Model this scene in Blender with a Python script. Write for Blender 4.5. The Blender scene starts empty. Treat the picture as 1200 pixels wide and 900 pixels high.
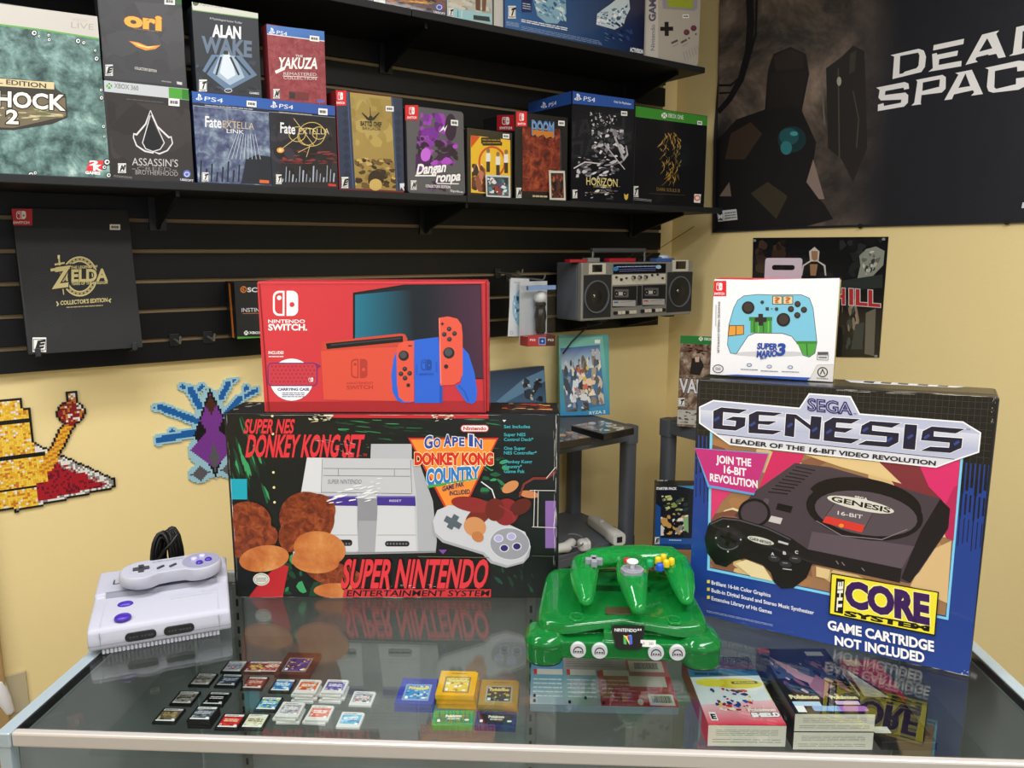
import bpy, bmesh, math, random
from mathutils import Vector as V, Matrix
from mathutils.geometry import tessellate_polygon
R = math.radians
S = bpy.context.scene
COL = S.collection

# ------------------------------------------------------------------ camera, light, exposure
FPX, PITCH, CAMZ, GZ = 900.0, 9.77, 1.495, 0.95
cam_d = bpy.data.cameras.new('camera'); cam = bpy.data.objects.new('camera', cam_d); COL.objects.link(cam)
cam_d.sensor_width = 36; cam_d.lens = FPX / 1200 * 36; cam_d.clip_start = 0.02
cam.location = (0, 0, CAMZ); cam.rotation_euler = (R(90 - PITCH), 0, 0)
S.camera = cam
w = bpy.data.worlds.new('world'); S.world = w; w.use_nodes = True
w.node_tree.nodes['Background'].inputs[0].default_value = (0.95, 0.975, 1.0, 1)
w.node_tree.nodes['Background'].inputs[1].default_value = 0.75
S.view_settings.view_transform = 'Standard'; S.view_settings.look = 'None'
S.view_settings.exposure = 0.17; S.view_settings.gamma = 1; S.view_settings.use_curve_mapping = False
LIGHTS = [  # x, y, z, size x, size y, rotation, watts
    (-0.75, 0.75, 2.72, 1.2, 0.3, 35, 24), (0.75, 0.20, 2.72, 1.2, 0.3, 35, 24), (-1.7, -0.4, 2.72, 1.2, 0.3, 35, 24),
    (0.2, -1.2, 2.72, 1.2, 0.3, 35, 24), (1.25, 0.75, 2.72, 1.2, 0.3, 35, 14)]  # the last lamp is an added fill, brightening the banner and right wall
for i, (x, y, z, sx, sy, rz, wt) in enumerate(LIGHTS):
    l = bpy.data.lights.new('ceiling_and_fill_lamp', 'AREA'); l.shape = 'RECTANGLE'; l.size = sx; l.size_y = sy; l.energy = wt
    l.color = (0.985, 0.985, 1.0)
    o = bpy.data.objects.new('ceiling_and_fill_lamp', l); COL.objects.link(o); o.location = (x, y, z); o.rotation_euler = (0, 0, R(rz))

# ------------------------------------------------------------------ photo rays
SP, CP = math.sin(R(PITCH)), math.cos(R(PITCH))
CAM = V((0, 0, CAMZ))
def ray(px, py):
    u, v = (px - 600) / FPX, (450 - py) / FPX
    return V((u, CP + v * SP, -SP + v * CP))
def hit(px, py, P, N):
    d = ray(px, py)
    return CAM + d * ((P - CAM).dot(N) / d.dot(N))
def hitz(px, py, z):
    return hit(px, py, V((0, 0, z)), V((0, 0, 1)))
# back wall frame: s along the wall (to the right and away), D out from it, z up
WA = R(55)
P0 = V((-1.2, 1.8, 0)); D1 = V((math.sin(WA), math.cos(WA), 0)); WN = V((math.cos(WA), -math.sin(WA), 0))
SC = 2.235                     # the corner's s
CORNER = P0 + D1 * SC
WROT = math.atan2(D1.y, D1.x)  # rotation of a thing whose front faces the room
def wp(s, D, z=0): 
    p = P0 + D1 * s + WN * D
    return V((p.x, p.y, z))
def whit(px, py, D):
    """where the pixel's ray meets the plane D in front of the back wall: (s, z)"""
    p = hit(px, py, wp(0, D), WN)
    return (p - P0).dot(D1), p.z
# right wall frame: r along the wall from the corner towards the viewer, D out from it
RD = WN.copy(); RN = -D1
RROT = math.atan2(RD.y, RD.x)
def rp(r, D, z=0):
    p = CORNER + RD * r + RN * D
    return V((p.x, p.y, z))
def rhit(px, py, D):
    p = hit(px, py, rp(0, D), RN)
    return (p - CORNER).dot(RD), p.z

# ------------------------------------------------------------------ materials
def lin(c):
    if isinstance(c, str):
        c = c.lstrip('#'); c = [int(c[i:i + 2], 16) / 255 for i in (0, 2, 4)]
        return tuple(((x + .055) / 1.055) ** 2.4 if x > .04045 else x / 12.92 for x in c)
    return tuple(c[:3])
MATS = {}
def mat(name, color='#808080', rough=.5, metal=0, spec=.5, coat=0, trans=0, ior=1.45, bump=0, bscale=60, emit=None, alpha=1, var=0):
    if name in MATS: return MATS[name]
    m = bpy.data.materials.new(name); m.use_nodes = True; nt = m.node_tree; b = nt.nodes['Principled BSDF']
    c = lin(color)
    b.inputs['Base Color'].default_value = (*c, 1); b.inputs['Roughness'].default_value = rough
    b.inputs['Metallic'].default_value = metal; b.inputs['Specular IOR Level'].default_value = spec
    b.inputs['Coat Weight'].default_value = coat; b.inputs['Transmission Weight'].default_value = trans; b.inputs['IOR'].default_value = ior
    b.inputs['Alpha'].default_value = alpha
    if emit: b.inputs['Emission Color'].default_value = (*lin(emit[0]), 1); b.inputs['Emission Strength'].default_value = emit[1]
    if bump or var:
        tc = nt.nodes.new('ShaderNodeTexCoord'); n = nt.nodes.new('ShaderNodeTexNoise'); n.inputs['Scale'].default_value = bscale; n.inputs['Detail'].default_value = 4
        nt.links.new(tc.outputs['Object'], n.inputs['Vector'])
        if bump:
            bp = nt.nodes.new('ShaderNodeBump'); bp.inputs['Strength'].default_value = bump; bp.inputs['Distance'].default_value = .002
            nt.links.new(n.outputs[0], bp.inputs['Height']); nt.links.new(bp.outputs[0], b.inputs['Normal'])
        if var:
            rp_ = nt.nodes.new('ShaderNodeValToRGB'); rp_.color_ramp.elements[0].position = .35; rp_.color_ramp.elements[1].position = .65
            rp_.color_ramp.elements[0].color = (*[x * (1 - var) for x in c], 1); rp_.color_ramp.elements[1].color = (*[min(1, x * (1 + var)) for x in c], 1)
            nt.links.new(n.outputs[0], rp_.inputs[0]); nt.links.new(rp_.outputs[0], b.inputs['Base Color'])
    MATS[name] = m
    return m
def ink(name, rough=.4, spec=.5, coat=0, bump=0):
    """printed card: the ink's colour is the mesh's colour attribute"""
    if name in MATS: return MATS[name]
    m = mat(name, '#808080', rough, 0, spec, coat, bump=bump, bscale=25)
    a = m.node_tree.nodes.new('ShaderNodeAttribute'); a.attribute_name = 'Col'
    m.node_tree.links.new(a.outputs['Color'], m.node_tree.nodes['Principled BSDF'].inputs['Base Color'])
    return m
def pane(name, tint=(.96, .985, .97), ior=1.6):
    """thin clear glass: fresnel mix of see-through and mirror"""
    if name in MATS: return MATS[name]
    m = bpy.data.materials.new(name); m.use_nodes = True; nt = m.node_tree; nt.nodes.clear()
    out = nt.nodes.new('ShaderNodeOutputMaterial'); mx = nt.nodes.new('ShaderNodeMixShader'); tr = nt.nodes.new('ShaderNodeBsdfTransparent')
    gl = nt.nodes.new('ShaderNodeBsdfGlossy'); fr = nt.nodes.new('ShaderNodeFresnel')
    geo = nt.nodes.new('ShaderNodeNewGeometry'); mr = nt.nodes.new('ShaderNodeMapRange'); mr.inputs['To Min'].default_value = ior; mr.inputs['To Max'].default_value = 1 / ior
    nt.links.new(geo.outputs['Backfacing'], mr.inputs['Value']); nt.links.new(mr.outputs[0], fr.inputs[0])   # the same mirror share on both faces
    tr.inputs[0].default_value = (*tint, 1); gl.inputs['Roughness'].default_value = .004; fr.inputs[0].default_value = ior
    nt.links.new(fr.outputs[0], mx.inputs[0]); nt.links.new(tr.outputs[0], mx.inputs[1]); nt.links.new(gl.outputs[0], mx.inputs[2]); nt.links.new(mx.outputs[0], out.inputs[0])
    MATS[name] = m
    return m

# ------------------------------------------------------------------ objects
MW = {}; DIM = {}
def tag(o, label=None, cat=None, group=None, kind=None):
    if label: o['label'] = label
    if cat: o['category'] = cat
    if group: o['group'] = group
    if kind: o['kind'] = kind
    return o
def place(o, loc=(0, 0, 0), rz=0, rx=0, ry=0):
    M = Matrix.Translation(V(loc)) @ Matrix.Rotation(rz, 4, 'Z') @ Matrix.Rotation(ry, 4, 'Y') @ Matrix.Rotation(rx, 4, 'X')
    o.matrix_world = M; MW[o.name] = M
    return o
def empty(name, label, cat, loc=(0, 0, 0), rz=0, rx=0, ry=0, group=None, kind=None):
    o = bpy.data.objects.new(name, None); COL.objects.link(o); o.empty_display_size = .05
    place(o, loc, rz, rx, ry); return tag(o, label, cat, group, kind)

class MB:
    """collects shapes into one mesh"""
    def __init__(s): s.v = []; s.f = []; s.m = []; s.c = None
    def add(s, vs, fs, mi=0, M=None):
        o = len(s.v); s.v += [(M @ V(p)) if M else V(p) for p in vs]
        s.f += [tuple(i + o for i in f) for f in fs]; s.m += [mi] * len(fs); return s
    def box(s, x0, x1, y0, y1, z0, z1, mi=0, M=None):
        vs = [(x0, y0, z0), (x1, y0, z0), (x1, y1, z0), (x0, y1, z0), (x0, y0, z1), (x1, y0, z1), (x1, y1, z1), (x0, y1, z1)]
        return s.add(vs, [(3, 2, 1, 0), (4, 5, 6, 7), (0, 1, 5, 4), (1, 2, 6, 5), (2, 3, 7, 6), (3, 0, 4, 7)], mi, M)
    def loft(s, rings, mi=0, M=None, caps=True, closed=True):
        n = len(rings[0]); vs = [p for r in rings for p in r]; fs = []
        for k in range(len(rings) - 1):
            for i in range(n if closed else n - 1):
                j = (i + 1) % n; fs.append((k * n + i, k * n + j, (k + 1) * n + j, (k + 1) * n + i))
        if caps: fs += [tuple(range(n - 1, -1, -1)), tuple((len(rings) - 1) * n + i for i in range(n))]
        return s.add(vs, fs, mi, M)
    def prism(s, out, z0, z1, mi=0, M=None):
        return s.loft([[(x, y, z0) for x, y in out], [(x, y, z1) for x, y in out]], mi, M)
    def cyl(s, c, r, z0, z1, n=24, mi=0, M=None, r1=None):
        r1 = r if r1 is None else r1
        return s.loft([[(c[0] + q * math.cos(2 * math.pi * i / n), c[1] + q * math.sin(2 * math.pi * i / n), z) for i in range(n)] for q, z in ((r, z0), (r1, z1))], mi, M)
    def lathe(s, prof, n=28, mi=0, M=None):
        return s.loft([[(max(r, 1e-5) * math.cos(2 * math.pi * i / n), max(r, 1e-5) * math.sin(2 * math.pi * i / n), z) for i in range(n)] for r, z in prof], mi, M)
    def tube(s, pts, r, n=10, mi=0, M=None):
        pts = [V(p) for p in pts]; rs = r if isinstance(r, (list, tuple)) else [r] * len(pts); rings = []; up = None
        for i, p in enumerate(pts):
            t = (pts[min(i + 1, len(pts) - 1)] - pts[max(i - 1, 0)]).normalized()
            if up is None: up = V((0, 0, 1)) if abs(t.z) < .9 else V((1, 0, 0))
            a = (up - t * up.dot(t)).normalized(); b = t.cross(a); up = a
            rings.append([p + (a * math.cos(2 * math.pi * k / n) + b * math.sin(2 * math.pi * k / n)) * rs[i] for k in range(n)])
        return s.loft(rings, mi, M)
    def build(s, name, mats, parent=None, smooth=None, bevel=0, seg=2, M=None, remesh=0, kind=None):
        me = bpy.data.meshes.new(name); me.from_pydata([tuple(p) for p in s.v], [], s.f)
        for m in (mats if isinstance(mats, (list, tuple)) else [mats]): me.materials.append(m)
        me.polygons.foreach_set('material_index', s.m)
        bm = bmesh.new(); bm.from_mesh(me); bmesh.ops.recalc_face_normals(bm, faces=bm.faces); bm.to_mesh(me); bm.free()
        if smooth: 
            me.polygons.foreach_set('use_smooth', [True] * len(me.polygons)); me.set_sharp_from_angle(angle=R(smooth))
        o = bpy.data.objects.new(name, me); COL.objects.link(o)
        if parent: o.parent = parent
        if M is not None: o.matrix_local = M
        if remesh:
            md = o.modifiers.new('remesh', 'REMESH'); md.mode = 'VOXEL'; md.voxel_size = remesh; md.use_smooth_shade = True
            sm = o.modifiers.new('smooth', 'SMOOTH'); sm.factor = .5; sm.iterations = 6
        if bevel:
            md = o.modifiers.new('bevel', 'BEVEL'); md.width = bevel; md.segments = seg; md.limit_method = 'ANGLE'; md.angle_limit = R(40)
        if kind: o['kind'] = kind
        return o

def rrect(w, h, r, n=5, cx=0, cy=0):
    out = []
    for sx, sy, a0 in ((1, 1, 0), (-1, 1, 90), (-1, -1, 180), (1, -1, 270)):
        for k in range(n + 1):
            a = R(a0 + 90 * k / n); out.append((cx + sx * (w / 2 - r) + r * math.cos(a), cy + sy * (h / 2 - r) + r * math.sin(a)))
    return out
def ellp(rx, ry, n=24, cx=0, cy=0):
    return [(cx + rx * math.cos(2 * math.pi * i / n), cy + ry * math.sin(2 * math.pi * i / n)) for i in range(n)]

# ------------------------------------------------------------------ printed artwork
TXT = {}
def textmesh(s, bold):
    k = (s, bold)
    if k in TXT: return TXT[k]
    c = bpy.data.curves.new('t', 'FONT'); c.body = s; c.size = 1; c.offset = bold; c.resolution_u = 3
    o = bpy.data.objects.new('t', c); COL.objects.link(o)
    dg = bpy.context.evaluated_depsgraph_get(); e = o.evaluated_get(dg); me = e.to_mesh()
    vs = [(v.co.x, v.co.y) for v in me.vertices]; fs = [tuple(p.vertices) for p in me.polygons]
    e.to_mesh_clear(); bpy.data.objects.remove(o); bpy.data.curves.remove(c)
    TXT[k] = (vs, fs); return TXT[k]
CAPH = max(v[1] for v in textmesh('H', 0)[0])

class Art:
    """flat printing on one face. Coordinates are photo pixels carried onto the face's plane, or any 2-D frame given by fn."""
    def __init__(s, parent, name, plane=None, fn=None, n=None, lift=.00018):
        s.parent = parent; s.name = name; s.v = []; s.f = []; s.c = []; s.k = 0; s.cr = (0, 0, 1); s.clip = None; s.ext = DIM.get(parent.name) if plane else None; s.lift = lift; s.step = .000012
        Mi = MW[parent.name].inverted()
        if plane:
            P, N = plane; Pw = MW[parent.name] @ V(P); Nw = (MW[parent.name].to_3x3() @ V(N)).normalized()
            s.n = V(N).normalized(); s.fn = lambda x, y: Mi @ hit(x, y, Pw, Nw)
        else: s.fn = fn; s.n = V(n).normalized()
    def crop(s, x0, y0, k): s.cr = (x0, y0, k); return s
    def _p(s, p):
        x0, y0, k = s.cr
        q = s.fn(x0 + p[0] * k, y0 + p[1] * k)
        if s.ext:                                                   # printing ends at the carton's edges
            w_, h_, d_ = s.ext; q = V((min(w_ / 2, max(-w_ / 2, q.x)), min(d_, max(0, q.y)), min(h_ + .007, max(0, q.z))))
        return q + s.n * (s.lift + s.k * s.step)
    def clipped(s, pts, tris):
        """the faces cut to a convex outline, given in the current frame"""
        C = s.clip; ar = sum(C[i][0] * C[(i + 1) % len(C)][1] - C[(i + 1) % len(C)][0] * C[i][1] for i in range(len(C))); sg = 1 if ar > 0 else -1; op, of = [], []
        for t in tris:
            P = [(pts[i][0], pts[i][1]) for i in t]
            for i in range(len(C)):
                (ax, ay), (bx, by) = C[i], C[(i + 1) % len(C)]; Q = []; f = lambda p: sg * ((bx - ax) * (p[1] - ay) - (by - ay) * (p[0] - ax))
                for k in range(len(P)):
                    p, q = P[k - 1], P[k]; fp_, fq = f(p), f(q)
                    if (fp_ < 0) != (fq < 0): u = fp_ / (fp_ - fq); Q.append((p[0] + (q[0] - p[0]) * u, p[1] + (q[1] - p[1]) * u))
                    if fq >= 0: Q.append(q)
                P = Q
                if len(P) < 3: break
            if len(P) >= 3: of.append(tuple(range(len(op), len(op) + len(P)))); op += P
        return op, of
    def raw(s, c, pts, tris):
        if s.clip and not isinstance(c, list):
            pts, tris = s.clipped(pts, tris)
            if not tris: return
        o = len(s.v); s.v += [s._p(p) for p in pts]; cs = c if isinstance(c, list) else None
        one = None if cs else lin(c)
        for t in tris:
            s.f.append(tuple(i + o for i in t)); s.c.append([cs[i] for i in t] if cs else [one] * len(t))
        s.k += 1
    def poly(s, c, pts):
        tr = tessellate_polygon([[V((p[0], p[1], 0)) for p in pts]])
        s.raw(c, pts, tr); return s
    def polyh(s, c, outer, *holes):
        vs = [V((p[0], p[1], 0)) for p in outer]; loops = [vs]; allp = list(outer)
        for h in holes: loops.append([V((p[0], p[1], 0)) for p in h]); allp += list(h)
        s.raw(c, allp, tessellate_polygon(loops)); return s
    def grad(s, q, ca, cb, horiz=False, n=6):
        """a quad TL TR BR BL whose ink fades from ca to cb"""
        ca, cb = lin(ca), lin(cb); pts = []; cs = []
        for j in range(n + 1):
            for i in range(n + 1):
                u, v = i / n, j / n; p = s.bil(q, u, v); pts.append(p); t = u if horiz else v
                cs.append(tuple(a + (b - a) * t for a, b in zip(ca, cb)))
        s.raw(cs, pts, [(j * (n + 1) + i, j * (n + 1) + i + 1, (j + 1) * (n + 1) + i + 1, (j + 1) * (n + 1) + i) for j in range(n) for i in range(n)]); return s
    @staticmethod
    def bil(q, u, v):
        a = [q[0][k] + (q[1][k] - q[0][k]) * u for k in (0, 1)]; b = [q[3][k] + (q[2][k] - q[3][k]) * u for k in (0, 1)]
        return (a[0] + (b[0] - a[0]) * v, a[1] + (b[1] - a[1]) * v)
    def rect(s, c, x0, y0, x1, y1): return s.poly(c, [(x0, y0), (x1, y0), (x1, y1), (x0, y1)])
    def frame(s, c, pts, w): 
        s.line(c, list(pts) + [pts[0]], w); return s
    def ell(s, c, cx, cy, rx, ry=None, rot=0, n=28):
        ry = rx if ry is None else ry; a = R(rot)
        return s.poly(c, [(cx + rx * math.cos(t) * math.cos(a) - ry * math.sin(t) * math.sin(a), cy + rx * math.cos(t) * math.sin(a) + ry * math.sin(t) * math.cos(a)) for t in [2 * math.pi * i / n for i in range(n)]])
    def ring(s, c, cx, cy, rx, ry, w, rot=0, n=32, a0=0, a1=360):
        a = R(rot); pts = []
        for i in range(n + 1):
            t = R(a0 + (a1 - a0) * i / n); pts.append((cx + rx * math.cos(t) * math.cos(a) - ry * math.sin(t) * math.sin(a), cy + rx * math.cos(t) * math.sin(a) + ry * math.sin(t) * math.cos(a)))
        return s.line(c, pts, w)
    def line(s, c, pts, w):
        ps = [V((p[0], p[1])) for p in pts]; L, Rr = [], []; ws = w if isinstance(w, (list, tuple)) else [w] * len(ps)
        closed = (ps[0] - ps[-1]).length < 1e-6
        for i, p in enumerate(ps):
            a = ps[i - 1] if i else (ps[-2] if closed else p); b = ps[i + 1] if i < len(ps) - 1 else (ps[1] if closed else p)
            t1 = (p - a); t2 = (b - p); t1 = t1.normalized() if t1.length > 1e-9 else t2.normalized(); t2 = t2.normalized() if t2.length > 1e-9 else t1
            n1, n2 = V((-t1.y, t1.x)), V((-t2.y, t2.x)); m = n1 + n2
            m = m.normalized() if m.length > 1e-4 else n1
            k = ws[i] / 2 / max(.45, m.dot(n1)); L.append(p + m * k); Rr.append(p - m * k)
        n = len(ps); pts2 = L + Rr
        s.raw(c, [(p.x, p.y) for p in pts2], [(i, i + 1, n + i + 1, n + i) for i in range(n - 1)]); return s
    def rr(s, c, x0, y0, x1, y1, r): return s.poly(c, rrect(abs(x1 - x0), abs(y1 - y0), r, 4, (x0 + x1) / 2, (y0 + y1) / 2))
    def text(s, c, t, p0, p1, h, bold=.0, shear=0, h1=None, up=(0, -1), out=None, ow=.03):
        """baseline from p0 to p1, cap height h (h1 at its end)"""
        if out: 
            k = s.k; s.text(out, t, p0, p1, h, bold + ow, shear, h1, up)
        vs, fs = textmesh(t, bold)
        if not vs: return s
        base = textmesh(t, 0)[0]
        x0 = min(v[0] for v in base); x1 = max(v[0] for v in base); h1 = h if h1 is None else h1; pts = []
        L = max(1e-6, math.hypot(p1[0] - p0[0], p1[1] - p0[1])); dx, dy = (p1[0] - p0[0]), (p1[1] - p0[1])
        for x, y in vs:
            u = (x - x0) / max(1e-6, x1 - x0); v = y / CAPH; hh = h + (h1 - h) * u; u2 = u + shear * v * hh / L
            pts.append((p0[0] + dx * u2 + up[0] * v * hh, p0[1] + dy * u2 + up[1] * v * hh))
        s.raw(c, pts, fs); return s
    def blotch(s, q, cols, n, seed, size=.12, asp=1.0, ang=None):
        """loose irregular dabs of the given inks inside a quad"""
        rnd = random.Random(seed); k0 = s.k
        for i in range(n):
            u, v = rnd.random(), rnd.random(); z = size * (.35 + rnd.random()); m = rnd.randint(6, 9); a0 = rnd.random() * 6.3 if ang is None else R(ang + rnd.uniform(-20, 20))
            pts = []
            for j in range(m):
                t = 2 * math.pi * j / m; r = z * (.6 + .5 * rnd.random()); du, dv = r * math.cos(t), r * math.sin(t) * asp
                uu = u + du * math.cos(a0) - dv * math.sin(a0); vv = v + du * math.sin(a0) + dv * math.cos(a0)
                pts.append(s.bil(q, min(1, max(0, uu)), min(1, max(0, vv))))
            s.raw(rnd.choice(cols), pts, [(0, j, j + 1) for j in range(1, m - 1)]); s.k -= .6
        return s
    def fine(s, c, q, rows, seed=1, h=.45, dash=7):
        """rows of print too small to read"""
        rnd = random.Random(seed)
        for j in range(rows):
            v0 = (j + .5 - h / 2) / rows; v1 = (j + .5 + h / 2) / rows; u = 0
            while u < .97:
                e = min(1, u + rnd.uniform(.5, 1.4) / dash)
                s.raw(c, [s.bil(q, u, v0), s.bil(q, e, v0), s.bil(q, e, v1), s.bil(q, u, v1)], [(0, 1, 2, 3)]); s.k -= 1
                u = e + .12 / dash
        s.k += 1; return s
    def rating(s, x0, y0, x1, y1, letter):
        s.rect('#e8e8e4', x0, y0, x1, y1); w, h = x1 - x0, y1 - y0
        s.frame('#101010', [(x0 + w * .06, y0 + h * .14), (x1 - w * .06, y0 + h * .14), (x1 - w * .06, y1 - h * .14), (x0 + w * .06, y1 - h * .14)], w * .05)
        s.text('#101010', letter, (x0 + w * .28, y1 - h * .24), (x1 - w * .26, y1 - h * .3), h * .48, .07, .3)
        s.text('#101010', 'ESRB', (x0 + w * .2, y1 - h * .03), (x1 - w * .2, y1 - h * .03), h * .09); return s
    def joy(s, c, x0, y0, x1, y1, bg):
        """the two-controller emblem"""
        w, h = x1 - x0, y1 - y0; xm = x0 + w * .5; r = w * .24
        def half(a, b, sg, cc, k):
            pts = []; 
            cx = (a + r * k) if sg < 0 else (b - r * k); rr_ = r * k
            if sg < 0: pts = [(b, y0 + h * (1 - k) / 2)] + [(a + rr_ - rr_ * math.sin(t), y0 + h * (1 - k) / 2 + rr_ - rr_ * math.cos(t)) for t in [i * math.pi / 12 for i in range(7)]] + [(a + rr_ - rr_ * math.cos(t), y1 - h * (1 - k) / 2 - rr_ + rr_ * math.sin(t)) for t in [i * math.pi / 12 for i in range(7)]] + [(b, y1 - h * (1 - k) / 2)]
            else: pts = [(a, y0 + h * (1 - k) / 2)] + [(b - rr_ + rr_ * math.sin(t), y0 + h * (1 - k) / 2 + rr_ - rr_ * math.cos(t)) for t in [i * math.pi / 12 for i in range(7)]] + [(b - rr_ + rr_ * math.cos(t), y1 - h * (1 - k) / 2 - rr_ + rr_ * math.sin(t)) for t in [i * math.pi / 12 for i in range(7)]] + [(a, y1 - h * (1 - k) / 2)]
            s.poly(cc, pts)
        half(x0, xm - w * .04, -1, c, 1); half(x0 + w * .075, xm - w * .115, -1, bg, .84)
        half(xm + w * .04, x1, 1, c, 1)
        s.ell(c, x0 + w * .25, y0 + h * .28, w * .09); s.ell(bg, x1 - w * .24, y0 + h * .55, w * .1); return s
    def badge(s, x0, y0, x1, y1, bg='#d8232f'):
        s.rect(bg, x0, y0, x1, y1); w, h = x1 - x0, y1 - y0
        s.joy('#f4f0f0', x0 + w * .3, y0 + h * .13, x1 - w * .28, y0 + h * .62, bg)
        s.text('#f4f0f0', 'SWITCH', (x0 + w * .16, y0 + h * .9), (x1 - w * .14, y0 + h * .9), h * .14, .03); return s
    def psmark(s, c, x, y, h, t='PS4', w=None, sl=0):
        """the console maker's mark and 'PS4', baseline at y"""
        w = w or h * 3.2
        s.poly(c, [(x + h * .35, y - h * 1.15), (x + h * .55, y - h * 1.15), (x + h * .9, y - h * .85), (x + h * .85, y - h * .45), (x + h * .62, y - h * .5), (x + h * .6, y - h * .85), (x + h * .52, y - h * .9), (x + h * .52, y + h * .1), (x + h * .35, y + h * .02)])
        s.line(c, [(x + h * .3, y - h * .42), (x, y - h * .25), (x + h * .1, y - h * .1), (x + h * .3, y - h * .16)], h * .12)
        s.line(c, [(x + h * .58, y - h * .3), (x + h * 1.0, y - h * .38), (x + h * 1.1, y - h * .2), (x + h * .58, y - h * .02)], h * .12)
        s.text(c, t, (x + h * 1.5, y + sl * .2), (x + w + h * .2, y + sl), h * .75, .0, .1); return s
    def xmark(s, c, bg, cx, cy, r):
        s.ell(c, cx, cy, r); s.line(bg, [(cx - r * .7, cy + r * .75), (cx - r * .1, cy - r * .2), (cx - r * .75, cy - r * .8)], r * .22); s.line(bg, [(cx + r * .7, cy + r * .75), (cx + r * .1, cy - r * .2), (cx + r * .75, cy - r * .8)], r * .22); return s
    def build(s, m=None, label=None):
        m = m or ink('printed_card')
        me = bpy.data.meshes.new(s.name); me.from_pydata([tuple(p) for p in s.v], [], s.f); me.materials.append(m)
        ca = me.color_attributes.new('Col', 'FLOAT_COLOR', 'CORNER'); flat = []
        for cc in s.c:
            for x in cc: flat += [x[0], x[1], x[2], 1]
        ca.data.foreach_set('color', flat)
        o = bpy.data.objects.new(s.name, me); COL.objects.link(o); o.parent = s.parent
        if label: o['label'] = label
        return o
def mottle(name, cols, scale=9, rough=.4, detail=6, dist=.6):
    """a printed picture of cloudy water: noise run through a band of inks"""
    if name in MATS: return MATS[name]
    m = mat(name, '#808080', rough); nt = m.node_tree; tc = nt.nodes.new('ShaderNodeTexCoord'); n = nt.nodes.new('ShaderNodeTexNoise'); r = nt.nodes.new('ShaderNodeValToRGB')
    n.inputs['Scale'].default_value = scale; n.inputs['Detail'].default_value = detail; n.inputs['Distortion'].default_value = dist; n.inputs['Roughness'].default_value = .68
    nt.links.new(tc.outputs['Object'], n.inputs['Vector']); nt.links.new(n.outputs[0], r.inputs[0]); nt.links.new(r.outputs[0], nt.nodes['Principled BSDF'].inputs['Base Color'])
    while len(r.color_ramp.elements) < len(cols): r.color_ramp.elements.new(.5)
    for i, c in enumerate(cols): r.color_ramp.elements[i].position = .28 + .44 * i / (len(cols) - 1); r.color_ramp.elements[i].color = (*lin(c), 1)
    return m
def sticker(art_or_plane, parent, x0, y0, x1, y1, t='19.99', crop=(0, 0, 1), sl=0, c='#f2f2ee', fn=None, n=None, lift=.0016):
    a = Art(parent, 'price_sticker', art_or_plane, fn, n, lift=lift).crop(*crop)
    a.poly(c, [(x0, y0), (x1, y0 + sl), (x1, y1 + sl), (x0, y1)]); w, h = x1 - x0, y1 - y0
    if t: a.fine('#6a6a6a', [(x0 + w * .14, y0 + h * .22 + sl * .14), (x1 - w * .14, y0 + h * .22 + sl * .86), (x1 - w * .14, y1 - h * .22 + sl * .86), (x0 + w * .14, y1 - h * .22 + sl * .14)], 1, int(x0), .8, 3)   # figures too small to read
    return a.build(ink('paper_sticker', .6))

def carton(name, label, cat, BL, BR, H, depth, m, group=None, lean=0, H2=None, bevel=.0012):
    """a printed carton standing on the base edge BL-BR (front face towards the viewer); H at its left, H2 at its right"""
    BL, BR = V(BL), V(BR); d = BR - BL; wd = d.length; H2 = H2 or H
    b = MB(); h = wd / 2
    b.add([(-h, 0, 0), (h, 0, 0), (h, depth, 0), (-h, depth, 0), (-h, 0, H), (h, 0, H2), (h, depth, H2), (-h, depth, H)],
          [(3, 2, 1, 0), (4, 5, 6, 7), (0, 1, 5, 4), (1, 2, 6, 5), (2, 3, 7, 6), (3, 0, 4, 7)])
    o = b.build(name, m, bevel=bevel)
    place(o, (BL + BR) / 2 + V((0, 0, depth * math.sin(max(0, -lean)))), math.atan2(d.y, d.x), rx=lean); DIM[o.name] = (wd, H, depth)
    return tag(o, label, cat, group)
FRONT = ((0, 0, 0), (0, -1, 0))
def left_of(o): return ((-DIM[o.name][0] / 2, 0, 0), (-1, 0, 0))
def right_of(o): return ((DIM[o.name][0] / 2, 0, 0), (1, 0, 0))
def top_of(o): return ((0, 0, DIM[o.name][1]), (0, 0, 1))
def uvfront(o, H=None):
    wd, h, _ = DIM[o.name]
    return lambda x, y: V((-wd / 2 + x * wd, 0, h - y * h))
def shelfbox(name, label, cat, L, Rr, T, depth, D, z, m, group=None, lean=0):
    """carton parallel to the back wall: photo points on its left edge, right edge and top edge, on the plane D before the wall"""
    s0, _ = whit(*L, D); s1, _ = whit(*Rr, D); _, zt = whit(*T, D)
    return carton(name, label, cat, wp(s0, D, z), wp(s1, D, z), zt - z, depth, m, group, lean)
# ================================================================== the room
wall_m = mat('cream_paint', '#ebd69c', .6, spec=.3, bump=.25, bscale=90)
ceil_m = mat('ceiling_white', '#dcd9d0', .9); floor_m = mat('floor_vinyl', '#8a8478', .5, var=.1, bscale=8)
H0 = 2.78; S0, R1 = -3.2, 5.2
def structure(name, m, boxes, frame, bevel=0):
    b = MB()
    for bx in boxes: b.box(*bx)
    o = b.build(name, m, bevel=bevel, kind='structure')
    o.matrix_world = frame; MW[o.name] = frame; return o
BF = Matrix.Translation(P0) @ Matrix.Rotation(WROT, 4, 'Z')           # back wall frame: x = s, -y = out of the wall
RF = Matrix.Translation(CORNER) @ Matrix.Rotation(RROT, 4, 'Z')       # right wall frame: x = r, -y = out of the wall
structure('wall_back', wall_m, [(S0, SC + .1, 0, .1, 0, H0)], BF)
structure('wall_right', wall_m, [(-.1, R1, 0, .1, 0, H0)], RF)
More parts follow.
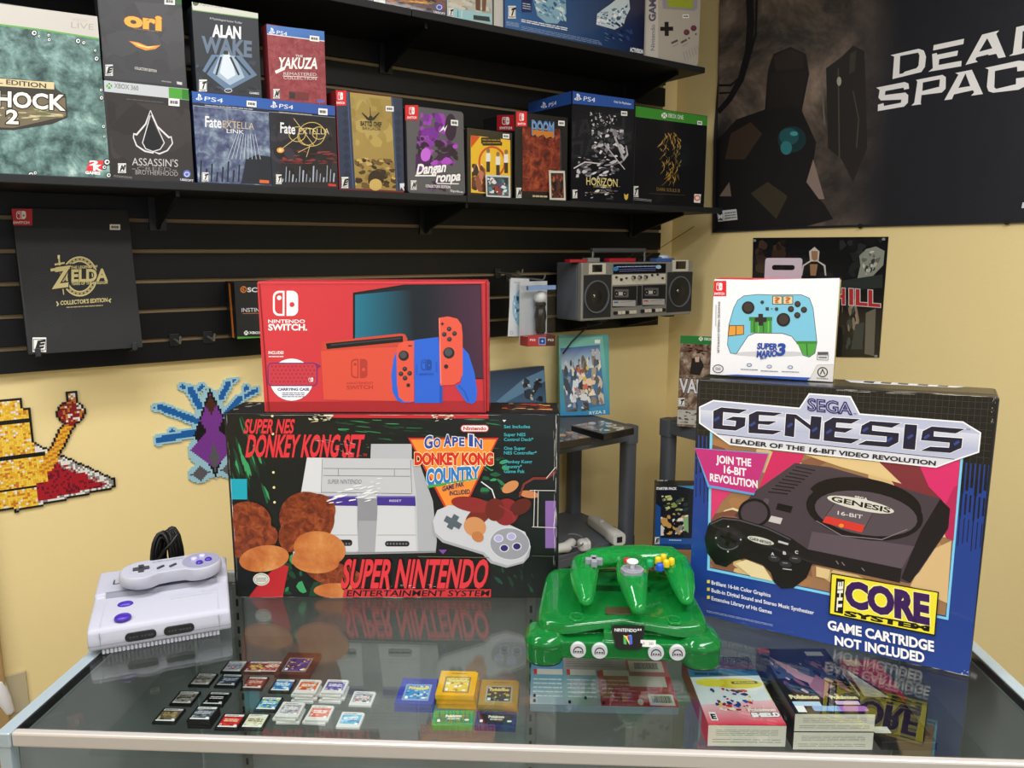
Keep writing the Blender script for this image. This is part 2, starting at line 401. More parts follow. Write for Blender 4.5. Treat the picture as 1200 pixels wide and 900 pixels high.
structure('wall_left', wall_m, [(S0 - .1, S0, -R1, .1, 0, H0)], BF)
structure('floor', floor_m, [(S0 - .2, SC + .2, -R1 - .2, .2, -.05, 0)], BF)
structure('ceiling', ceil_m, [(S0 - .2, SC + .2, -R1 - .2, .2, H0, H0 + .05)], BF)
trim_m = mat('door_trim_paint', '#a8895a', .45)
st, _ = whit(11.5, 842, .03)
structure('trim_1', trim_m, [(st - .09, st, -.03, 0, 0, 1.205)], BF, bevel=.004)

# the slatted wall panel: black boards with bare tan grooves between them
slat_black = mat('slat_black', '#0d0e10', .45, spec=.3, bump=.05, bscale=40); groove_m = mat('slat_groove', '#8d7a5c', .5, spec=.3)
b = MB(); SE = 2.15; GR = [1.2695 + .0757 * k for k in range(20) if 1.2695 + .0757 * k < 2.7]
b.box(S0, SE, -.012, -.001, 1.212, 2.72, 1)
zs = [1.212] + [z for g in GR for z in (g - .0052, g + .0052)] + [2.72]
for k in range(0, len(zs), 2): b.box(S0, SE + .001, -.022, -.0115, zs[k], zs[k + 1], 0)
slatwall = b.build('wall_back_slat_panel', [slat_black, groove_m], bevel=.0012, seg=1, kind='structure'); slatwall.matrix_world = BF

# ------------------------------------------------------------------ display case
alu = mat('brushed_aluminium', '#cbc5be', .3, metal=.3, bump=.05, bscale=200); alu_b = mat('side_aluminium', '#b2c2ca', .3, metal=.3)
gasket = mat('black_gasket', '#15181a', .4); lam = mat('grey_laminate', '#8b8e90', .45, var=.04, bscale=5); glass = pane('clear_glass', ior=1.66); glass_in = pane('shelf_glass', ior=1.35)
steel = mat('shelf_standard_steel', '#8b8984', .35, metal=.6)
CA = R(-2.8); FL = hitz(12, 858.7, GZ); CWID, CDEP = 1.205, .465
case = empty('display_case', 'long glass-topped display case with aluminium rails carrying the boxes and consoles', 'display case', (FL.x, FL.y, 0), CA)
def cloc(p): return MW[case.name].inverted() @ V(p)
def part(name, m, *boxes, bevel=.0008, smooth=None):
    b = MB()
    for bx in boxes: b.box(*bx)
    return b.build(name, m, case, bevel=bevel)
part('front_rail', alu, (0, CWID, 0, .0105, GZ - .0185, GZ - .0004), bevel=.0025)
part('side_rail', alu_b, (-.0175, -.0005, -.002, CDEP, GZ - .0185, GZ - .0004), bevel=.0015)
part('side_rail', alu_b, (CWID + .0005, CWID + .0175, -.002, CDEP, GZ - .0185, GZ - .0004), bevel=.0015)
part('back_rail', alu, (0, CWID, CDEP - .012, CDEP, GZ - .0185, GZ - .0004), bevel=.0015)
part('rail_gasket', gasket, (0, .003, .0105, CDEP - .012, GZ - .012, GZ - .0006))
part('rail_gasket', gasket, (CWID - .003, CWID, .0105, CDEP - .012, GZ - .012, GZ - .0006))
part('top_glass', glass, (.003, CWID - .003, .0105, CDEP - .012, GZ - .003, GZ - .0003), bevel=0)
part('front_glass', glass_in, (.002, CWID - .002, .003, .007, .30, GZ - .019), bevel=0)
part('side_panel', lam, (-.008, -.003, .016, CDEP - .016, .30, GZ - .019))
part('side_panel', lam, (CWID + .003, CWID + .008, .016, CDEP - .016, .30, GZ - .019))
SHZ = GZ - .113
part('glass_shelf', glass_in, (.006, CWID - .006, .125, CDEP - .02, SHZ - .006, SHZ), bevel=0)
part('back_panel', lam, (0, CWID, CDEP - .008, CDEP - .002, .30, GZ - .0185))
part('deck', lam, (-.01, CWID + .01, 0, CDEP, .28, .30))
part('base', mat('case_base', '#4a4a4c', .5), (0, CWID, .03, CDEP - .02, 0, .28))
for x in (-.0165, CWID + .003):
    part('corner_post', alu_b, (x, x + .0135, 0, .014, .28, GZ - .019)); part('corner_post', alu_b, (x, x + .0135, CDEP - .014, CDEP, .28, GZ - .019))
for px in (284, 622):
    q = hit(px, 790, MW[case.name] @ V((0, CDEP - .012, 0)), MW[case.name].to_3x3() @ V((0, -1, 0))); x = cloc(q).x
    so = part('shelf_standard', steel, (x - .008, x + .008, CDEP - .0145, CDEP - .008, .30, GZ - .02))
    b = MB(); z = .33
    while z < GZ - .06: b.box(x - .0022, x + .0022, CDEP - .0149, CDEP - .0146, z, z + .013); z += .0254
    sl = b.build('slot', gasket, so, kind='stuff')

# ------------------------------------------------------------------ wall shelves
shelf_m = mat('shelf_black', '#1a1c1f', .5, spec=.4)
USZ, LSZ = 2.105, 1.648
def wall_shelf(label, s0, s1, z, brackets, joints=()):
    o = empty('wall_shelf', label, 'shelf', wp(s0, 0, z), WROT, group='black shelves on the slat panel')
    L = s1 - s0; b = MB(); cuts = [0] + [j - s0 for j in joints] + [L]
    for i in range(len(cuts) - 1): b.box(cuts[i] + .001, cuts[i + 1] - .001, -.305, -.0235, -.018, 0)
    b.build('board', shelf_m, o, bevel=.0015)
    for s in brackets:
        b = MB(); x = s - s0
        b.loft([[(x - .004 + dx, -.024, -.018), (x - .004 + dx, -.27, -.018), (x - .004 + dx, -.27, -.03), (x - .004 + dx, -.05, -.085), (x - .004 + dx, -.024, -.10)] for dx in (0, .008)])
        b.box(x - .02, x + .02, -.028, -.0235, -.10, -.018)
        b.build('bracket', gasket, o)
    return o
wall_shelf('upper black shelf on the slatted wall, carrying the large blue box and the handheld-shaped tin', -1.9, 2.045, USZ, (-.3, .35, 1.0, 1.95), (.94,))
wall_shelf('lower black shelf on the slatted wall, carrying the long row of game box sets', -1.9, 2.165, LSZ, (-.9, whit(186, 245, .05)[0], 1.12, 2.0), (1.1,))
# ================================================================== cartons on the counter
EDGE = ['#e8e4da', '#cfcabf', '#f4f2ec']
# ---- large blue and black console carton
blue_card = mat('blue_card', '#1f3b86', .3, coat=.3); GEN = hitz(806.5, 718, GZ), hitz(1136, 793, GZ)
gen = carton('console_carton', 'big blue and black console carton with silver title plate, beside the green console', 'box', *GEN, .363, .075, mat('black_blue_card', '#14161c', .3, coat=.3), H2=.369, bevel=.002)
a = Art(gen, 'front_print', FRONT).crop(800, 430, 1 / 3)
a.poly('#21408f', [(38, 54), (1101, 102), (1006, 1086), (22, 862)])
a.poly('#17181a', [(38, 54), (1101, 102), (1078, 345), (29, 237)])
q = [(38, 54), (1101, 102), (1078, 345), (29, 237)]
for i in range(1, 46): a.line('#383c40', [a.bil(q, i / 46, 0), a.bil(q, i / 46, 1)], 1.3); a.k -= 1
for j in range(1, 10): a.line('#383c40', [a.bil(q, 0, j / 10), a.bil(q, 1, j / 10)], 1.3); a.k -= 1
a.k += 1
ql = [(29, 237), (98, 243), (96, 500), (26, 470)]; qr = [(982, 335), (1078, 345), (1050, 680), (958, 640)]
for qq, n in ((ql, 5), (qr, 6)):
    for i in range(n):
        for v0, v1, wd in ((0, .35, .62), (.35, .62, .36), (.62, .95, .16)):
            u = (i + .5) / n; h = wd / n / 2
            a.poly('#17181a', [a.bil(qq, u - h, v0), a.bil(qq, u + h, v0), a.bil(qq, u + h, v1 - .04 * (i % 3)), a.bil(qq, u - h, v1 - .04 * (i % 3))])
a.frame('#7fd0f2', [(101, 215), (982, 315), (930, 884), (91, 710)], 9)
pic = [(106, 222), (976, 320), (924, 874), (97, 704)]
a.poly('#9c7450', pic)
a.blotch(pic, ['#b48c5e', '#d8b880', '#8a5c44', '#a8784e', '#e2cc98', '#7a4a3c'], 60, 3, .11, .6)
a.poly('#7c3038', [(690, 330), (850, 345), (925, 480), (760, 440)])
a.poly('#d8306c', [(830, 340), (975, 325), (952, 600), (935, 600), (915, 470), (865, 420)]); a.poly('#b82a58', [(955, 420), (968, 415), (952, 610), (925, 600), (905, 520)])
a.poly('#cf2c62', [(318, 296), (428, 306), (412, 340), (300, 425), (262, 440)]); a.poly('#d93c70', [(101, 420), (180, 432), (140, 470), (100, 540)])
a.poly('#e0c48c', [(430, 308), (690, 333), (770, 410), (560, 352)]); a.poly('#d9b884', [(860, 650), (945, 610), (930, 830), (800, 770)])
# pictured console
a.poly('#473c44', [(395, 337), (520, 352), (905, 463), (940, 497), (932, 570), (832, 720), (795, 760), (560, 700), (300, 592), (183, 522), (250, 440)])
a.poly('#1b161b', [(905, 464), (940, 498), (934, 566), (800, 759), (768, 742), (815, 628), (838, 575)])
a.poly('#5d5059', [(455, 578), (815, 630), (770, 708), (440, 640)]); a.poly('#191518', [(440, 640), (770, 708), (764, 758), (430, 686)])
for i in range(9):
    t = i / 8; a.line('#221b20', [(398 - 96 * t, 350 + 88 * t), (466 - 96 * t, 364 + 82 * t)], 4)
a.ell('#171216', 640, 508, 208, 98, 9); a.ell('#554a51', 645, 514, 182, 76, 9); a.ring('#171216', 640, 478, 190, 76, 22, 9, a0=190, a1=360)
a.line('#857a80', [(470, 540), (560, 592), (700, 606), (790, 570)], 3)
a.poly('#62565d', [(537, 476), (674, 503), (640, 566), (503, 522)]); a.frame('#2a2226', [(537, 476), (674, 503), (640, 566), (503, 522)], 2)
a.poly('#d83a30', [(505, 523), (641, 556), (630, 582), (492, 545)]); a.ell('#f08a3a', 558, 557, 9, 7)
a.text('#ded8d4', '16-BIT', (545, 518), (632, 533), 13, .01, .1)
a.ell('#d9d5c9', 626, 483, 120, 20, 12); a.text('#26221f', 'GENESIS', (524, 470), (728, 512), 17, .03, .15); a.text('#e4e0d4', 'SEGA', (606, 462), (650, 470), 10, .03)
a.poly('#0f0d10', [(335, 478), (388, 490), (380, 512), (328, 500)]); a.poly('#cbc3c2', [(312, 522), (352, 531), (344, 552), (302, 542)]); a.poly('#5a4f57', [(288, 460), (306, 464), (300, 484), (280, 480)])
a.ring('#100f12', 252, 512, 52, 46, 9)
# pictured controller
a.poly('#131215', [(78, 600), (93, 548), (140, 526), (200, 532), (300, 562), (385, 602), (440, 640), (457, 690), (436, 740), (390, 776), (348, 778), (322, 757), (310, 722), (280, 694), (218, 672), (182, 682), (152, 702), (116, 692), (86, 652)])
a.line('#4c4a50', [(98, 552), (142, 532), (200, 538), (298, 567), (380, 606)], 5)
a.ell('#222125', 161, 603, 50, 44); a.ring('#6a686e', 161, 603, 44, 38, 3, a0=40, a1=150); a.line('#0b0b0d', [(135, 590), (188, 616)], 14); a.line('#0b0b0d', [(166, 578), (156, 628)], 14)
for x, y in ((161, 560), (205, 606), (160, 648), (118, 600)): a.ell('#c8c6c8', x, y, 3)
a.ell('#cfcfc4', 275, 609, 48, 11, 14); a.text('#2a2826', 'GENESIS', (236, 605), (312, 624), 9, .03)
for x, y in ((322, 672), (362, 692), (396, 676)): a.ell('#2b2a2f', x, y, 22, 12, 12); a.line('#8f8d92', [(x - 10, y - 5), (x + 8, y - 3)], 3)
a.line('#c8c6c8', [(337, 612), (372, 622)], 7); a.line('#c8c6c8', [(352, 708), (384, 712)], 3)
for i, t in enumerate('ABC'): a.text('#d8d6d8', t, (312 + i * 42, 660 - i * 3), (322 + i * 42, 662 - i * 3), 10, .03)
a.poly('#e8d6a4', [(186, 690), (225, 676), (285, 700), (318, 752), (240, 735)]); a.poly('#e0c48c', [(470, 700), (520, 712), (512, 745), (470, 735)])
a.line('#8a8286', [(540, 680), (548, 692)], 3); a.line('#8a8286', [(560, 685), (570, 697)], 3); a.line('#8a8286', [(630, 705), (640, 716)], 3)
# title plate
plate = [(61, 141), (109, 118), (412, 145), (446, 94), (590, 104), (622, 165), (985, 193), (1047, 231), (1040, 298), (960, 325), (890, 351), (167, 271), (118, 236), (61, 196)]
a.poly('#b9bed6', plate); a.grad([(64, 150), (1044, 235), (1038, 295), (64, 192)], '#d6d8e6', '#b2b8d2', False, 2)
a.poly('#dadbe4', [(118, 236), (960, 324), (890, 350), (167, 270)]); a.line('#2a2a3c', [(120, 235), (958, 324)], 2.5); a.frame('#f4f4f6', plate, 5)
Z1 = lambda ps: [(30 + .45 * x, 60 + .45 * y) for x, y in ps]; Z2 = lambda ps: [(540 + .5 * x, 90 + .5 * y) for x, y in ps]
LET = [Z1([(178, 210), (238, 183), (437, 200), (375, 226), (250, 215), (245, 322), (350, 330), (355, 285), (275, 275), (330, 255), (425, 262), (420, 325), (350, 360), (175, 345)]),
       Z1([(455, 240), (515, 212), (710, 225), (650, 245), (530, 238), (528, 288), (665, 290), (610, 315), (525, 308), (523, 352), (705, 365), (640, 390), (452, 378)]),
       Z1([(745, 232), (822, 238), (934, 322), (940, 250), (1018, 257), (1003, 430), (928, 423), (932, 352), (812, 262), (803, 410), (733, 400)]),
       [(500, 195), (529, 178), (622, 183), (594, 197), (540, 193), (538, 212), (598, 216), (572, 229), (535, 225), (533, 246), (622, 253), (592, 267), (497, 257)],
       Z2([(182, 232), (242, 200), (450, 215), (390, 243), (252, 226), (250, 268), (440, 285), (435, 345), (368, 380), (155, 362), (212, 338), (355, 348), (358, 305), (172, 288)]),
       Z2([(485, 222), (568, 228), (552, 398), (470, 390)]),
       Z2([(610, 270), (672, 238), (900, 255), (838, 283), (685, 268), (682, 308), (885, 322), (878, 385), (800, 420), (600, 405), (660, 380), (795, 388), (800, 348), (598, 330)])]
for L in LET: a.frame('#f6f6f8', L, 7)
for L in LET: a.poly('#191b38', L); a.frame('#0c0c16', L, 2)
for x, y in ((118, 178), (244, 196), (375, 200), (462, 215), (512, 222), (640, 215), (725, 250), (797, 240), (855, 240), (960, 262)): a.line('#34488a', [(x - 6, y + 10), (x + 12, y - 2)], 9)
a.text('#28286a', 'SEGA', (442, 151), (594, 166), 40, .045); a.text('#c3c7dc', 'SEGA', (442, 151), (594, 166), 40, -.032)
a.text('#3a3a50', 'TM', (600, 166), (612, 167), 5); a.text('#3a3a50', 'TM', (996, 220), (1010, 222), 6)
a.text('#15151c', 'LEADER OF THE 16-BIT VIDEO REVOLUTION', (170, 266), (888, 345), 15, .03, .12)
# flashes and copy
a.poly('#58a0e0', [(34, 282), (304, 302), (252, 450), (90, 422)]); a.poly('#c2307a', [(38, 284), (302, 305), (254, 443), (95, 414)])
for t, p0, p1 in (('JOIN THE', (120, 335), (241, 348)), ('16-BIT', (147, 371), (224, 382)), ('REVOLUTION', (98, 399), (264, 424))): a.text('#f6ecf2', t, p0, p1, 25, .035)
a.poly('#17140c', [(522, 722), (901, 789), (888, 944), (514, 868)]); a.poly('#f2e436', [(526, 727), (896, 792), (884, 938), (519, 864)])
a.poly('#14120f', [(541, 740), (571, 745), (564, 866), (533, 860)]); a.text('#f4f0e0', 'THE', (559, 852), (565, 755), 17, .05, up=(-1, .05))
a.text('#3a1858', 'CORE', (578, 834), (862, 898), 80, .06, h1=93, out='#f7ef9a', ow=.03); a.text('#191410', 'SYSTEM', (573, 872), (862, 926), 17, .06, .1)
a.text('#f4f4f6', 'GAME CARTRIDGE', (512, 919), (882, 997), 30, .04, h1=34); a.text('#f4f4f6', 'NOT INCLUDED', (537, 973), (848, 1036), 29, .04, h1=33)
for t, y0, x1, y1 in (('Brilliant 16-bit Color Graphics', 762, 310, 807), ('Built-in Digital Sound and Stereo Music Synthesizer', 789, 462, 868), ('Extensive Library of Hit Games', 817, 314, 866)):
    a.text('#eceef4', t, (103, y0), (x1, y1), 13, .02); a.rect('#f0e04a', 87, y0 - 15, 97, y0 - 4)
a.fine('#8f9cc0', [(86, 852), (318, 902), (318, 910), (86, 860)], 2, 5, .5, 12)
# scuffed edges
for qq, n, sd in (([(540, 77), (1100, 100), (1100, 108), (540, 84)], 26, 1), ([(1090, 100), (1102, 102), (1092, 200), (1082, 200)], 14, 2), ([(560, 985), (1006, 1080), (1006, 1087), (560, 992)], 16, 3), ([(985, 1060), (1008, 1064), (1006, 1086), (978, 1080)], 8, 4)):
    a.blotch(qq, EDGE, n, sd, .09, .5)
a.blotch([(60, 860), (420, 930), (420, 965), (60, 890)], ['#5468a4', '#3a5096', '#7080b0'], 14, 9, .08, .3)
a.build(ink('gloss_card', .22, coat=.35))
wd, H, dp = DIM[gen.name]
b = Art(gen, 'top_print', ((-wd / 2, 0, .363), (-.006 / wd, 0, 1))).crop(800, 430, 1 / 3)
b.poly('#1b1b1c', [(88, 38), (540, 42), (1090, 71), (1098, 97), (40, 50)])
b.poly('#c9d0d8', [(570, 44), (620, 40), (900, 50), (985, 62), (994, 70), (960, 73), (640, 58), (590, 54)])
for x in (640, 700, 760, 830, 900): b.poly('#2a3050', [(x, 50 + (x - 640) * .05), (x + 36, 52 + (x - 640) * .05), (x + 30, 58 + (x - 640) * .05), (x - 6, 55 + (x - 640) * .05)])
b.text('#e8e8e8', 'Recommended for ages 6 and up', (98, 55), (186, 60), 7, .02)
b.build(ink('gloss_card'))

# ---- console set carton, worn
black_card = mat('black_card', '#15181a', .32, coat=.2)
snes = carton('console_carton', 'worn wide black console carton with red lettering, under the red box', 'box', hitz(276, 699, GZ), hitz(654, 701.5, GZ), .3007, .09, black_card, bevel=.002)
a = Art(snes, 'front_print', FRONT).crop(260, 460, 1 / 3)
a.poly('#14191a', [(14, 75), (1178, 75), (1176, 722), (58, 720)])
a.clip = [(15, 76), (1178, 76), (1176, 722), (58, 720)]
GREEN = ['#17402c', '#1d5a3a', '#2a7a4c', '#123022', '#0f2018', '#3a9a60']
a.blotch([(14, 80), (130, 90), (170, 390), (24, 380)], GREEN, 45, 11, .16, .25, 60); a.blotch([(390, 92), (640, 92), (640, 175), (420, 150)], GREEN, 26, 12, .14, .2, 5)
a.blotch([(640, 92), (980, 92), (1000, 200), (640, 170)], GREEN, 26, 13, .14, .2, 5); a.blotch([(930, 220), (1010, 230), (1020, 420), (900, 400)], GREEN, 30, 14, .2, .2, 10)
a.blotch([(930, 590), (1170, 560), (1170, 715), (950, 715)], ['#10241c', '#173a2a', '#1d4a38', '#121a18'], 30, 15, .14, .2, 80); a.blotch([(190, 560), (420, 560), (420, 715), (80, 715)], GREEN, 26, 16, .2, .3, 70)
a.poly('#1aa2b6', [(20, 303), (89, 303), (90, 375), (23, 375)]); a.poly('#8c66aa', [(1137, 380), (1174, 380), (1174, 546), (1137, 546)])
for x, y in ((178, 82), (180, 145), (182, 280), (184, 333), (186, 385)): a.ell('#e8dc9c', x, y, 4.5)
a.poly('#c22a34', [(385, 76), (937, 76), (937, 91), (392, 88)])
RED = '#dc343e'
a.text(RED, 'SUPER NES', (78, 142), (250, 142), 47, .03, .17); a.text(RED, 'DONKEY KONG SET', (85, 224), (490, 224), 73, .035, .16); a.text(RED, 'TM', (497, 224), (510, 224), 10)
# pictured console
a.poly('#c4c5c9', [(300, 228), (523, 231), (525, 180), (668, 180), (668, 232), (692, 238), (742, 380), (756, 520), (752, 562), (250, 572), (258, 440), (281, 340)])
a.poly('#b7b8bd', [(525, 180), (668, 180), (668, 232), (525, 231)]); a.poly('#d6d7da', [(300, 228), (356, 229), (352, 350), (281, 345)]); a.poly('#aeb0b5', [(668, 232), (692, 238), (742, 380), (756, 520), (752, 562), (690, 562), (684, 360)])
for p in ([(354, 232), (350, 352)], [(664, 236), (668, 352)], [(357, 266), (662, 268)], [(357, 291), (662, 294)], [(410, 268), (410, 290)], [(607, 270), (607, 292)], [(352, 350), (668, 355)]): a.line('#6f7176', p, 2)
a.text('#7f8086', 'SUPER NINTENDO', (372, 320), (490, 320), 15, .01, .15)
a.poly('#8f9096', [(478, 372), (546, 372), (552, 562), (476, 562)]); a.poly('#a4a5aa', [(480, 450), (550, 450), (552, 562), (476, 562)])
for x0, x1 in ((352, 476), (545, 680)):
    a.poly('#d0d1d4', [(x0 + 4, 396), (x1 - 2, 398), (x1 + 4, 556), (x0 - 6, 560)]); a.line('#8b8c92', [(x0 + 2, 500), (x1 + 2, 500)], 2)
    a.poly('#43318a', [(x0, 363), (x1, 363), (x1 + 2, 398), (x0 + 2, 396)]); a.line('#6a58b0', [(x0, 366), (x1, 366)], 4)
a.text('#c8c0e0', 'RESET', (590, 383), (632, 383), 7, .02)
a.rr('#1c1c20', 574, 521, 660, 540, 9); a.rr('#1c1c20', 372, 516, 459, 538, 9)
for x0 in (580, 380):
    for k in range(7): a.rect('#6f7076', x0 + k * 11, 527, x0 + k * 11 + 6, 534)
a.line('#8b8c92', [(252, 566), (752, 558)], 5)
a.blotch([(430, 300), (590, 300), (560, 378), (360, 392)], ['#f0f0f2', '#e4e4e8', '#fafafa'], 34, 21, .09, .4, -25)
# warm brown rounded shapes in place of the figures
KC = [(15, 76), (1178, 76), (1176, 722), (58, 720)]
def dabs(name, m, shapes, lift):
    k = Art(snes, name, FRONT, lift=lift).crop(260, 460, 1 / 3); k.clip = KC
    for x, y, rx, ry, ro in shapes: k.ell('#808080', x, y, rx, ry, ro)
    k.build(m)
a.poly('#b8242c', [(96, 718), (140, 660), (205, 600), (236, 610), (215, 720)])
dabs('fur_print', mottle('fur_print', ['#3c160a', '#6a2a14', '#8e3f1e', '#a85a2e'], 70, dist=1.2), [(95, 448, 80, 66, 10), (110, 520, 92, 58, -20), (300, 440, 98, 92, 20), (335, 415, 66, 60, -10), (400, 640, 110, 44, 16), (245, 500, 44, 60, 10)], .0016)
dabs('tan_print', mottle('tan_print', ['#9a4e24', '#b8642f', '#cc8244', '#dca468'], 14, dist=.3), [(150, 582, 88, 46, -8), (345, 548, 92, 62, 8), (330, 590, 84, 44, 4), (400, 694, 76, 26, 0)], .0020)
a.ell('#d9d9cc', 140, 655, 29, 22); a.ring('#8a8a7c', 140, 655, 24, 17, 2); a.fine('#6a6a5c', [(122, 648), (158, 648), (158, 664), (122, 664)], 3, 3, .4, 4)
# wedge flash
a.poly('#c4362a', [(655, 158), (973, 158), (853, 408), (786, 408)]); a.poly('#f28e34', [(664, 164), (965, 164), (850, 400), (790, 400)])
NB = '#2a4896'
for t, p0, p1, h in (('G', (714, 196), (740, 192), 40), ('O', (746, 192), (768, 190), 30), ('A', (782, 188), (806, 187), 38), ('P', (812, 186), (830, 186), 30), ('E', (836, 186), (852, 187), 28), ('I', (872, 186), (880, 187), 38), ('N', (890, 188), (914, 196), 30)): a.text(NB, t, p0, p1, h, .04, out='#f0e8e0', ow=.05)
a.text('#d42a20', 'DONKEY KONG', (680, 251), (953, 251), 38, .06, out='#f4e0a0', ow=.045)
a.text('#2f78c0', 'COUNTRY', (722, 326), (904, 298), 56, .05, h1=38, out='#e8f0e0', ow=.05); a.line('#4aa04a', [(724, 330), (790, 319)], 9); a.line('#4aa04a', [(790, 318), (900, 301)], 5)
a.text('#2a2a54', 'GAME PAK', (776, 346), (851, 327), 16, .03); a.text('#2a2a54', 'INCLUDED', (801, 360), (872, 354), 15, .03)
a.rr('#c03038', 839, 112, 939, 138, 12); a.rr('#f0ece8', 842, 115, 936, 135, 10); a.text('#c03038', 'Nintendo', (850, 131), (929, 131), 12, .04)
TE = '#3fa8b0'
for t, x, y in (('Set Includes', 1083, 124), ('Super NES', 1067, 152), ('Control Deck*', 1095, 169), ('One Super', 1067, 200), ('NES Controller*', 1107, 216), ('Donkey Kong', 1090, 247), ('Country*', 1055, 264), ('Game Pak', 1064, 281)): a.text(TE, t, (992, y), (x, y), 11, .02)
a.poly('#e0e0dc', [(986, 95), (1000, 95), (993, 103)])
# pictured controller
a.line('#e0e4e4', [(912, 312), (950, 340), (968, 395)], 4)
a.poly('#c9cad0', [(742, 450), (758, 412), (800, 394), (850, 400), (1000, 458), (1066, 488), (1086, 540), (1062, 590), (1005, 606), (952, 590), (922, 560), (780, 516), (750, 490)])
a.poly('#a9aab2', [(742, 455), (750, 490), (780, 516), (922, 560), (952, 590), (1005, 606), (1062, 590), (1086, 540), (1080, 575), (1060, 598), (1000, 614), (945, 598), (918, 568), (776, 525), (744, 495)])
a.ell('#9a9ba4', 1012, 530, 70, 56, 8); a.ring('#d4d5da', 1012, 530, 70, 56, 3, 8)
for c, x, y in (('#b4acdc', 973, 511), ('#b4acdc', 1018, 504), ('#32266c', 993, 545), ('#32266c', 1037, 539)): a.ell('#d8d8e0', x, y, 17, 14); a.ell(c, x, y, 13, 11)
a.line('#56626a', [(785, 440), (840, 470)], 22); a.line('#56626a', [(826, 430), (800, 476)], 22)
for c, x, y, rx, ry, ro in (('#74281e', 905, 430, 60, 30, -40), ('#8c2a28', 880, 392, 74, 26, 10), ('#8a2428', 1000, 418, 44, 48, 20), ('#6a241c', 960, 410, 34, 40, 0), ('#cf8a56', 1014, 330, 32, 18, -30), ('#c98050', 1080, 356, 34, 13, 8), ('#5c2018', 1050, 400, 40, 26, -30), ('#d0905c', 890, 470, 40, 34, 20), ('#c07844', 900, 505, 22, 18, 30)): a.ell(c, x, y, rx, ry, ro)
a.line('#78302c', [(1046, 366), (1062, 320), (1095, 300), (1140, 300), (1174, 276)], [6, 8, 9, 9, 10])
for c in ('#a83a38', '#74201f'): a.line(c, [(975, 395), (1020, 420), (1030, 450)], 5 if c == '#a83a38' else 2)
a.text('#30090c', 'SUPER NINTENDO', (423, 685), (930, 685), 94, .05, .17); a.text(RED, 'SUPER NINTENDO', (420, 682), (926, 682), 94, .03, .17)
a.poly('#c92e38', [(432, 689), (946, 689), (946, 717), (426, 717)]); a.text('#15100f', 'ENTERTAINMENT SYSTEM', (440, 713), (938, 713), 20, .02, .2)
a.line('#6a7050', [(690, 574), (940, 578)], 2); a.line('#5a6048', [(1090, 572), (1170, 574)], 2); a.poly('#7a4a9c', [(762, 550), (792, 550), (778, 566)])
# wear
for qq, n, sd in (([(10, 76), (20, 76), (62, 718), (54, 718)], 40, 1), ([(14, 72), (1178, 72), (1178, 79), (14, 79)], 50, 2), ([(1166, 75), (1179, 75), (1177, 720), (1164, 720)], 46, 3), ([(58, 714), (700, 716), (700, 722), (58, 721)], 26, 4), ([(1098, 342), (1160, 344), (1150, 478), (1090, 476)], 0, 5)):
    a.blotch(qq, EDGE, n, sd, .05, .7)
for p in ([(1100, 340), (1096, 470)], [(1112, 345), (1110, 470)], [(1090, 470), (1174, 473)], [(1082, 342), (1172, 343)], [(1174, 260), (1140, 300)]): a.line('#d8d4ca', p, 2.4)
a.blotch([(290, 74), (400, 74), (380, 96), (310, 104)], ['#cfc2a4', '#b8a888', '#e0d8c0'], 26, 6, .16, .5); a.blotch([(735, 74), (830, 76), (815, 92), (750, 100)], ['#cfc2a4', '#b8a888', '#e8e2d0'], 22, 7, .16, .5)
for x0, y0, x1, y1, sd in ((330, 158, 520, 192, 31), (400, 195, 500, 224, 33), (690, 195, 790, 245, 32)): a.blotch([(x0, y0), (x1, y1 - 12), (x1, y1), (x0, y0 + 14)], ['#e8e0d8', '#f2eee8'], 18, sd, .05, .4, 12)
a.blotch([(580, 672), (760, 672), (760, 690), (580, 690)], ['#e8d0cc', '#f0e4e0'], 14, 34, .05, .5)
a.build(ink('worn_card', .3, coat=.2))
b = Art(snes, 'top_print', top_of(snes)).crop(260, 460, 1 / 3)
b.poly('#23211f', [(45, 36), (1140, 34), (1170, 42), (1180, 70), (14, 71)]); b.blotch([(1000, 38), (1150, 40), (1165, 62), (980, 60)], ['#c8442c', '#e0a050', '#8c2a24', '#d8b070'], 26, 8, .14, .5, 10)
b.blotch([(50, 36), (140, 36), (140, 60), (40, 62)], ['#4a4642', '#8c8880', '#302c2a'], 14, 9, .14, .5)
b.build(ink('worn_card'))

# ---- red console box lying across the worn carton
red_card = mat('red_card', '#b8262f', .35, coat=.2)
sw = carton('console_carton', 'glossy red console box with dock and orange controller picture, on the worn wide carton', 'box', hitz(310, 483, GZ + .3012), hitz(570, 484, GZ + .3012), .200, .088, red_card)
a = Art(sw, 'front_print', FRONT).crop(280, 310, .316667)
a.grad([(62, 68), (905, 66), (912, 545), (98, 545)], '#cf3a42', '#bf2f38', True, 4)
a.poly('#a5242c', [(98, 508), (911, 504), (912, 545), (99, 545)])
tv = [(424, 106), (612, 76), (895, 74), (905, 422), (424, 422)]
a.poly('#131c26', tv); a.grad([(430, 112), (640, 92), (660, 420), (430, 420)], '#1f7088', '#131c26', True, 6); a.grad([(700, 76), (895, 75), (904, 420), (700, 420)], '#131c26', '#46243a', True, 6)
a.line('#0b0f14', tv + [tv[0]], 4)
a.joy('#f4f0f0', 126, 97, 219, 190, '#cf3a42'); a.text('#f4f0f0', 'NINTENDO', (109, 216), (244, 216), 12, .02); a.text('#f4f0f0', 'SWITCH.', (110, 243), (252, 243), 22, .035)
a.text('#f4f0f0', 'INCLUDES', (110, 331), (165, 331), 10, .03); a.fine('#f0d8d8', [(110, 337), (166, 337), (166, 344), (110, 344)], 1, 3, .6, 4)
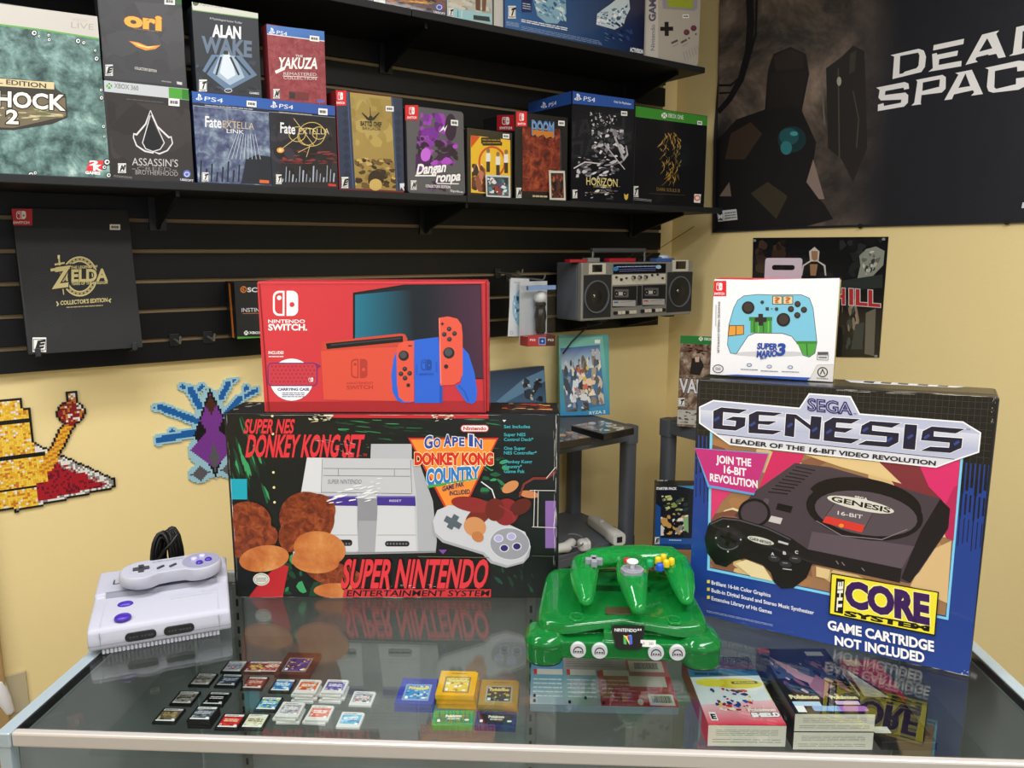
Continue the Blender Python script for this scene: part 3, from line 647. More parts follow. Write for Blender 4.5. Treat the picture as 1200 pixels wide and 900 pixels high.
a.ell('#f2f2f4', 195, 426, 80, 78); a.rr('#6a3070', 106, 363, 291, 450, 16); a.rr('#c43a48', 110, 367, 287, 446, 13)
for j in range(5):
    for i in range(11): a.ell('#a82a3a', 122 + i * 15 + (j % 2) * 7, 377 + j * 14, 4, 4, n=6); a.k -= 1
a.joy('#f4e8e8', 258, 418, 275, 434, '#c43a48'); a.line('#6a3070', [(285, 368), (300, 376), (288, 382)], 4)
a.text('#1c2c70', 'CARRYING CASE', (144, 466), (260, 466), 9, .035); a.fine('#3a4a80', [(160, 472), (246, 472), (246, 492), (160, 492)], 3, 4, .4, 5)
# dock
a.poly('#d7503e', [(303, 318), (612, 302), (612, 505), (314, 500)]); a.poly('#c64636', [(309, 286), (600, 255), (615, 258), (624, 275), (620, 300), (303, 320)]); a.poly('#16171a', [(322, 292), (606, 264), (608, 286), (326, 313)]); a.line('#3a3b40', [(340, 298), (600, 272)], 5)
a.joy('#b03a32', 415, 349, 476, 420, '#d7503e'); a.text('#b03a32', 'NINTENDO', (400, 443), (496, 441), 8, .01); a.text('#b03a32', 'SWITCH', (400, 462), (496, 460), 14, .02)
# grip with two controllers
BL_, OR_ = '#2b62ce', '#de5642'
a.poly(BL_, [(590, 300), (572, 350), (564, 410), (568, 470), (585, 503), (606, 512), (640, 510), (640, 300)]); a.poly(OR_, [(583, 318), (590, 296), (612, 284), (648, 281), (648, 508), (612, 508), (592, 490), (585, 440)])
a.poly(BL_, [(648, 279), (738, 268), (742, 300), (752, 440), (752, 512), (650, 512)]); a.poly('#1f4fae', [(742, 440), (754, 440), (754, 512), (742, 512)])
a.poly(BL_, [(828, 306), (850, 330), (872, 400), (882, 470), (878, 505), (862, 516), (840, 508), (822, 480), (800, 448), (820, 440), (828, 400)]); a.line('#1f4fae', [(812, 446), (835, 470), (850, 505)], 5)
a.poly(OR_, [(739, 197), (775, 192), (808, 200), (824, 222), (828, 260), (828, 405), (818, 432), (795, 445), (745, 447), (742, 300)]); a.line('#f28a74', [(742, 200), (748, 440)], 3)
for x, y, r in ((610, 337, 19), (777, 327, 21)): a.ell('#242426', x, y, r); a.ell('#4a4a4e', x - 2, y - 3, r * .68)
for x, y in ((614, 386), (600, 404), (632, 402), (615, 420), (778, 238), (760, 258), (798, 255), (779, 276)): a.ell('#2a2426', x, y, 8.5); a.ell('#4c4648', x - 1, y - 2, 5)
a.rect('#2a2426', 621, 440, 633, 452); a.ell('#2a2426', 767, 377, 8); a.rect('#3a2a2a', 627, 298, 640, 302); a.line('#3a2426', [(747, 219), (759, 219)], 4); a.line('#3a2426', [(753, 213), (753, 225)], 4)
a.joy('#1d4796', 675, 351, 713, 390, BL_); a.text('#1d4796', 'SWITCH', (668, 410), (720, 408), 7, .02)
for k in range(5): a.line('#1d4796', [(656, 372 + k * 8), (660, 372 + k * 8)], 3); a.line('#1d4796', [(730, 362 + k * 8), (734, 362 + k * 8)], 3)
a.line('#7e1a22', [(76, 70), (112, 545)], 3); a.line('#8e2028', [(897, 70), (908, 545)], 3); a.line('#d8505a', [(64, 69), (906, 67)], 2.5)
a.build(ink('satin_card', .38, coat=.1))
b = MB(); wd, H, dp = DIM[sw.name]; b.box(wd / 2 + .0004, wd / 2 + .0035, .002, .05, .002, H - .002); b.build('end_flap', red_card, sw, bevel=.0006)

# ---- white controller box on top of the blue carton, with a hang tab
mc = carton('controller_box', 'white game controller box with a light blue pad pictured, on the blue carton', 'box', hitz(832, 438.5, GZ + .367), hitz(976, 447.5, GZ + .367), .139, .075, mat('white_card', '#d9d9dc', .35, coat=.2))
a = Art(mc, 'front_print', FRONT).crop(800, 260, .266667)
a.poly('#e9e9ec', [(129, 257), (690, 247), (661, 704), (121, 671)]); a.badge(129, 259, 192, 327)
pad = [(243, 345), (270, 326), (330, 320), (390, 322), (520, 321), (556, 336), (572, 380), (589, 530), (580, 576), (556, 593), (530, 585), (510, 540), (480, 502), (440, 489), (320, 487), (287, 500), (257, 545), (236, 578), (211, 576), (198, 540), (205, 450), (225, 380)]
a.ell('#c8c8cc', 390, 580, 170, 12); a.frame('#223038', pad, 5); a.poly('#78bed6', pad)
a.poly('#4f9e42', [(500, 526), (588, 528), (580, 576), (556, 592), (531, 584)]); a.rect('#3a8434', 500, 524, 589, 536); a.line('#2a6a28', [(545, 536), (548, 588)], 5)
a.poly('#da9840', [(205, 456), (268, 455), (268, 494), (200, 502)]); a.frame('#3a2a18', [(205, 456), (268, 455), (268, 494), (200, 502)], 3); a.line('#3a2a18', [(235, 456), (234, 498)], 3)
for x in (394, 441): a.rect('#3a2a18', x, 325, x + 44, 363); a.rect('#e8c89a', x + 3, 328, x + 41, 360); a.text('#b06a34', '?', (x + 14, 356), (x + 30, 356), 24, .05)
a.rect('#44923e', 298, 418, 392, 487); a.rect('#357c32', 292, 418, 394, 434)
for x in (312, 330, 352, 374): a.rect('#6ab85a' if x % 4 else '#2a6a2a', x, 436, x + 6, 486)
a.line('#2a2427', [(343, 404), (343, 456)], 20); a.line('#2a2427', [(317, 430), (369, 430)], 20)
for x, y, r in ((288, 377, 28), (443, 430, 30)): a.ell('#221c1a', x, y, r); a.ell('#3c322f', x, y - 2, r * .72)
for x, y in ((505, 361), (476, 383), (533, 386), (504, 410)): a.ell('#2a2224', x, y, 13.5); a.ell('#463c3c', x, y - 2, 8)
for x, y in ((350, 353), (413, 383)): a.ell('#2c4048', x, y, 8)
a.rect('#2c4048', 365, 375, 379, 389); a.ell('#48606a', 392, 382, 3)
a.text('#24489e', 'SUPER', (328, 558), (414, 561), 25, .05, .1); a.text('#24489e', 'MARIO', (326, 594), (412, 590), 26, .05, .1); a.text('#24489e', '3', (417, 586), (446, 584), 48, .05, .1); a.text('#24489e', 'BROS.', (342, 604), (370, 600), 9, .03)
for x, y in ((293, 628), (381, 635), (473, 638)): a.ring('#5a74a4', x, y, 10, 6, 3); a.fine('#6a6c74', [(x - 38, y + 16), (x + 38, y + 19), (x + 38, y + 25), (x - 38, y + 22)], 1, int(x), .5, 6)
a.text('#4a4a50', 'ENHANCED WIRELESS CONTROLLER', (157, 352), (153, 576), 8, .02, up=(1, 0)); a.fine('#a8a8ac', [(146, 352), (149, 352), (147, 470), (144, 470)], 1, 4, .8, 2)
a.ring('#4a4a4c', 156, 645, 22, 17, 3.5); a.fine('#7a7a7c', [(144, 638), (168, 639), (168, 652), (144, 651)], 3, 2, .5, 3)
a.poly('#2f58b0', [(178, 672), (240, 670), (562, 684), (546, 697)]); a.poly('#d6d3d0', [(592, 628), (664, 626), (661, 703), (556, 697)]); a.line('#b0aaa4', [(556, 697), (592, 628), (664, 626)], 2)
a.ring('#2c2c30', 615, 660, 21, 20, 5); a.line('#2c2c30', [(605, 670), (615, 648), (625, 670)], 5); a.text('#3a3a3c', 'POWERA', (590, 690), (640, 692), 6, .02)
a.frame('#6a6a6c', [(592, 583), (640, 584), (639, 607), (591, 605)], 2); a.rect('#55555a', 593, 571, 640, 582); a.fine('#5a5a5c', [(597, 590), (634, 590), (634, 601), (597, 600)], 1, 3, .5, 4)
a.build(ink('satin_card'))
wd, H, dp = DIM[mc.name]
b = Art(mc, 'top_print', fn=lambda x, y: V((-wd / 2 + x * wd, dp - y * dp, H)), n=(0, 0, 1)); b.rect('#cf2434', .002, .01, .998, .99); b.text('#f0c8cc', 'ENHANCED WIRELESS CONTROLLER', (.3, .6), (.72, .6), .16, .03); b.build(ink('satin_card'))
b = Art(mc, 'side_print', fn=lambda x, y: V((wd / 2, x * dp, H - y * H)), n=(1, 0, 0)); b.rect('#b8b24a', .01, .004, .99, .996); b.poly('#8c6a48', [(.2, .36), (.9, .36), (.9, .92), (.2, .92)]); b.build(ink('satin_card'))
def tabmesh(parent, name, outer, hole, y0, y1, m):
    lo = [V((x, z, 0)) for x, z in outer]; lh = [V((x, z, 0)) for x, z in hole]; tr = tessellate_polygon([lo, lh]); pts = list(outer) + list(hole); n, k = len(pts), len(outer)
    b = MB(); fs = [tuple(t) for t in tr] + [tuple(i + n for i in t) for t in tr]
    for lo_, hi_ in ((0, k), (k, n)):
        for i in range(lo_, hi_): j = lo_ + (i + 1 - lo_) % (hi_ - lo_); fs.append((i, j, j + n, i + n))
    b.add([(x, y0, z) for x, z in pts] + [(x, y1, z) for x, z in pts], fs)
    return b.build(name, m, parent)
wd, H, dp = DIM[mc.name]
tabmesh(mc, 'hang_tab', rrect(.052, .034, .004, 4, .004, H + .013), rrect(.032, .0075, .0035, 4, .004, H + .016), dp - .004, dp - .003, mat('grey_tab', '#8d8f98', .4))
# ================================================================== boxes on the two wall shelves
def cardmat(c): return mat('card_' + c.strip('#'), c, .38, coat=.1)
SHR = 'game box sets on the lower wall shelf'; SHU = 'boxes on the upper wall shelf'
K = 0.266667
G1, G2, G3 = (0, 0, K), (280, 0, K), (560, 0, K)
def cp(G, x, y): return (G[0] + x * G[2], G[1] + y * G[2])
def sbox(name, label, G, L, Rr, T, depth, c, z=LSZ, D=.292, group=SHR, cat='game box'):
    o = shelfbox(name, label, cat, cp(G, *L), cp(G, *Rr), cp(G, *T), depth, D, z, cardmat(c), group); return o
def art(o, G, name='front_print'): return Art(o, name, FRONT).crop(*G)
def stick(o, G, x0, y0, x1, y1, t='$ 49', sl=0): return sticker(FRONT, o, x0, y0, x1, y1, t, G, sl)

# teal special edition box at the left end
o = sbox('game_box_set', 'large teal special edition box with a cream title plaque, at the row\'s left end', G1, (-265, 400), (462, 480), (300, 57), .07, '#4a5c58')
a = art(o, G1); q = [(-275, -20), (436, 74), (486, 790), (-275, 765)]
a.poly('#4f7474', q); a.build(mottle('teal_water_print', ['#182624', '#2f4a47', '#567570', '#7b9c96', '#b4ccc6'], 24, dist=.25))
a = Art(o, 'front_lettering', FRONT, lift=.0004).crop(*G1)
a.poly('#bcb8b0', [(-275, -20), (436, 74), (440, 168), (-275, 70)]); a.line('#5c9c48', [(-275, 74), (200, 134), (440, 172)], 8)
a.text('#a39b90', 'LIVE', (312, 122), (412, 132), 25, .0); a.text('#b0a89e', 'XBOX', (318, 92), (385, 100), 14)
a.poly('#2f2a20', [(-275, 320), (236, 360), (246, 390), (290, 420), (298, 516), (230, 545), (60, 572), (-275, 560)]); a.poly('#6a6048', [(-275, 400), (286, 430), (290, 510), (60, 562), (-275, 550)]); a.blotch([(-40, 470), (280, 480), (280, 520), (-40, 540)], ['#8a9a5c', '#c8c0a0', '#7a7048', '#b8a878'], 40, 5, .1, .6)
a.poly('#cdbd92', [(-275, 325), (238, 362), (238, 393), (-275, 362)]); a.text('#2f2418', 'SPECIAL EDITION', (-150, 352), (202, 388), 20, .02)
a.text('#efe9d8', 'BIOSHOCK', (-228, 452), (280, 484), 64, .03, out='#15120e', ow=.05); a.text('#f2ecdc', '2', (30, 542), (78, 544), 58, .03, out='#15120e', ow=.05)
a.poly('#d8303a', [(392, 705), (456, 706), (446, 752), (378, 752)]); a.text('#f6f0f0', '2', (396, 726), (430, 728), 20, .05); a.text('#f6f0f0', 'K', (412, 750), (444, 750), 24, .05); a.text('#f0ecec', 'GAMES', (376, 764), (440, 768), 12, .05)
for x, y, r in ((150, 145, 12), (172, 160, 6), (214, 155, 7), (216, 175, 8), (343, 180, 11), (368, 188, 8), (424, 258, 10), (418, 222, 6), (444, 396, 7), (446, 430, 9), (455, 556, 8), (458, 600, 6), (470, 712, 13), (458, 735, 9), (477, 770, 10), (136, 768, 12), (155, 760, 8)): a.ell('#1c2624', x, y, r * 1.2); a.ell('#dfe6e2', x, y, r * .85); a.ell('#3a4a48', x + r * .1, y, r * .45)
a.build(ink('satin_card'))

# black box with the silver emblem, and the dark gold-lettered box standing on it
o = sbox('game_box_set', 'dark box with a silver pointed emblem and green corner band', G1, (466, 600), (842, 600), (645, 375), .05, '#241f1e')
a = art(o, G1); a.poly('#2c2826', [(458, 356), (833, 395), (850, 800), (495, 790)]); a.blotch([(470, 440), (838, 470), (846, 780), (494, 770)], ['#2f2a28', '#262220', '#383230'], 30, 3, .2, 1.4)
a.poly('#bcc0c6', [(457, 353), (833, 392), (834, 441), (459, 402)]); a.poly('#4c9c34', [(741, 384), (833, 394), (834, 440), (742, 430)]); a.poly('#2f7a24', [(800, 391), (833, 394), (834, 440), (800, 436)])
a.xmark('#5a9a48', '#d0d4d0', 480, 378, 13); a.text('#7d827c', 'XBOX 360', (502, 386), (608, 398), 20, .02); a.fine('#5a5452', [(555, 432), (720, 448), (720, 454), (555, 438)], 1, 5, .6, 8)
W_ = '#d8d6d8'
a.poly('#131216', [(662, 520), (716, 628), (700, 652), (666, 662), (634, 646), (627, 626)])
a.line(W_, [(661, 485), (640, 545), (600, 592), (588, 588), (586, 604), (600, 640), (636, 664), (672, 672), (676, 664)], [3, 7, 8, 5, 5, 6, 7, 6, 3]); a.line(W_, [(661, 485), (690, 555), (742, 604), (752, 602), (758, 630), (735, 662), (700, 676), (678, 668)], [3, 7, 8, 5, 5, 6, 7, 3])
a.line(W_, [(666, 505), (722, 628), (704, 656), (672, 666), (640, 654), (626, 628), (660, 508)], 4)
a.text('#c4bfbd', "ASSASSIN'S", (580, 726), (782, 734), 32, .0); a.text('#8a8684', 'CREED', (602, 748), (752, 753), 16, -.01); a.line('#8a8684', [(580, 742), (596, 743)], 3); a.line('#8a8684', [(758, 748), (776, 749)], 3); a.text('#b0abaa', 'BROTHERHOOD', (595, 766), (782, 774), 19, -.01)
a.rating(518, 718, 554, 760, 'M'); a.fine('#8a8684', [(500, 768), (580, 776), (580, 786), (500, 778)], 2, 3, .4, 5)
a.ell('#5a68b4', 821, 764, 17); a.ring('#c8cce8', 821, 766, 10, 9, 4); a.text('#d0d0d8', 'UBISOFT', (792, 793), (849, 799), 9, .03); a.build(ink('gloss_card')); stick(o, G1, 740, 432, 788, 464, '$ 80', 4)
zac = LSZ + DIM[o.name][1] + .001
o = sbox('game_box_set', 'dark box with small orange lettering and a feather, standing on the silver-emblem box', G1, (447, 230), (813, 230), (600, -28), .04, '#29292c', zac, .275)
a = art(o, G1); a.poly('#37373b', [(433, -45), (806, -10), (816, 378), (455, 345)]); a.blotch([(440, 0), (806, 20), (812, 330), (452, 320)], ['#3c3c40', '#333337', '#424246'], 24, 3, .2, 1)
a.text('#e8a63c', 'ori', (552, 112), (704, 132), 60, .05, out='#7a3c14', ow=.02); a.fine('#6a5c48', [(590, 122), (700, 136), (700, 144), (590, 130)], 1, 3, .6, 6)
a.poly('#d98a2e', [(566, 180), (606, 186), (650, 204), (706, 198), (684, 215), (640, 222), (600, 206)]); a.poly('#f2d27a', [(580, 184), (640, 205), (690, 204), (650, 212), (610, 202)])
a.text('#c8c4bc', "COLLECTOR'S EDITION", (592, 304), (688, 318), 11, .02); a.rating(462, 284, 496, 333, 'E'); a.poly('#c8c8c8', [(776, 358), (800, 362), (800, 374), (778, 370)]); a.fine('#8a8a8c', [(710, 352), (755, 358), (755, 366), (710, 360)], 1, 2, .6, 3)
a.rect('#2c5c2a', 772, -6, 808, 22); a.build(ink('satin_card')); stick(o, G1, 722, -8, 768, 20, '$ 90', 3)

# blue-banded box with a city picture, and the dark blue-white box on it
o = sbox('game_box_set', 'blue-banded game box with a stormy city picture, left of its dark twin', G1, (856, 600), (1187, 600), (1015, 418), .05, '#1d2c50')
a = art(o, G1); p = [(843, 402), (1181, 435), (1193, 815), (870, 800)]
a.poly('#4f7474', p); a.build(mottle('storm_print', ['#1a1e30', '#3a3e62', '#566280', '#7d8ea0', '#b4c0c8'], 34, dist=.3))
a = Art(o, 'front_lettering', FRONT, lift=.0004).crop(*G1)
for x in range(0, 13): a.line('#1c2230', [(880 + x * 24, 800), (884 + x * 24, 705 + (x * 37) % 60)], 7)
a.poly('#1c2028', [(1080, 700), (1130, 680), (1190, 690), (1193, 812), (1060, 806)])
for x in range(9): a.line('#c4ccd8', [(1040 + x * 10, 590), (1000 + x * 18, 700)], 2.2)
a.poly('#2b5cac', [(843, 402), (1181, 435), (1182, 480), (847, 447)]); a.poly('#1c2438', [(847, 450), (1182, 482), (1182, 494), (848, 462)]); a.fine('#a8b0c0', [(900, 460), (1110, 478), (1110, 484), (900, 466)], 1, 2, .7, 10); a.line('#b8c4dc', [(848, 464), (1183, 496)], 2)
a.psmark('#e8ecf4', 862, 440, 24, 'PS4', 112, 12); a.text('#e8e8ee', 'Fate', (902, 557), (972, 563), 46, .02); a.text('#d4c49c', 'EXTELLA', (978, 560), (1116, 570), 30, -.01); a.ring('#b8a070', 1010, 552, 24, 20, 3); a.text('#e8e8ee', 'LINK', (996, 584), (1072, 590), 18, .0)
a.rating(888, 758, 916, 797, 'T'); a.poly('#d8672c', [(1140, 790), (1182, 793), (1182, 806), (1140, 804)]); a.build(ink('gloss_card')); stick(o, G1, 1083, 442, 1126, 468, '$ 70', 4)
zfl = LSZ + DIM[o.name][1] + .001
o = sbox('game_box_set', 'dark blue game box with white block lettering and light rays, upper left stack', G1, (854, 230), (1142, 230), (1000, 50), .04, '#20242a', zfl, .275)
a = art(o, G1); a.poly('#23272f', [(842, 12), (1138, 40), (1148, 424), (864, 402)]); a.blotch([(860, 260), (1144, 270), (1147, 420), (864, 400)], ['#2f3a4a', '#1c222a', '#3a4a60', '#141a20'], 40, 3, .12, .5)
a.poly('#5f7894', [(930, 240), (1060, 245), (1130, 330), (1000, 400), (890, 310)]); a.poly('#9fb4c8', [(970, 235), (1030, 240), (1075, 340), (1010, 375), (935, 320)]); a.poly('#d2dee8', [(985, 225), (1010, 225), (1035, 330), (1000, 350), (965, 320)])
for x in (900, 950, 1050, 1100): a.line('#1c2430', [(990 + (x - 995) * .4, 250), (x, 330)], 9)
a.poly('#23282e', [(986, 195), (1000, 192), (1004, 240), (982, 240)]); a.text('#eceff2', 'ALAN', (935, 160), (1057, 170), 50, .04); a.text('#5f7288', 'WAKE', (890, 228), (1104, 250), 66, .04)
a.poly('#cfd0c6', [(842, 2), (1138, 36), (1139, 82), (846, 44)]); a.line('#7aa85c', [(846, 44), (1139, 83)], 4); a.ell('#4a5a44', 860, 12, 14); a.text('#9a9c92', 'XBOX 360', (876, 24), (978, 36), 22, .02); a.text('#b4b6ac', 'LIVE', (1090, 50), (1130, 54), 16, .02)
a.text('#c8ccd2', 'A Psychological Action Thriller', (921, 84), (1064, 106), 9); a.rating(874, 350, 909, 402, 'T'); a.ring('#d0d0d4', 1003, 398, 16, 8, 3); a.text('#e0e0e4', 'GAMES', (1096, 412), (1138, 416), 8, .02); a.build(ink('satin_card'))

# dark blue-banded box with golden rings, and the red box standing on it
o = sbox('game_box_set', 'blue-banded dark game box with golden rings, below the red box', G2, (137, 600), (429, 600), (270, 452), .05, '#20242e')
a = art(o, G2); a.poly('#24242c', [(124, 435), (421, 466), (436, 828), (148, 822)]); a.blotch([(132, 520), (424, 540), (434, 800), (146, 800)], ['#2c2c36', '#1c1c22', '#34323c', '#24222c'], 40, 4, .14, .6); a.blotch([(165, 660), (430, 660), (432, 720), (170, 720)], ['#7a2c30', '#5c2428', '#8c3a3c'], 36, 6, .1, .5)
for cx, cy, r in ((256, 590, 36), (320, 590, 58), (300, 600, 42), (352, 585, 30)): a.ring('#d4b868', cx, cy, r, r * .9, 3)
for p in ([(180, 660), (260, 600)], [(240, 520), (330, 640)], [(320, 640), (260, 670)], [(296, 690), (312, 640)]): a.line('#d8c080', p, 2.5)
a.ell('#f0a050', 182, 660, 16, 12); a.ell('#fbe0a8', 182, 660, 7, 6)
for k in range(16): x = 190 + k * 15; a.line('#aab4c8', [(x, 800), (x + 3, 800 - (k * 53 % 70) - 14)], 3 if k % 3 else 6)
a.poly('#3459a8', [(124, 435), (421, 466), (422, 508), (127, 481)]); a.poly('#17181e', [(127, 483), (422, 510), (422, 516), (128, 490)]); a.fine('#b8a878', [(175, 490), (320, 503), (320, 508), (175, 495)], 1, 2, .7, 9); a.line('#9aa8c8', [(128, 491), (422, 517)], 1.6)
a.psmark('#e8ecf4', 140, 473, 24, 'PS4', 92, 8); a.text('#eceaf0', 'Fate', (182, 583), (246, 590), 44, .02); a.text('#e4d49c', 'EXTELLA', (262, 590), (396, 590), 26, -.01)
a.rating(162, 767, 187, 809, 'T'); a.poly('#c83a34', [(392, 806), (426, 810), (426, 820), (392, 818)]); a.build(ink('gloss_card')); stick(o, G2, 348, 476, 388, 504, '$ 60', 3)
zfe = LSZ + DIM[o.name][1] + .001
o = sbox('game_box_set', 'red game box with white brush lettering and blue band, standing on the ringed box', G2, (130, 280), (380, 280), (250, 124), .04, '#7a2a2e', zfe, .275)
a = art(o, G2); a.poly('#943a40', [(120, 110), (375, 138), (384, 458), (140, 440)]); a.build(mottle('red_speckle_print', ['#6c2026', '#8a3036', '#984248', '#a85458'], 60))
a = Art(o, 'front_lettering', FRONT, lift=.0004).crop(*G2)
a.poly('#2f6cb8', [(119, 108), (375, 138), (376, 178), (122, 146)]); a.line('#e0e4ec', [(122, 149), (376, 181)], 4); a.psmark('#e8ecf4', 132, 148, 22, 'PS4', 74, 10)
a.text('#e8dcd8', 'THE', (248, 249), (280, 252), 9, .02); a.text('#f4f0ee', 'YAKUZA', (172, 300), (342, 302), 46, .03, .12); a.line('#f4f0ee', [(160, 318), (200, 300)], 14); a.text('#e0d4d2', 'REMASTERED', (196, 330), (340, 334), 13, .0); a.text('#e0d4d2', 'COLLECTION', (196, 348), (340, 352), 13, .0); a.line('#f0e4e2', [(192, 334), (346, 340)], 2.5)
a.rating(150, 391, 179, 433, 'M'); a.poly('#74383a', [(219, 400), (306, 408), (306, 442), (219, 436)]); a.poly('#3a3436', [(222, 406), (246, 408), (246, 434), (222, 432)]); a.text('#5878d0', 'SEGA', (343, 449), (378, 452), 13, .03); a.build(ink('gloss_card')); stick(o, G2, 310, 156, 352, 180, '$ 55', 5)

# navy and gold box
o = sbox('game_box_set', 'navy box with a broad gold front panel and red corner badge', G2, (434, 620), (722, 640), (580, 413), .09, '#7a2228')
a = art(o, G2); a.poly('#27344e', [(420, 398), (721, 433), (727, 838), (447, 828)])
for k in range(9): 
    y = 500 + k * 38
    for x in ((452 + k * 1, 484 + k * 1) , (684, 716)): a.poly('#1f2a42', [(x[0], y), ((x[0] + x[1]) / 2, y - 18), (x[1], y), ((x[0] + x[1]) / 2, y + 18)])
gp = [(487, 406), (668, 426), (690, 838), (512, 828)]
a.grad(gp, '#a8924e', '#9c8244', False, 4); a.line('#3a5074', [(476, 404), (502, 828)], 6); a.line('#3a5074', [(672, 426), (696, 838)], 6); a.blotch([(490, 420), (668, 440), (680, 650), (500, 640)], ['#b29c58', '#a08848', '#98803e'], 40, 3, .16, 1)
a.blotch([(506, 690), (684, 700), (690, 836), (512, 826)], ['#6a5230', '#c4a660', '#4a3820', '#8a6c3a', '#32261a'], 70, 5, .12, .8); a.ell('#2e2418', 600, 790, 34, 40); a.ell('#c8aa60', 600, 812, 28, 26)
E_ = '#2a2417'; a.line(E_, [(576, 470), (578, 540)], [2, 7])
for sg in (-1, 1):
    for k in range(4): a.line(E_, [(578 + sg * 6, 530 - k * 2), (578 + sg * (20 + k * 6), 520 - k * 8)], 5)
a.ell(E_, 578, 520, 9, 12); a.text(E_, 'BATTLE CHEF', (534, 552), (626, 557), 19, .04); a.text('#4a3e28', 'BRIGADE', (542, 570), (622, 574), 13, .0)
a.badge(418, 398, 471, 464); a.rating(450, 778, 480, 827, 'E'); a.poly('#dfe2e8', [(706, 806), (740, 806), (736, 820), (722, 820), (738, 838), (724, 838), (712, 822), (708, 836)]); a.build(ink('satin_card')); stick(o, G2, 644, 466, 679, 489, '$ 75', 2)

# grey tin case with rounded corners
s0, _ = whit(*cp(G2, 739, 650), .285); s1, _ = whit(*cp(G2, 990, 660), .285); _, zt = whit(*cp(G2, 860, 476), .285)
tw, th = s1 - s0, zt - LSZ
o = MB().loft([[(x, y, z) for x, z in rrect(tw, th, .010, 5, 0, th / 2)] for y in (0, .035)]).build('game_tin', cardmat('#56565a'), bevel=.002)
place(o, wp((s0 + s1) / 2, .285, LSZ), WROT); tag(o, 'grey steel game case with purple shapes and rounded corners', 'game box', SHR)
a = art(o, G2); a.poly('#59595e', [(745, 470), (970, 494), (985, 510), (994, 846), (986, 856), (762, 842), (750, 830), (732, 480)])
a.blotch([(800, 490), (900, 500), (950, 640), (780, 640)], ['#7a2c9a', '#9c40b4', '#5c2070'], 44, 3, .16, .8); a.blotch([(780, 600), (960, 620), (965, 760), (775, 750)], ['#4a1c5c', '#8c34a8', '#2a1c30', '#b04cc8', '#382040'], 60, 4, .13, .8); a.blotch([(820, 780), (930, 780), (920, 845), (835, 840)], ['#4a1c5c', '#3a2440', '#6a2c80'], 14, 5, .2, .8)
a.ell('#c86adc', 820, 680, 22, 30, 10); a.ell('#301c38', 930, 560, 26, 60); a.poly('#f0f0f2', [(878, 582), (900, 552), (902, 566), (916, 548), (904, 580), (900, 568)])
a.text('#f4f2f4', 'Dangan', (780, 766), (905, 754), 42, .04, .2, out='#1c1420', ow=.05); a.text('#f4f2f4', 'ronpa', (866, 800), (970, 792), 40, .04, .2, out='#1c1420', ow=.05); a.line('#f4f2f4', [(774, 772), (866, 772)], 6); a.line('#e8e4e8', [(868, 806), (966, 808)], 5)
a.text('#e8e4e8', "COLLECTOR'S EDITION", (820, 822), (928, 828), 11, .03); a.badge(730, 462, 787, 528); a.rating(754, 793, 780, 834, 'M'); a.text('#d8d8dc', 'Spike', (928, 842), (984, 848), 9, .02); a.build(ink('tin_print', .3)); DIM[o.name] = (tw, th, .035); stick(o, G2, 930, 526, 962, 551, '$ 40', 3)

# black-framed yellow box, with a small card leaning on it
o = sbox('game_box_set', 'black-framed game box with a bright yellow front and red circle', G2, (1004, 700), (1200, 710), (1100, 574), .05, '#1a1818')
a = art(o, G2); a.poly('#1c1a1b', [(999, 560), (1204, 586), (1208, 862), (1011, 850)]); a.poly('#e6b82c', [(1018, 594), (1192, 615), (1194, 858), (1020, 846)]); a.ring('#cc4c1e', 1112, 712, 56, 66, 9); a.poly('#cc4c1e', [(1018, 594), (1060, 600), (1020, 650)])
for x, y in ((1095, 700), (1138, 715), (1174, 705)): a.rect('#e8e4dc', x - 10, y - 26, x + 10, y + 10); a.rect('#2a2624', x - 8, y + 10, x + 8, y + 56); a.ell('#8a6a50', x, y - 38, 8, 10)
a.blotch([(1024, 720), (1082, 720), (1084, 845), (1022, 840)], ['#5c2a24', '#8a4a3a', '#e8dcd0', '#2a1c1c', '#b8705a'], 30, 3, .2, 1); a.rect('#1c1815', 1064, 604, 1150, 632); a.rect('#1c1815', 1070, 624, 1156, 640); a.fine('#e6b82c', [(1070, 608), (1148, 610), (1148, 634), (1072, 634)], 2, 4, .14, 3)
a.build(ink('gloss_card')); stick(o, G2, 1158, 588, 1187, 608, '$ 35', 2)
def leaner(label, G, L, Rr, T, c, paint):
    s0, _ = whit(*cp(G, *L), .299); s1, _ = whit(*cp(G, *Rr), .299); _, zt = whit(*cp(G, *T), .299)
    o = carton('art_card', label, 'card', wp(s0, .302, LSZ), wp(s1, .302, LSZ), zt - LSZ, .0012, mat('card_stock', '#c8c4b8', .5), None, bevel=0, lean=R(-4)); a = art(o, G); paint(a); a.build(ink('gloss_card')); return o
leaner('small teal and red card leaning on the yellow game box', G3, (35, 820), (141, 825), (90, 770), '#888', lambda a: (a.poly('#c4d0d4', [(33, 768), (141, 773), (143, 870), (36, 866)]), a.poly('#2c4a58', [(40, 776), (134, 780), (136, 862), (42, 858)]), a.blotch([(42, 778), (134, 782), (136, 860), (44, 856)], ['#3a7a8a', '#8a2a34', '#1c2430', '#d8dce0', '#5a3a6a'], 40, 3, .14, .8)))

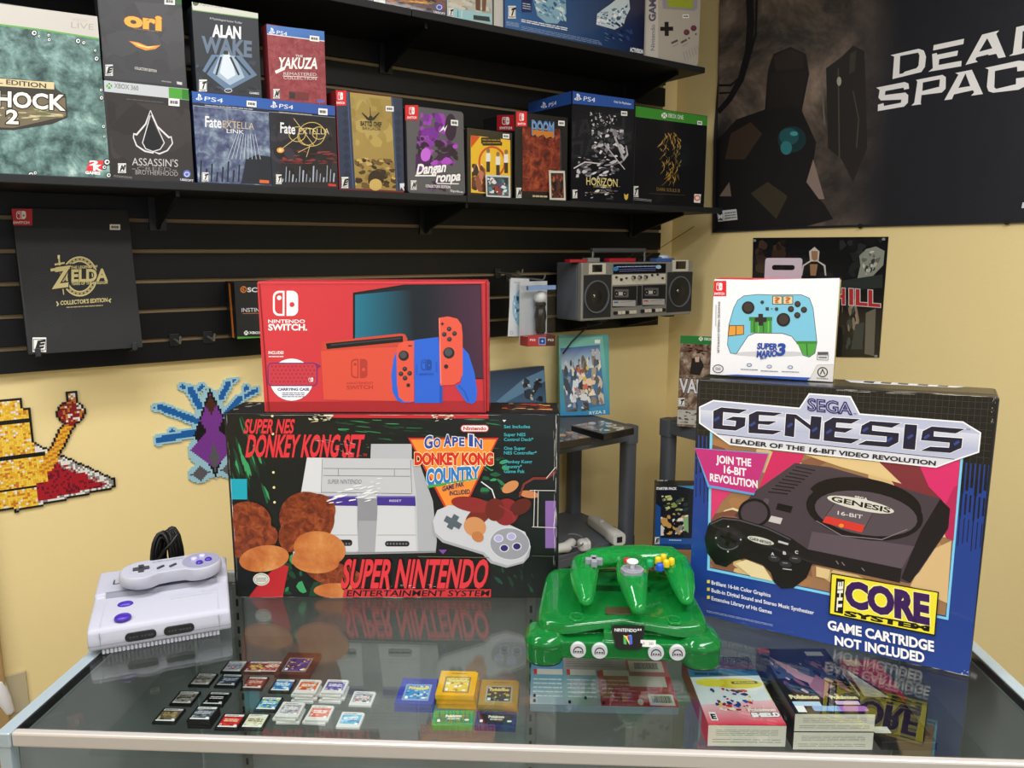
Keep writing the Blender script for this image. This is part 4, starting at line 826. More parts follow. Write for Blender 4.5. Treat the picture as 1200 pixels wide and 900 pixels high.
# dark box with an orange title, its red-badged side showing, and a pale-edged card
o = sbox('game_box_set', 'dark box with a fiery red picture and blue-orange title', G3, (164, 700), (394, 700), (280, 503), .17, '#141416')
a = art(o, G3)
fp = [(196, 556), (360, 568), (362, 846), (197, 840)]; a.poly('#5c2018', fp); a.build(mottle('fire_print', ['#1c0c0a', '#4a1814', '#7a2c1e', '#a04a2c', '#c8743c'], 38)); a = Art(o, 'front_lettering', FRONT, lift=.0004).crop(*G3); a.line('#3c3c44', [(362, 575), (366, 850)], 4)
a.text('#5a88bc', 'DOOM', (237, 590), (334, 600), 60, .05, out='#1a1c28', ow=.05); a.poly('#c88034', [(238, 570), (334, 580), (332, 612), (322, 600), (300, 608), (286, 592), (262, 602), (250, 590), (240, 598)]); a.text('#8aa8cc', 'DOOM', (240, 566), (332, 575), 32, .0)
a.badge(168, 490, 215, 556); a.rating(168, 825, 191, 870, 'M'); a.fine('#c8b48c', [(240, 855), (306, 858), (306, 870), (240, 868)], 1, 3, .6, 4); a.build(ink('gloss_card')); stick(o, G3, 352, 530, 380, 552, '$ 99', 2)
b = Art(o, 'side_print', left_of(o)).crop(*G3); b.badge(84, 505, 160, 574, '#b02029'); b.text('#c8c4c4', 'DOOM', (130, 700), (128, 640), 14, .03, up=(-1, 0)); b.build(ink('gloss_card'))
leaner('small pale-edged red card leaning on the fiery picture box', G3, (314, 820), (384, 825), (350, 750), '#888', lambda a: (a.poly('#cdc8b8', [(311, 750), (383, 751), (386, 880), (316, 880)]), a.poly('#3a2a24', [(320, 760), (376, 761), (378, 870), (324, 870)]), a.blotch([(322, 762), (375, 763), (377, 868), (325, 868)], ['#8a3a28', '#5c2a20', '#a85a3c', '#241816'], 36, 4, .14, .7)))

# tall black box with the silver shapes
o = sbox('game_box_set', 'tall black box with a silver picture, blue band on front and side', G3, (412, 700), (686, 700), (548, 418), .225, '#101014')
a = art(o, G3); a.poly('#111116', [(410, 400), (685, 438), (684, 894), (404, 880)])
SV = ['#c8c4c8', '#8a868c', '#55535a', '#e0dce0', '#3a383e', '#a09ca4']
for qq, n, sd in (([(490, 490), (560, 500), (560, 560), (500, 560)], 26, 1), ([(560, 500), (610, 510), (610, 580), (560, 580)], 20, 2), ([(500, 560), (640, 570), (650, 700), (500, 690)], 70, 3), ([(440, 690), (640, 700), (600, 790), (430, 780)], 60, 4), ([(470, 780), (630, 790), (620, 880), (470, 870)], 30, 5)): a.blotch(qq, SV if n > 25 else ['#b8b4b8', '#8a868c', '#d8d4d4'], n, sd, .1, .55)
a.line('#b8b4ba', [(600, 600), (640, 700), (656, 680), (650, 640)], [8, 10, 8, 4]); a.line('#c8c4c8', [(560, 640), (645, 745)], 4); a.poly('#111116', [(540, 590), (560, 590), (552, 640)]); a.line('#d4d0d4', [(420, 740), (470, 712), (540, 720)], 5)
a.text('#ecdc8c', 'HORIZON', (476, 812), (612, 821), 34, .0); a.text('#b8ac78', 'ZERO DAWN', (506, 822), (584, 827), 8, .0); a.fine('#5a4c2c', [(490, 840), (600, 846), (600, 856), (490, 850)], 1, 3, .4, 6)
a.poly('#2a54a4', [(410, 400), (685, 438), (684, 480), (411, 455)]); a.psmark('#eceff6', 424, 441, 26, 'PS4', 84, 9); a.text('#dce0ec', 'Only On PlayStation', (597, 451), (672, 462), 9, .02)
a.rating(415, 834, 436, 871, 'T'); a.poly('#d8b84c', [(641, 850), (650, 858), (660, 850), (658, 872), (650, 880), (643, 872)]); a.build(ink('gloss_card')); stick(o, G3, 628, 488, 655, 508, '$ 85', 2)
b = Art(o, 'side_print', left_of(o)).crop(*G3); b.poly('#24498f', [(222, 452), (410, 400), (411, 456), (222, 500)]); b.psmark('#dfe3ec', 278, 474, 22, 'PS4', 62, -14); b.build(ink('gloss_card'))

# black box with green band and gold scrollwork
o = sbox('game_box_set', 'wide black box with green band and gold scrollwork, at the row\'s right end', G3, (687, 700), (1002, 700), (850, 486), .10, '#0f0e10', D=.280)
a = art(o, G3); a.poly('#111012', [(686, 466), (1008, 512), (998, 898), (686, 888)]); a.poly('#3f9030', [(684, 464), (1009, 512), (1007, 553), (684, 512)])
rnd = random.Random(4)
for k in range(95):
    v = rnd.random(); hw = 56 * (1 - abs(v - .42) * 1.25); x = 848 + rnd.uniform(-hw, hw); y = 580 + v * 215; L = rnd.uniform(14, 40); t = rnd.uniform(.9, 2.3)
    a.line(rnd.choice(['#a8843c', '#7a5e28', '#c8a456', '#5c4820']), [(x, y), (x + L * .5 * math.cos(t) + 5, y + L * .5 * math.sin(t)), (x + L * math.cos(t), y + L * math.sin(t))], [1, 3, 1])
a.xmark('#e8f0e4', '#3f9030', 818, 508, 13); a.text('#e8f0e4', 'XBOX ONE', (834, 516), (902, 526), 18, .01); a.text('#8a7138', 'DARK SOULS III', (785, 838), (886, 845), 14, .0); a.fine('#4a4030', [(752, 848), (908, 856), (908, 860), (752, 853)], 1, 3, .5, 12)
a.rating(677, 818, 704, 866, 'T'); a.fine('#9a9a9c', [(680, 868), (762, 876), (762, 888), (680, 880)], 2, 3, .4, 5); a.poly('#efe8e4', [(950, 852), (979, 854), (976, 892), (948, 890)]); a.ring('#e0623c', 963, 870, 11, 10, 5); a.build(ink('gloss_card')); stick(o, G3, 963, 531, 984, 548, '$ 65', 2)

# ---- upper shelf
o = sbox('game_box_set', 'orange and purple game box on the upper shelf', G2, (510, 10), (914, 30), (700, -300), .06, '#3a2c2c', USZ, .292, SHU)
a = art(o, G2); a.grad([(505, -70), (912, -50), (914, 75), (505, 10)], '#6a4428', '#5a5464', False, 4); a.blotch([(640, -60), (910, -50), (912, 60), (640, 20)], ['#8a5428', '#5c3a30', '#a86a30', '#2a2228', '#6a5c6c', '#4a444e'], 60, 3, .1, .7); a.blotch([(505, -60), (640, -60), (640, 10), (505, 0)], ['#1c1a1e', '#2a262a', '#141216'], 20, 4, .2, .7)
a.blotch([(705, -4), (860, 6), (860, 24), (705, 8)], ['#e89a34', '#f0b450', '#d88428'], 26, 5, .1, 1.2); a.ell('#4a58a4', 880, 30, 18); a.ring('#c8cce8', 880, 32, 11, 10, 4); a.text('#e4e4ea', 'UBISOFT', (855, 56), (905, 66), 9, .03); a.poly('#d8d8d4', [(610, -8), (642, -4), (642, 18), (612, 12)]); a.ell('#c8c8cc', 604, 4, 12); a.build(ink('gloss_card'))
o = sbox('game_box_set', 'pale teal box with a brown statue picture on the upper shelf', G2, (916, 30), (1114, 60), (1000, -300), .05, '#c4d0d0', USZ, .292, SHU)
a = art(o, G2); a.poly('#b4bab4', [(917, -60), (1110, -40), (1112, 112), (918, 76)]); a.blotch([(920, -50), (1108, -40), (1108, 60), (920, 40)], ['#a8a8a0', '#c4beb0', '#98948a', '#d0ccc0'], 40, 3, .16, .8); a.poly('#6a4a3c', [(1038, -50), (1062, -50), (1060, 48), (1040, 44)]); a.poly('#7a5444', [(1068, -50), (1090, -48), (1084, 50), (1068, 50)])
a.poly('#9ccad4', [(920, 36), (1110, 62), (1110, 104), (920, 74)]); a.poly('#2c3a40', [(1030, 66), (1100, 74), (1104, 96), (1030, 86)]); a.poly('#5c8a94', [(960, 46), (964, 47), (964, 76), (960, 75)]); a.line('#d4e8ec', [(980, 46), (978, 80)], 3); a.rating(918, 36, 943, 74, 'T'); a.build(ink('gloss_card'))
o = sbox('game_case', 'slim white case between the teal box and the large blue box', G3, (72, 60), (116, 60), (95, -60), .03, '#c9c7c2', USZ, .286, SHU, 'game case')
o = sbox('game_box_set', 'very large deep blue box with pale ice shapes on the upper shelf', G3, (118, 60), (733, 100), (400, -330), .14, '#1a2450', USZ, .294, SHU)
a = art(o, G3); a.grad([(112, -80), (731, -60), (735, 246), (118, 128)], '#2a64a4', '#12163a', True, 8); a.poly('#2f66a4', [(112, -80), (188, -78), (190, 142), (118, 128)])
a.poly('#86b0c8', [(238, -20), (385, -20), (388, 60), (350, 104), (300, 100), (262, 70)]); a.blotch([(240, -20), (388, -20), (388, 95), (262, 70)], ['#b8d0dc', '#5c92b4', '#3a70a0', '#d4e4ea', '#2c5c90'], 60, 3, .1, .5, 60)
a.poly('#c4d4de', [(520, 108), (524, 62), (548, 42), (580, 20), (612, -6), (664, -8), (668, 40), (648, 80), (640, 112), (600, 130)]); a.blotch([(524, 60), (660, 10), (650, 110), (520, 106)], ['#e4ecf0', '#8aa4bc', '#5c7ca0', '#30507c', '#f0f4f6'], 60, 4, .1, .5, 70); a.blotch([(530, 100), (670, 100), (690, 190), (560, 180)], ['#1c2a5c', '#2a447c', '#4a6c98', '#141c44'], 40, 6, .12, .4, 60)
a.fine('#eef2f8', [(190, 82), (398, 122), (398, 138), (190, 98)], 2, 3, .5, 8); a.fine('#8aa0c8', [(190, 112), (545, 180), (545, 200), (190, 132)], 3, 4, .35, 16); a.rect('#16285c', 192, -20, 236, 54); a.fine('#c0cce4', [(196, 10), (232, 16), (232, 46), (196, 40)], 3, 3, .35, 2)
a.rating(132, 26, 166, 82, 'T'); a.fine('#a8bcdc', [(124, 92), (180, 102), (180, 122), (124, 112)], 4, 5, .35, 4); a.text('#f0f2f6', 'ACTIVISION', (668, 226), (724, 236), 17, .04); a.build(ink('gloss_card'))
# handheld-shaped grey tin
s0, _ = whit(*cp(G3, 734, 100), .285); s1, _ = whit(*cp(G3, 976, 100), .285); tw = s1 - s0; th = .36
o = MB().loft([[(x, y, z) for x, z in [(-tw / 2, 0)] + [(tw / 2 - .022 + .022 * math.sin(R(t)), .022 - .022 * math.cos(R(t))) for t in range(0, 91, 15)] + [(tw / 2, th), (-tw / 2, th)]] for y in (0, .08)]).build('novelty_tin', cardmat('#b4ada2'), bevel=.002)
place(o, wp((s0 + s1) / 2, .285, USZ), WROT); tag(o, 'grey tin shaped like a handheld game with a green screen, at the upper shelf\'s end', 'tin', SHU); DIM[o.name] = (tw, th, .08)
a = art(o, G3); a.poly('#c9c4bd', [(735, -120), (792, -118), (792, 254), (737, 245)])
a.text('#77778c', 'Nintendo', (776, 222), (778, 108), 17, .02, up=(-1, 0)); a.text('#50506c', 'GAME BOY', (780, 92), (784, -130), 28, .04, up=(-1, 0))
a.poly('#98929e', [(808, -80), (968, -80), (964, 36), (950, 48), (812, 38)]); a.poly('#9caa34', [(832, -80), (946, -80), (944, 38), (834, 30)])
a.line('#1c1b1d', [(829, 96), (830, 158)], 18); a.line('#1c1b1d', [(801, 127), (858, 126)], 18)
for x, y in ((917, 142), (948, 124)): a.ell('#5c2834', x, y, 13); a.ell('#74384a', x - 1, y - 2, 9)
a.line('#55524e', [(850, 190), (878, 177)], 9); a.line('#55524e', [(892, 188), (918, 174)], 9); a.line('#908a84', [(856, 206), (882, 192)], 3); a.line('#908a84', [(898, 204), (922, 190)], 3); a.ell('#3a3836', 928, 168, 4); a.ell('#3a3836', 958, 150, 4)
for k in range(6): a.line('#958f88', [(902 + k * 12, 228 - k * 5), (912 + k * 12, 268 - k * 7)], 3)
a.build(ink('satin_card')); stick(o, G3, 898, 64, 926, 80, '$ 45', 0)
# ================================================================== consoles and controllers on the counter
def etube(b, pts, rs, n=16, mi=0):
    """rounded bar: rs = (half width, half height) at each point, ends closed by shrinking rings"""
    pts = [V(p) for p in pts]; rings = []
    def ring(p, t, w, h):
        side = t.cross(V((0, 0, 1))).normalized(); up = side.cross(t).normalized()
        return [p + side * (w * math.cos(2 * math.pi * k / n)) + up * (h * math.sin(2 * math.pi * k / n)) for k in range(n)]
    for i, p in enumerate(pts):
        t = (pts[min(i + 1, len(pts) - 1)] - pts[max(i - 1, 0)]).normalized(); w, h = rs[i]
        if i == 0:
            for f, g in ((-.95, .3), (-.7, .7), (-.35, .93)): rings.append(ring(p + t * w * f, t, w * g, h * g))
        rings.append(ring(p, t, w, h))
        if i == len(pts) - 1:
            for f, g in ((.35, .93), (.7, .7), (.95, .3)): rings.append(ring(p + t * w * f, t, w * g, h * g))
    return b.loft(rings, mi)
def dome(b, c, rx, ry, z0, h, n=20, mi=0, sq=1.0):
    rings = []
    for f, g in ((1, 0), (1, .35), (.94, .65), (.8, .86), (.5, .97), (.02, 1)):
        rings.append([(c[0] + rx * f * math.cos(2 * math.pi * i / n), c[1] + ry * f * math.sin(2 * math.pi * i / n), z0 + h * g) for i in range(n)])
    return b.loft(rings, mi)
def loc(o, p): return MW[o.name].inverted() @ V(p)

# ---- small light grey console
lilac = mat('pale_grey_plastic', '#acadb9', .42, spec=.4); lilac_d = mat('grey_plastic', '#7c7d8b', .45); purple = mat('purple_button', '#4128a0', .25, coat=.3); lav = mat('lavender_button', '#bdb8e4', .25, coat=.3)
dark = mat('dark_plastic', '#1b1b1e', .35); dgrey = mat('charcoal_plastic', '#3c3d42', .45)
A_, B_ = hitz(104, 771, GZ), hitz(271.5, 742.5, GZ); dv = (B_ - A_); sw_ = dv.length; rz = math.atan2(dv.y, dv.x)
ctr = (A_ + B_) / 2 + V((-dv.y, dv.x, 0)).normalized() * .085
con = empty('game_console', 'small pale grey console with two purple buttons, a controller lying on it', 'game console', ctr, rz)
hw = sw_ / 2
prof = [(-.083, .007), (-.0865, .012), (-.0865, .022), (-.083, .034), (-.076, .0385), (-.02, .0435), (.004, .0456), (.0065, .0508), (.05, .0545), (.078, .0565), (.0855, .050), (.0855, .010), (.080, .007)]
b = MB(); rings = []
for x, k in ((-hw, .93), (-hw + .004, .99), (-hw + .009, 1), (hw - .009, 1), (hw - .004, .99), (hw, .93)): rings.append([(x, y * (.97 + .03 * k), .028 + (z - .028) * k if z > .028 else z) for y, z in prof])
b.loft(rings); b.build('shell', lilac, con, bevel=.003, seg=3, smooth=35)
b = MB(); b.box(-hw + .016, hw - .016, -.079, .07, 0, .0072)
for k in range(30): x = -hw + .018 + k * (sw_ - .036) / 29; b.box(x - .0016, x + .0016, -.083, -.078, .0008, .0072)
b.build('underside_grille', lilac, con)
b = MB()
for i in range(12):
    x0 = -hw * .83 + i * hw * 1.66 / 12; x1 = x0 + hw * 1.66 / 12; f = lambda x:   .0015 - .004 * (1 - (x / hw) ** 2)
    b.add([(x0, f(x0) , .0452), (x1, f(x1), .0452), (x1, f(x1) + .004, .0514), (x0, f(x0) + .004, .0514)], [(0, 1, 2, 3)])
    b.add([(x0, f(x0) + .004, .0514), (x1, f(x1) + .004, .0514), (x1, .009, .0516), (x0, .009, .0516)], [(0, 1, 2, 3)])
b.build('step_ledge', lilac_d, con)
b = MB(); b.box(-.069, .069, .0315, .033, .0515, .0536); b.box(-.069, -.0675, .0315, .046, .052, .0546); b.box(.0675, .069, .0315, .046, .052, .0546); b.build('cartridge_flap_edge', dgrey, con)
for px, py, rx, ry in ((147, 708.5, .0108, .0078), (143.8, 723.6, .0112, .0104)):
    p = loc(con, hitz(px, py, GZ + .0425)); b = MB(); dome(b, (p.x, p.y), rx, ry, p.z - .002, .006); b.build('power_button', purple, con, smooth=60)
fp = MW[con.name].to_3x3() @ V((0, -1, 0)); fo = MW[con.name] @ V((0, -.0868, 0))
for px, py in ((165.5, 750.5), (210.5, 743.5)):
    p = loc(con, hit(px, py, fo, fp)); M = Matrix.Translation((p.x, -.0868, .0205)) @ Matrix.Rotation(R(90), 4, 'X')
    b = MB(); b.prism(rrect(.0395, .0125, .0055, 4), -.004, .0009, M=M); po = b.build('controller_port', dark, con, bevel=.0006)
    b = MB()
    for k in range(7): b.cyl((-.0128 + k * .0042 + (.002 if k > 2 else 0), 0), .0014, .0009, .0014, 8, M=M)
    b.build('port_pins', dgrey, po)
b = MB()
for sx in (-1, 1): b.box(sx * hw * .83 - .0003, sx * hw * .83 + .0003, -.0868, -.0855, .014, .033)
b.box(-hw, hw, -.0870, -.0860, .0155, .0159); b.build('seam', lilac_d, con)
P = MW[con.name] @ V((0, 0, GZ * 0 + .0405)); a = Art(con, 'maker_print', fn=lambda x, y: V((x, y, .0425 + (y + .03) * .082)), n=(0, -.08, 1), lift=.0004)
a.text('#b4b5c2', 'SUPER NINTENDO', (.012, -.022), (.074, -.022), .0056, .02, .2, up=(0, 1)); a.text('#b4b5c2', 'ENTERTAINMENT SYSTEM', (.012, -.030), (.070, -.030), .0028, .0, up=(0, 1)); a.line('#b4b5c2', [(-hw * .83, -.078), (-hw * .83, .006)], .0006); a.line('#b4b5c2', [(hw * .83, -.078), (hw * .83, .06)], .0006); a.build(ink('satin_card'))
# its controller
def dogbone(s=1):
    L = [(-.0405 + .0315 * math.cos(R(t)), .0315 * math.sin(R(t))) for t in range(62, 300, 9)]; Rr = [(.0405 + .0315 * math.cos(R(t)), .0315 * math.sin(R(t))) for t in range(-118, 119, 9)]
    return L + [(-.019, -.0225), (0, -.021), (.019, -.0225)] + Rr + [(0, .0278)]
pc = hitz(201, 668, GZ + .068)
pad = empty('game_controller', 'pale grey two-lobed controller with purple buttons, lying on the small console', 'game controller', (pc.x, pc.y, GZ + .0568), rz + R(3), rx=R(3))
b = MB(); o_ = dogbone(); sc = lambda k: [(x * k, y * k) for x, y in o_]
b.loft([[(x, y, 0.001) for x, y in sc(.93)], [(x, y, .004) for x, y in sc(.985)], [(x, y, .010) for x, y in sc(1)], [(x, y, .0175) for x, y in sc(.985)], [(x, y, .020) for x, y in sc(.95)]]); b.build('body', lilac, pad, bevel=.0012, smooth=40)
zt = .0201
b = MB(); b.prism(ellp(.0265, .0265, 32, .042, .001), zt - .001, zt + .0005); b.build('button_plate', mat('button_plate_grey', '#8f90a6', .4), pad)
b = MB(); b.box(-.0522, -.0298, -.0038, .0038, zt - .001, zt + .003); b.box(-.0448, -.0372, -.0112, .0112, zt - .001, zt + .003); b.build('direction_pad', dgrey, pad, bevel=.0008)
b = MB(); b.prism(ellp(.0175, .0175, 28, -.041, 0), zt - .0005, zt + .0002); b.build('pad_recess', lilac, pad)
for x, y, m in ((.0325, .0055, lav), (.0445, .0125, lav), (.0395, -.0105, purple), (.0525, -.0035, purple)):
    b = MB(); dome(b, (x, y), .0052, .0052, zt, .0042); b.build('button', m, pad, smooth=60)
for x in (-.0145, .0025):
    b = MB(); b.prism(rrect(.0125, .0042, .002, 4), zt - .001, zt + .002, M=Matrix.Translation((x, -.004, 0)) @ Matrix.Rotation(R(38), 4, 'Z')); b.build('start_button', dgrey, pad, bevel=.0006)
a = Art(pad, 'maker_print', fn=lambda x, y: V((x, y, zt)), n=(0, 0, 1)); a.text('#8a8b98', 'SUPER NINTENDO', (-.026, .0165), (.018, .0165), .0042, .02, .2, up=(0, 1))
for t, x in (('SELECT', -.0165), ('START', .001)): a.text('#9a9aa8', t, (x - .003, -.013), (x + .006, -.013), .0016, up=(0, 1))
for t, x, y in (('X', .036, .018), ('Y', .0245, .000), ('A', .060, -.001), ('B', .0365, -.018)): a.text('#d8d8e0', t, (x, y), (x + .0022, y), .0026, .02, up=(0, 1))
a.build(ink('satin_card'))
# tied black cable standing behind it
pk = con.location + V((0, 0, 0)); kp = MW[con.name] @ V((.004, .112, 0))
cab = empty('cable_bundle', 'tied bundle of black cable standing behind the small pale console', 'cable', (kp.x, kp.y, GZ), rz)
b = MB(); rnd = random.Random(2)
for k in range(13):
    ox = -.008 + k * .0013; w = rnd.uniform(.012, .021); h = rnd.uniform(.036, .047); pts = []
    for i in range(25):
        t = 2 * math.pi * i / 24; pts.append((ox + w * .7 * math.sin(t) + rnd.uniform(-.0005, .0005), (k - 6) * .0026 + .006 * math.cos(t * 2), .0535 + h * -math.cos(t)))
    b.tube(pts, .0033, 8)
b.build('coils', mat('black_cable', '#080809', .35, spec=.4), cab, smooth=60, kind='stuff')
b = MB(); b.tube([(-.014, -.020, .06), (-.004, -.023, .075), (.008, -.022, .086), (.016, -.012, .094)], .0026, 8); b.build('tie', MATS['black_cable'], cab, smooth=60)

# ---- clear green console
def green(name, c, tr, rough=.12): return mat(name, c, rough, spec=.5, coat=.5, trans=tr, ior=1.22)
gshell = green('clear_green_shell', '#1d9a44', .6); gpad = green('clear_green_pad', '#28b856', .68, .07)
fc = hitz(735, 785, GZ); rzn = R(-3.2)
n64 = empty('game_console', 'translucent green console with black nameplate and four grey controller ports', 'game console', fc + V((0, .093, 0)), rzn)
def outline(inset=0, n=72):
    pts = []
    for i in range(n):
        t = 2 * math.pi * i / n; c, s = math.cos(t), math.sin(t); e = .28
        x = math.copysign(abs(c) ** e, c); y = math.copysign(abs(s) ** e, s)
        yy = .006 + y * (.083 - inset); hwid = (.119 - .016 * (y + 1) / 2) - inset
        if y < -.6: yy += .012 * (1 - min(1, (x / .55) ** 2)) * (-y - .6) / .4
        pts.append((x * hwid, yy))
    return pts
def deckz(x, y): return .0535 + .013 * (y + .08) / .17 + .005 * math.exp(-((x / .045) ** 2)) * max(0, -y / .08)
def zlow(x, y): return .0375 + (.0105 * math.exp(-((x / .052) ** 2)) if y < 0 else 0)
b = MB(); base = outline(.007)
rings = [[(x * .98, y, zlow(x, y)) for x, y in outline(.0015)], [(x, y, zlow(x, y) + .0015) for x, y in outline(-.0005)], [(x, y, max(zlow(x, y) + .003, deckz(x, y) - .006)) for x, y in outline(.0006)], [(x, y, deckz(x, y) - .0018) for x, y in outline(.003)], [(x, y, deckz(x, y)) for x, y in base]]
for k in (.8, .5, .2, .02): rings.append([(x * k, .006 + (y - .006) * k, deckz(x * k, .006 + (y - .006) * k)) for x, y in base])
b.loft(rings); b.build('deck', gshell, n64, smooth=50)
b = MB()
b.prism(rrect(.205, .172, .012, 5, 0, .008), .008, .03)
b.loft([[(x, y + .002, .022) for x, y in outline(.006)], [(x, y + .002, zlow(x, y) + .003) for x, y in outline(.006)]])
b.box(-.085, .085, -.0865, -.06, .010, .0345)                        # front fascia
b.loft([[(x, y, z) for y, z in ((-.0865, .030), (-.079, .047), (-.06, .048), (-.06, .030))] for x in (-.026, .026)])
for sx in (-1, 1):
    cx, cy = sx * .104, -.062; L = []
    for z, k in ((.0015, .93), (.004, .97), (.026, 1), (.0275, 1.04), (.031, 1.045), (.0345, .99), (.040, .82), (.043, .5), (.0435, .02)): L.append([(cx + x * k, cy + y * k, z) for x, y in rrect(.053, .064, .023, 6)])
    b.loft(L)
    b.prism(rrect(.03, .03, .01, 4, sx * .08, .07), .001, .02)
b.build('lower_shell', gshell, n64, remesh=.0017)
b = MB(); b.box(-.088, .088, -.052, .075, .018, .034); b.box(-.05, .05, -.03, .06, .034, .046); b.build('inner_shield', mat('inner_shield', '#6f8a78', .5, metal=.2), n64, bevel=.002)
for sx in (-1, 1):
    b = MB(); b.prism(rrect(.047, .057, .020, 6, sx * .104, -.062), 0, .0016); b.build('foot', dark, n64)
def fpx(px, py, yl):  # photo point on a front plane of the green console
    return loc(n64, hit(px, py, MW[n64.name] @ V((0, yl, 0)), MW[n64.name].to_3x3() @ V((0, -1, 0))))
grey_l = mat('port_ring_grey', '#bfc0c4', .4)
for px, py in ((677.5, 761.5), (702.6, 762.6), (768.6, 764.6), (793.6, 764.8)):
    p = fpx(px, py, -.0885); M = Matrix.Translation((p.x, -.0885, p.z)) @ Matrix.Rotation(R(90), 4, 'X')
    b = MB(); b.cyl((0, 0), .0104, -.004, .0026, 32, M=M); po = b.build('controller_port', grey_l, n64, bevel=.0008)
    a = Art(n64, 'port_socket', fn=lambda x, y, M=M: M @ V((x, y, .0026)), n=(0, -1, 0)); D = [(-.0068, -.0036), (.0068, -.0036)] + [(.0068 * math.cos(R(t)), .0072 * math.sin(R(t)) - .001) for t in range(0, 181, 12)]
    a.poly('#1a1620', D); a.poly('#b9babe', [(x * .8, y * .78 - .0004) for x, y in D])
    for x in (-.0034, 0, .0034): a.ell('#1a1620', x, -.0012, .0013)
    so = a.build(ink('satin_card')); so.parent = po
# nameplate
tilt = Matrix.Translation((0, 0, 0)); pn = [fpx(x, y, -.082) for x, y in ((714, 734.5), (757, 734.5), (752, 759), (721, 759))]
mx = sum(p.x for p in pn) / 4; M = Matrix.Translation((mx, -.0845, .0415)) @ Matrix.Rotation(R(62), 4, 'X')
npo = [(-.0225, .0135), (-.0205, .0155), (.0205, .0155), (.0225, .0135), (.0175, -.0125), (.013, -.015), (-.013, -.015), (-.0175, -.0125)]
b = MB(); b.prism(npo, -.006, .0022, M=M); pl = b.build('nameplate', mat('gloss_black', '#0b0b0d', .12, coat=.6), n64, bevel=.0008)
a = Art(n64, 'nameplate_print', fn=lambda x, y: M @ V((x, y, .0022)), n=M.to_3x3() @ V((0, 0, 1)))
a.text('#e8e8ea', 'NINTENDO', (-.0178, .0072), (.0108, .0072), .0040, .0, up=(0, 1)); a.text('#e8e8ea', '64', (.0120, .0090), (.0175, .0090), .0028, .0, up=(0, 1))
a.poly('#2a8a3c', [(-.0065, -.008), (-.0025, -.009), (-.0025, .002), (-.0065, .003)]); a.poly('#d8b030', [(-.0065, .003), (-.0025, .002), (.001, -.005), (.001, -.009), (-.0025, -.002)]); a.poly('#c83a2c', [(-.0025, .002), (.0, .003), (.0, -.002)]); a.poly('#2a4aa8', [(.001, -.009), (.005, -.008), (.005, .0025), (.001, .0018)]); a.poly('#3a6ac8', [(-.0012, .0028), (.003, .0036), (.005, .0025), (.001, .0018)])
a.build(ink('satin_card')).parent = pl
a = Art(n64, 'price_sticker', fn=lambda x, y: V((.032 + x, -.0893, .0365 + y)), n=(0, -1, 0), lift=.0002); a.poly('#f0f0ec', [(-.0100, -.0048), (.0100, -.0048), (.0100, .0050), (-.0100, .0050)]); a.text('#55555a', '8', (-.0066, -.0018), (-.0050, -.0018), .0036, up=(0, 1)); a.text('#55555a', '20', (.001, -.0018), (.0066, -.0018), .0036, up=(0, 1)); a.build(ink('paper_sticker', .6))
def deckpt(px, py):
    z = .058
    for _ in range(4): p = loc(n64, hitz(px, py, GZ + z)); z = deckz(p.x, p.y)
    return p
for px, py, nm in ((676, 723.5, 'power_switch'), (789.5, 727, 'reset_button')):
    p = deckpt(px, py); b = MB(); L = [[(p.x + x * k, p.y + y * k, z0 + deckz(p.x, p.y)) for x, y in rrect(.020, .026, .0095, 5)] for k, z0 in ((1, -.002), (1, .0012), (.9, .0022), (.72, .0022), (.66, .001), (.05, .001))]; b.loft(L); so = b.build(nm, gpad, n64, smooth=40)
    b = MB(); b.prism(rrect(.011, .013, .004, 4, p.x, p.y), p.z, deckz(p.x, p.y) + .0032); b.build('switch_cap', gshell, so, bevel=.001)
p = deckpt(724, 716); b = MB(); z = deckz(p.x, p.y); b.prism(rrect(.034, .021, .003, 3, p.x, p.y), z - .002, z + .0012); b.build('memory_cover', mat('smoked_brown', '#4a3c2c', .25, coat=.3), n64, bevel=.0006)
p = deckpt(730, 690); b = MB(); z = deckz(p.x, p.y); b.prism(rrect(.095, .016, .003, 3, 0, p.y), z - .003, z + .0009); b.build('cartridge_slot', green('dark_green_slot', '#0b4a1e', .2), n64)

# ---- its three-pronged controller
pp = empty('game_controller', 'translucent green three-pronged controller with coloured buttons, lying on the green console', 'game controller', fc + V((0, .12, .075)), rzn)
def cl(px, py, z): return loc(pp, hitz(px, py, GZ + z))
b = MB()
etube(b, [cl(684, 662, .091), cl(698, 654, .093), cl(720, 652, .096), cl(741, 652, .097), cl(764, 651, .096), cl(785, 652, .093), cl(797, 659, .091)], [(.014, .012), (.022, .014), (.022, .014), (.023, .015), (.022, .014), (.022, .014), (.014, .012)])
etube(b, [cl(720, 647, .094), cl(756, 646, .094)], [(.012, .010), (.012, .010)])
etube(b, [cl(741, 664, .095), cl(741, 678, .095), cl(744, 694, .088), cl(748, 712, .078)], [(.024, .016), (.022, .0165), (.0175, .0145), (.011, .009)])
etube(b, [cl(686, 660, .090), cl(684, 676, .088), cl(685, 690, .082), cl(687, 703, .075)], [(.021, .013), (.0205, .0135), (.0165, .012), (.0105, .008)])
etube(b, [cl(791, 658, .090), cl(797, 674, .088), cl(801, 689, .082), cl(804, 702, .075)], [(.021, .013), (.0205, .0135), (.0165, .012), (.0105, .008)])
b.build('body', gpad, pp, remesh=.0016)
gst = mat('stick_grey', '#8e9099', .4); white = mat('white_plastic', '#dcdcde', .35); red_p = mat('red_button', '#c8242c', .3); yel = mat('yellow_button', '#e8c020', .3); blu = mat('blue_button', '#1c50c0', .3); grn = mat('teal_button', '#149a5c', .3)
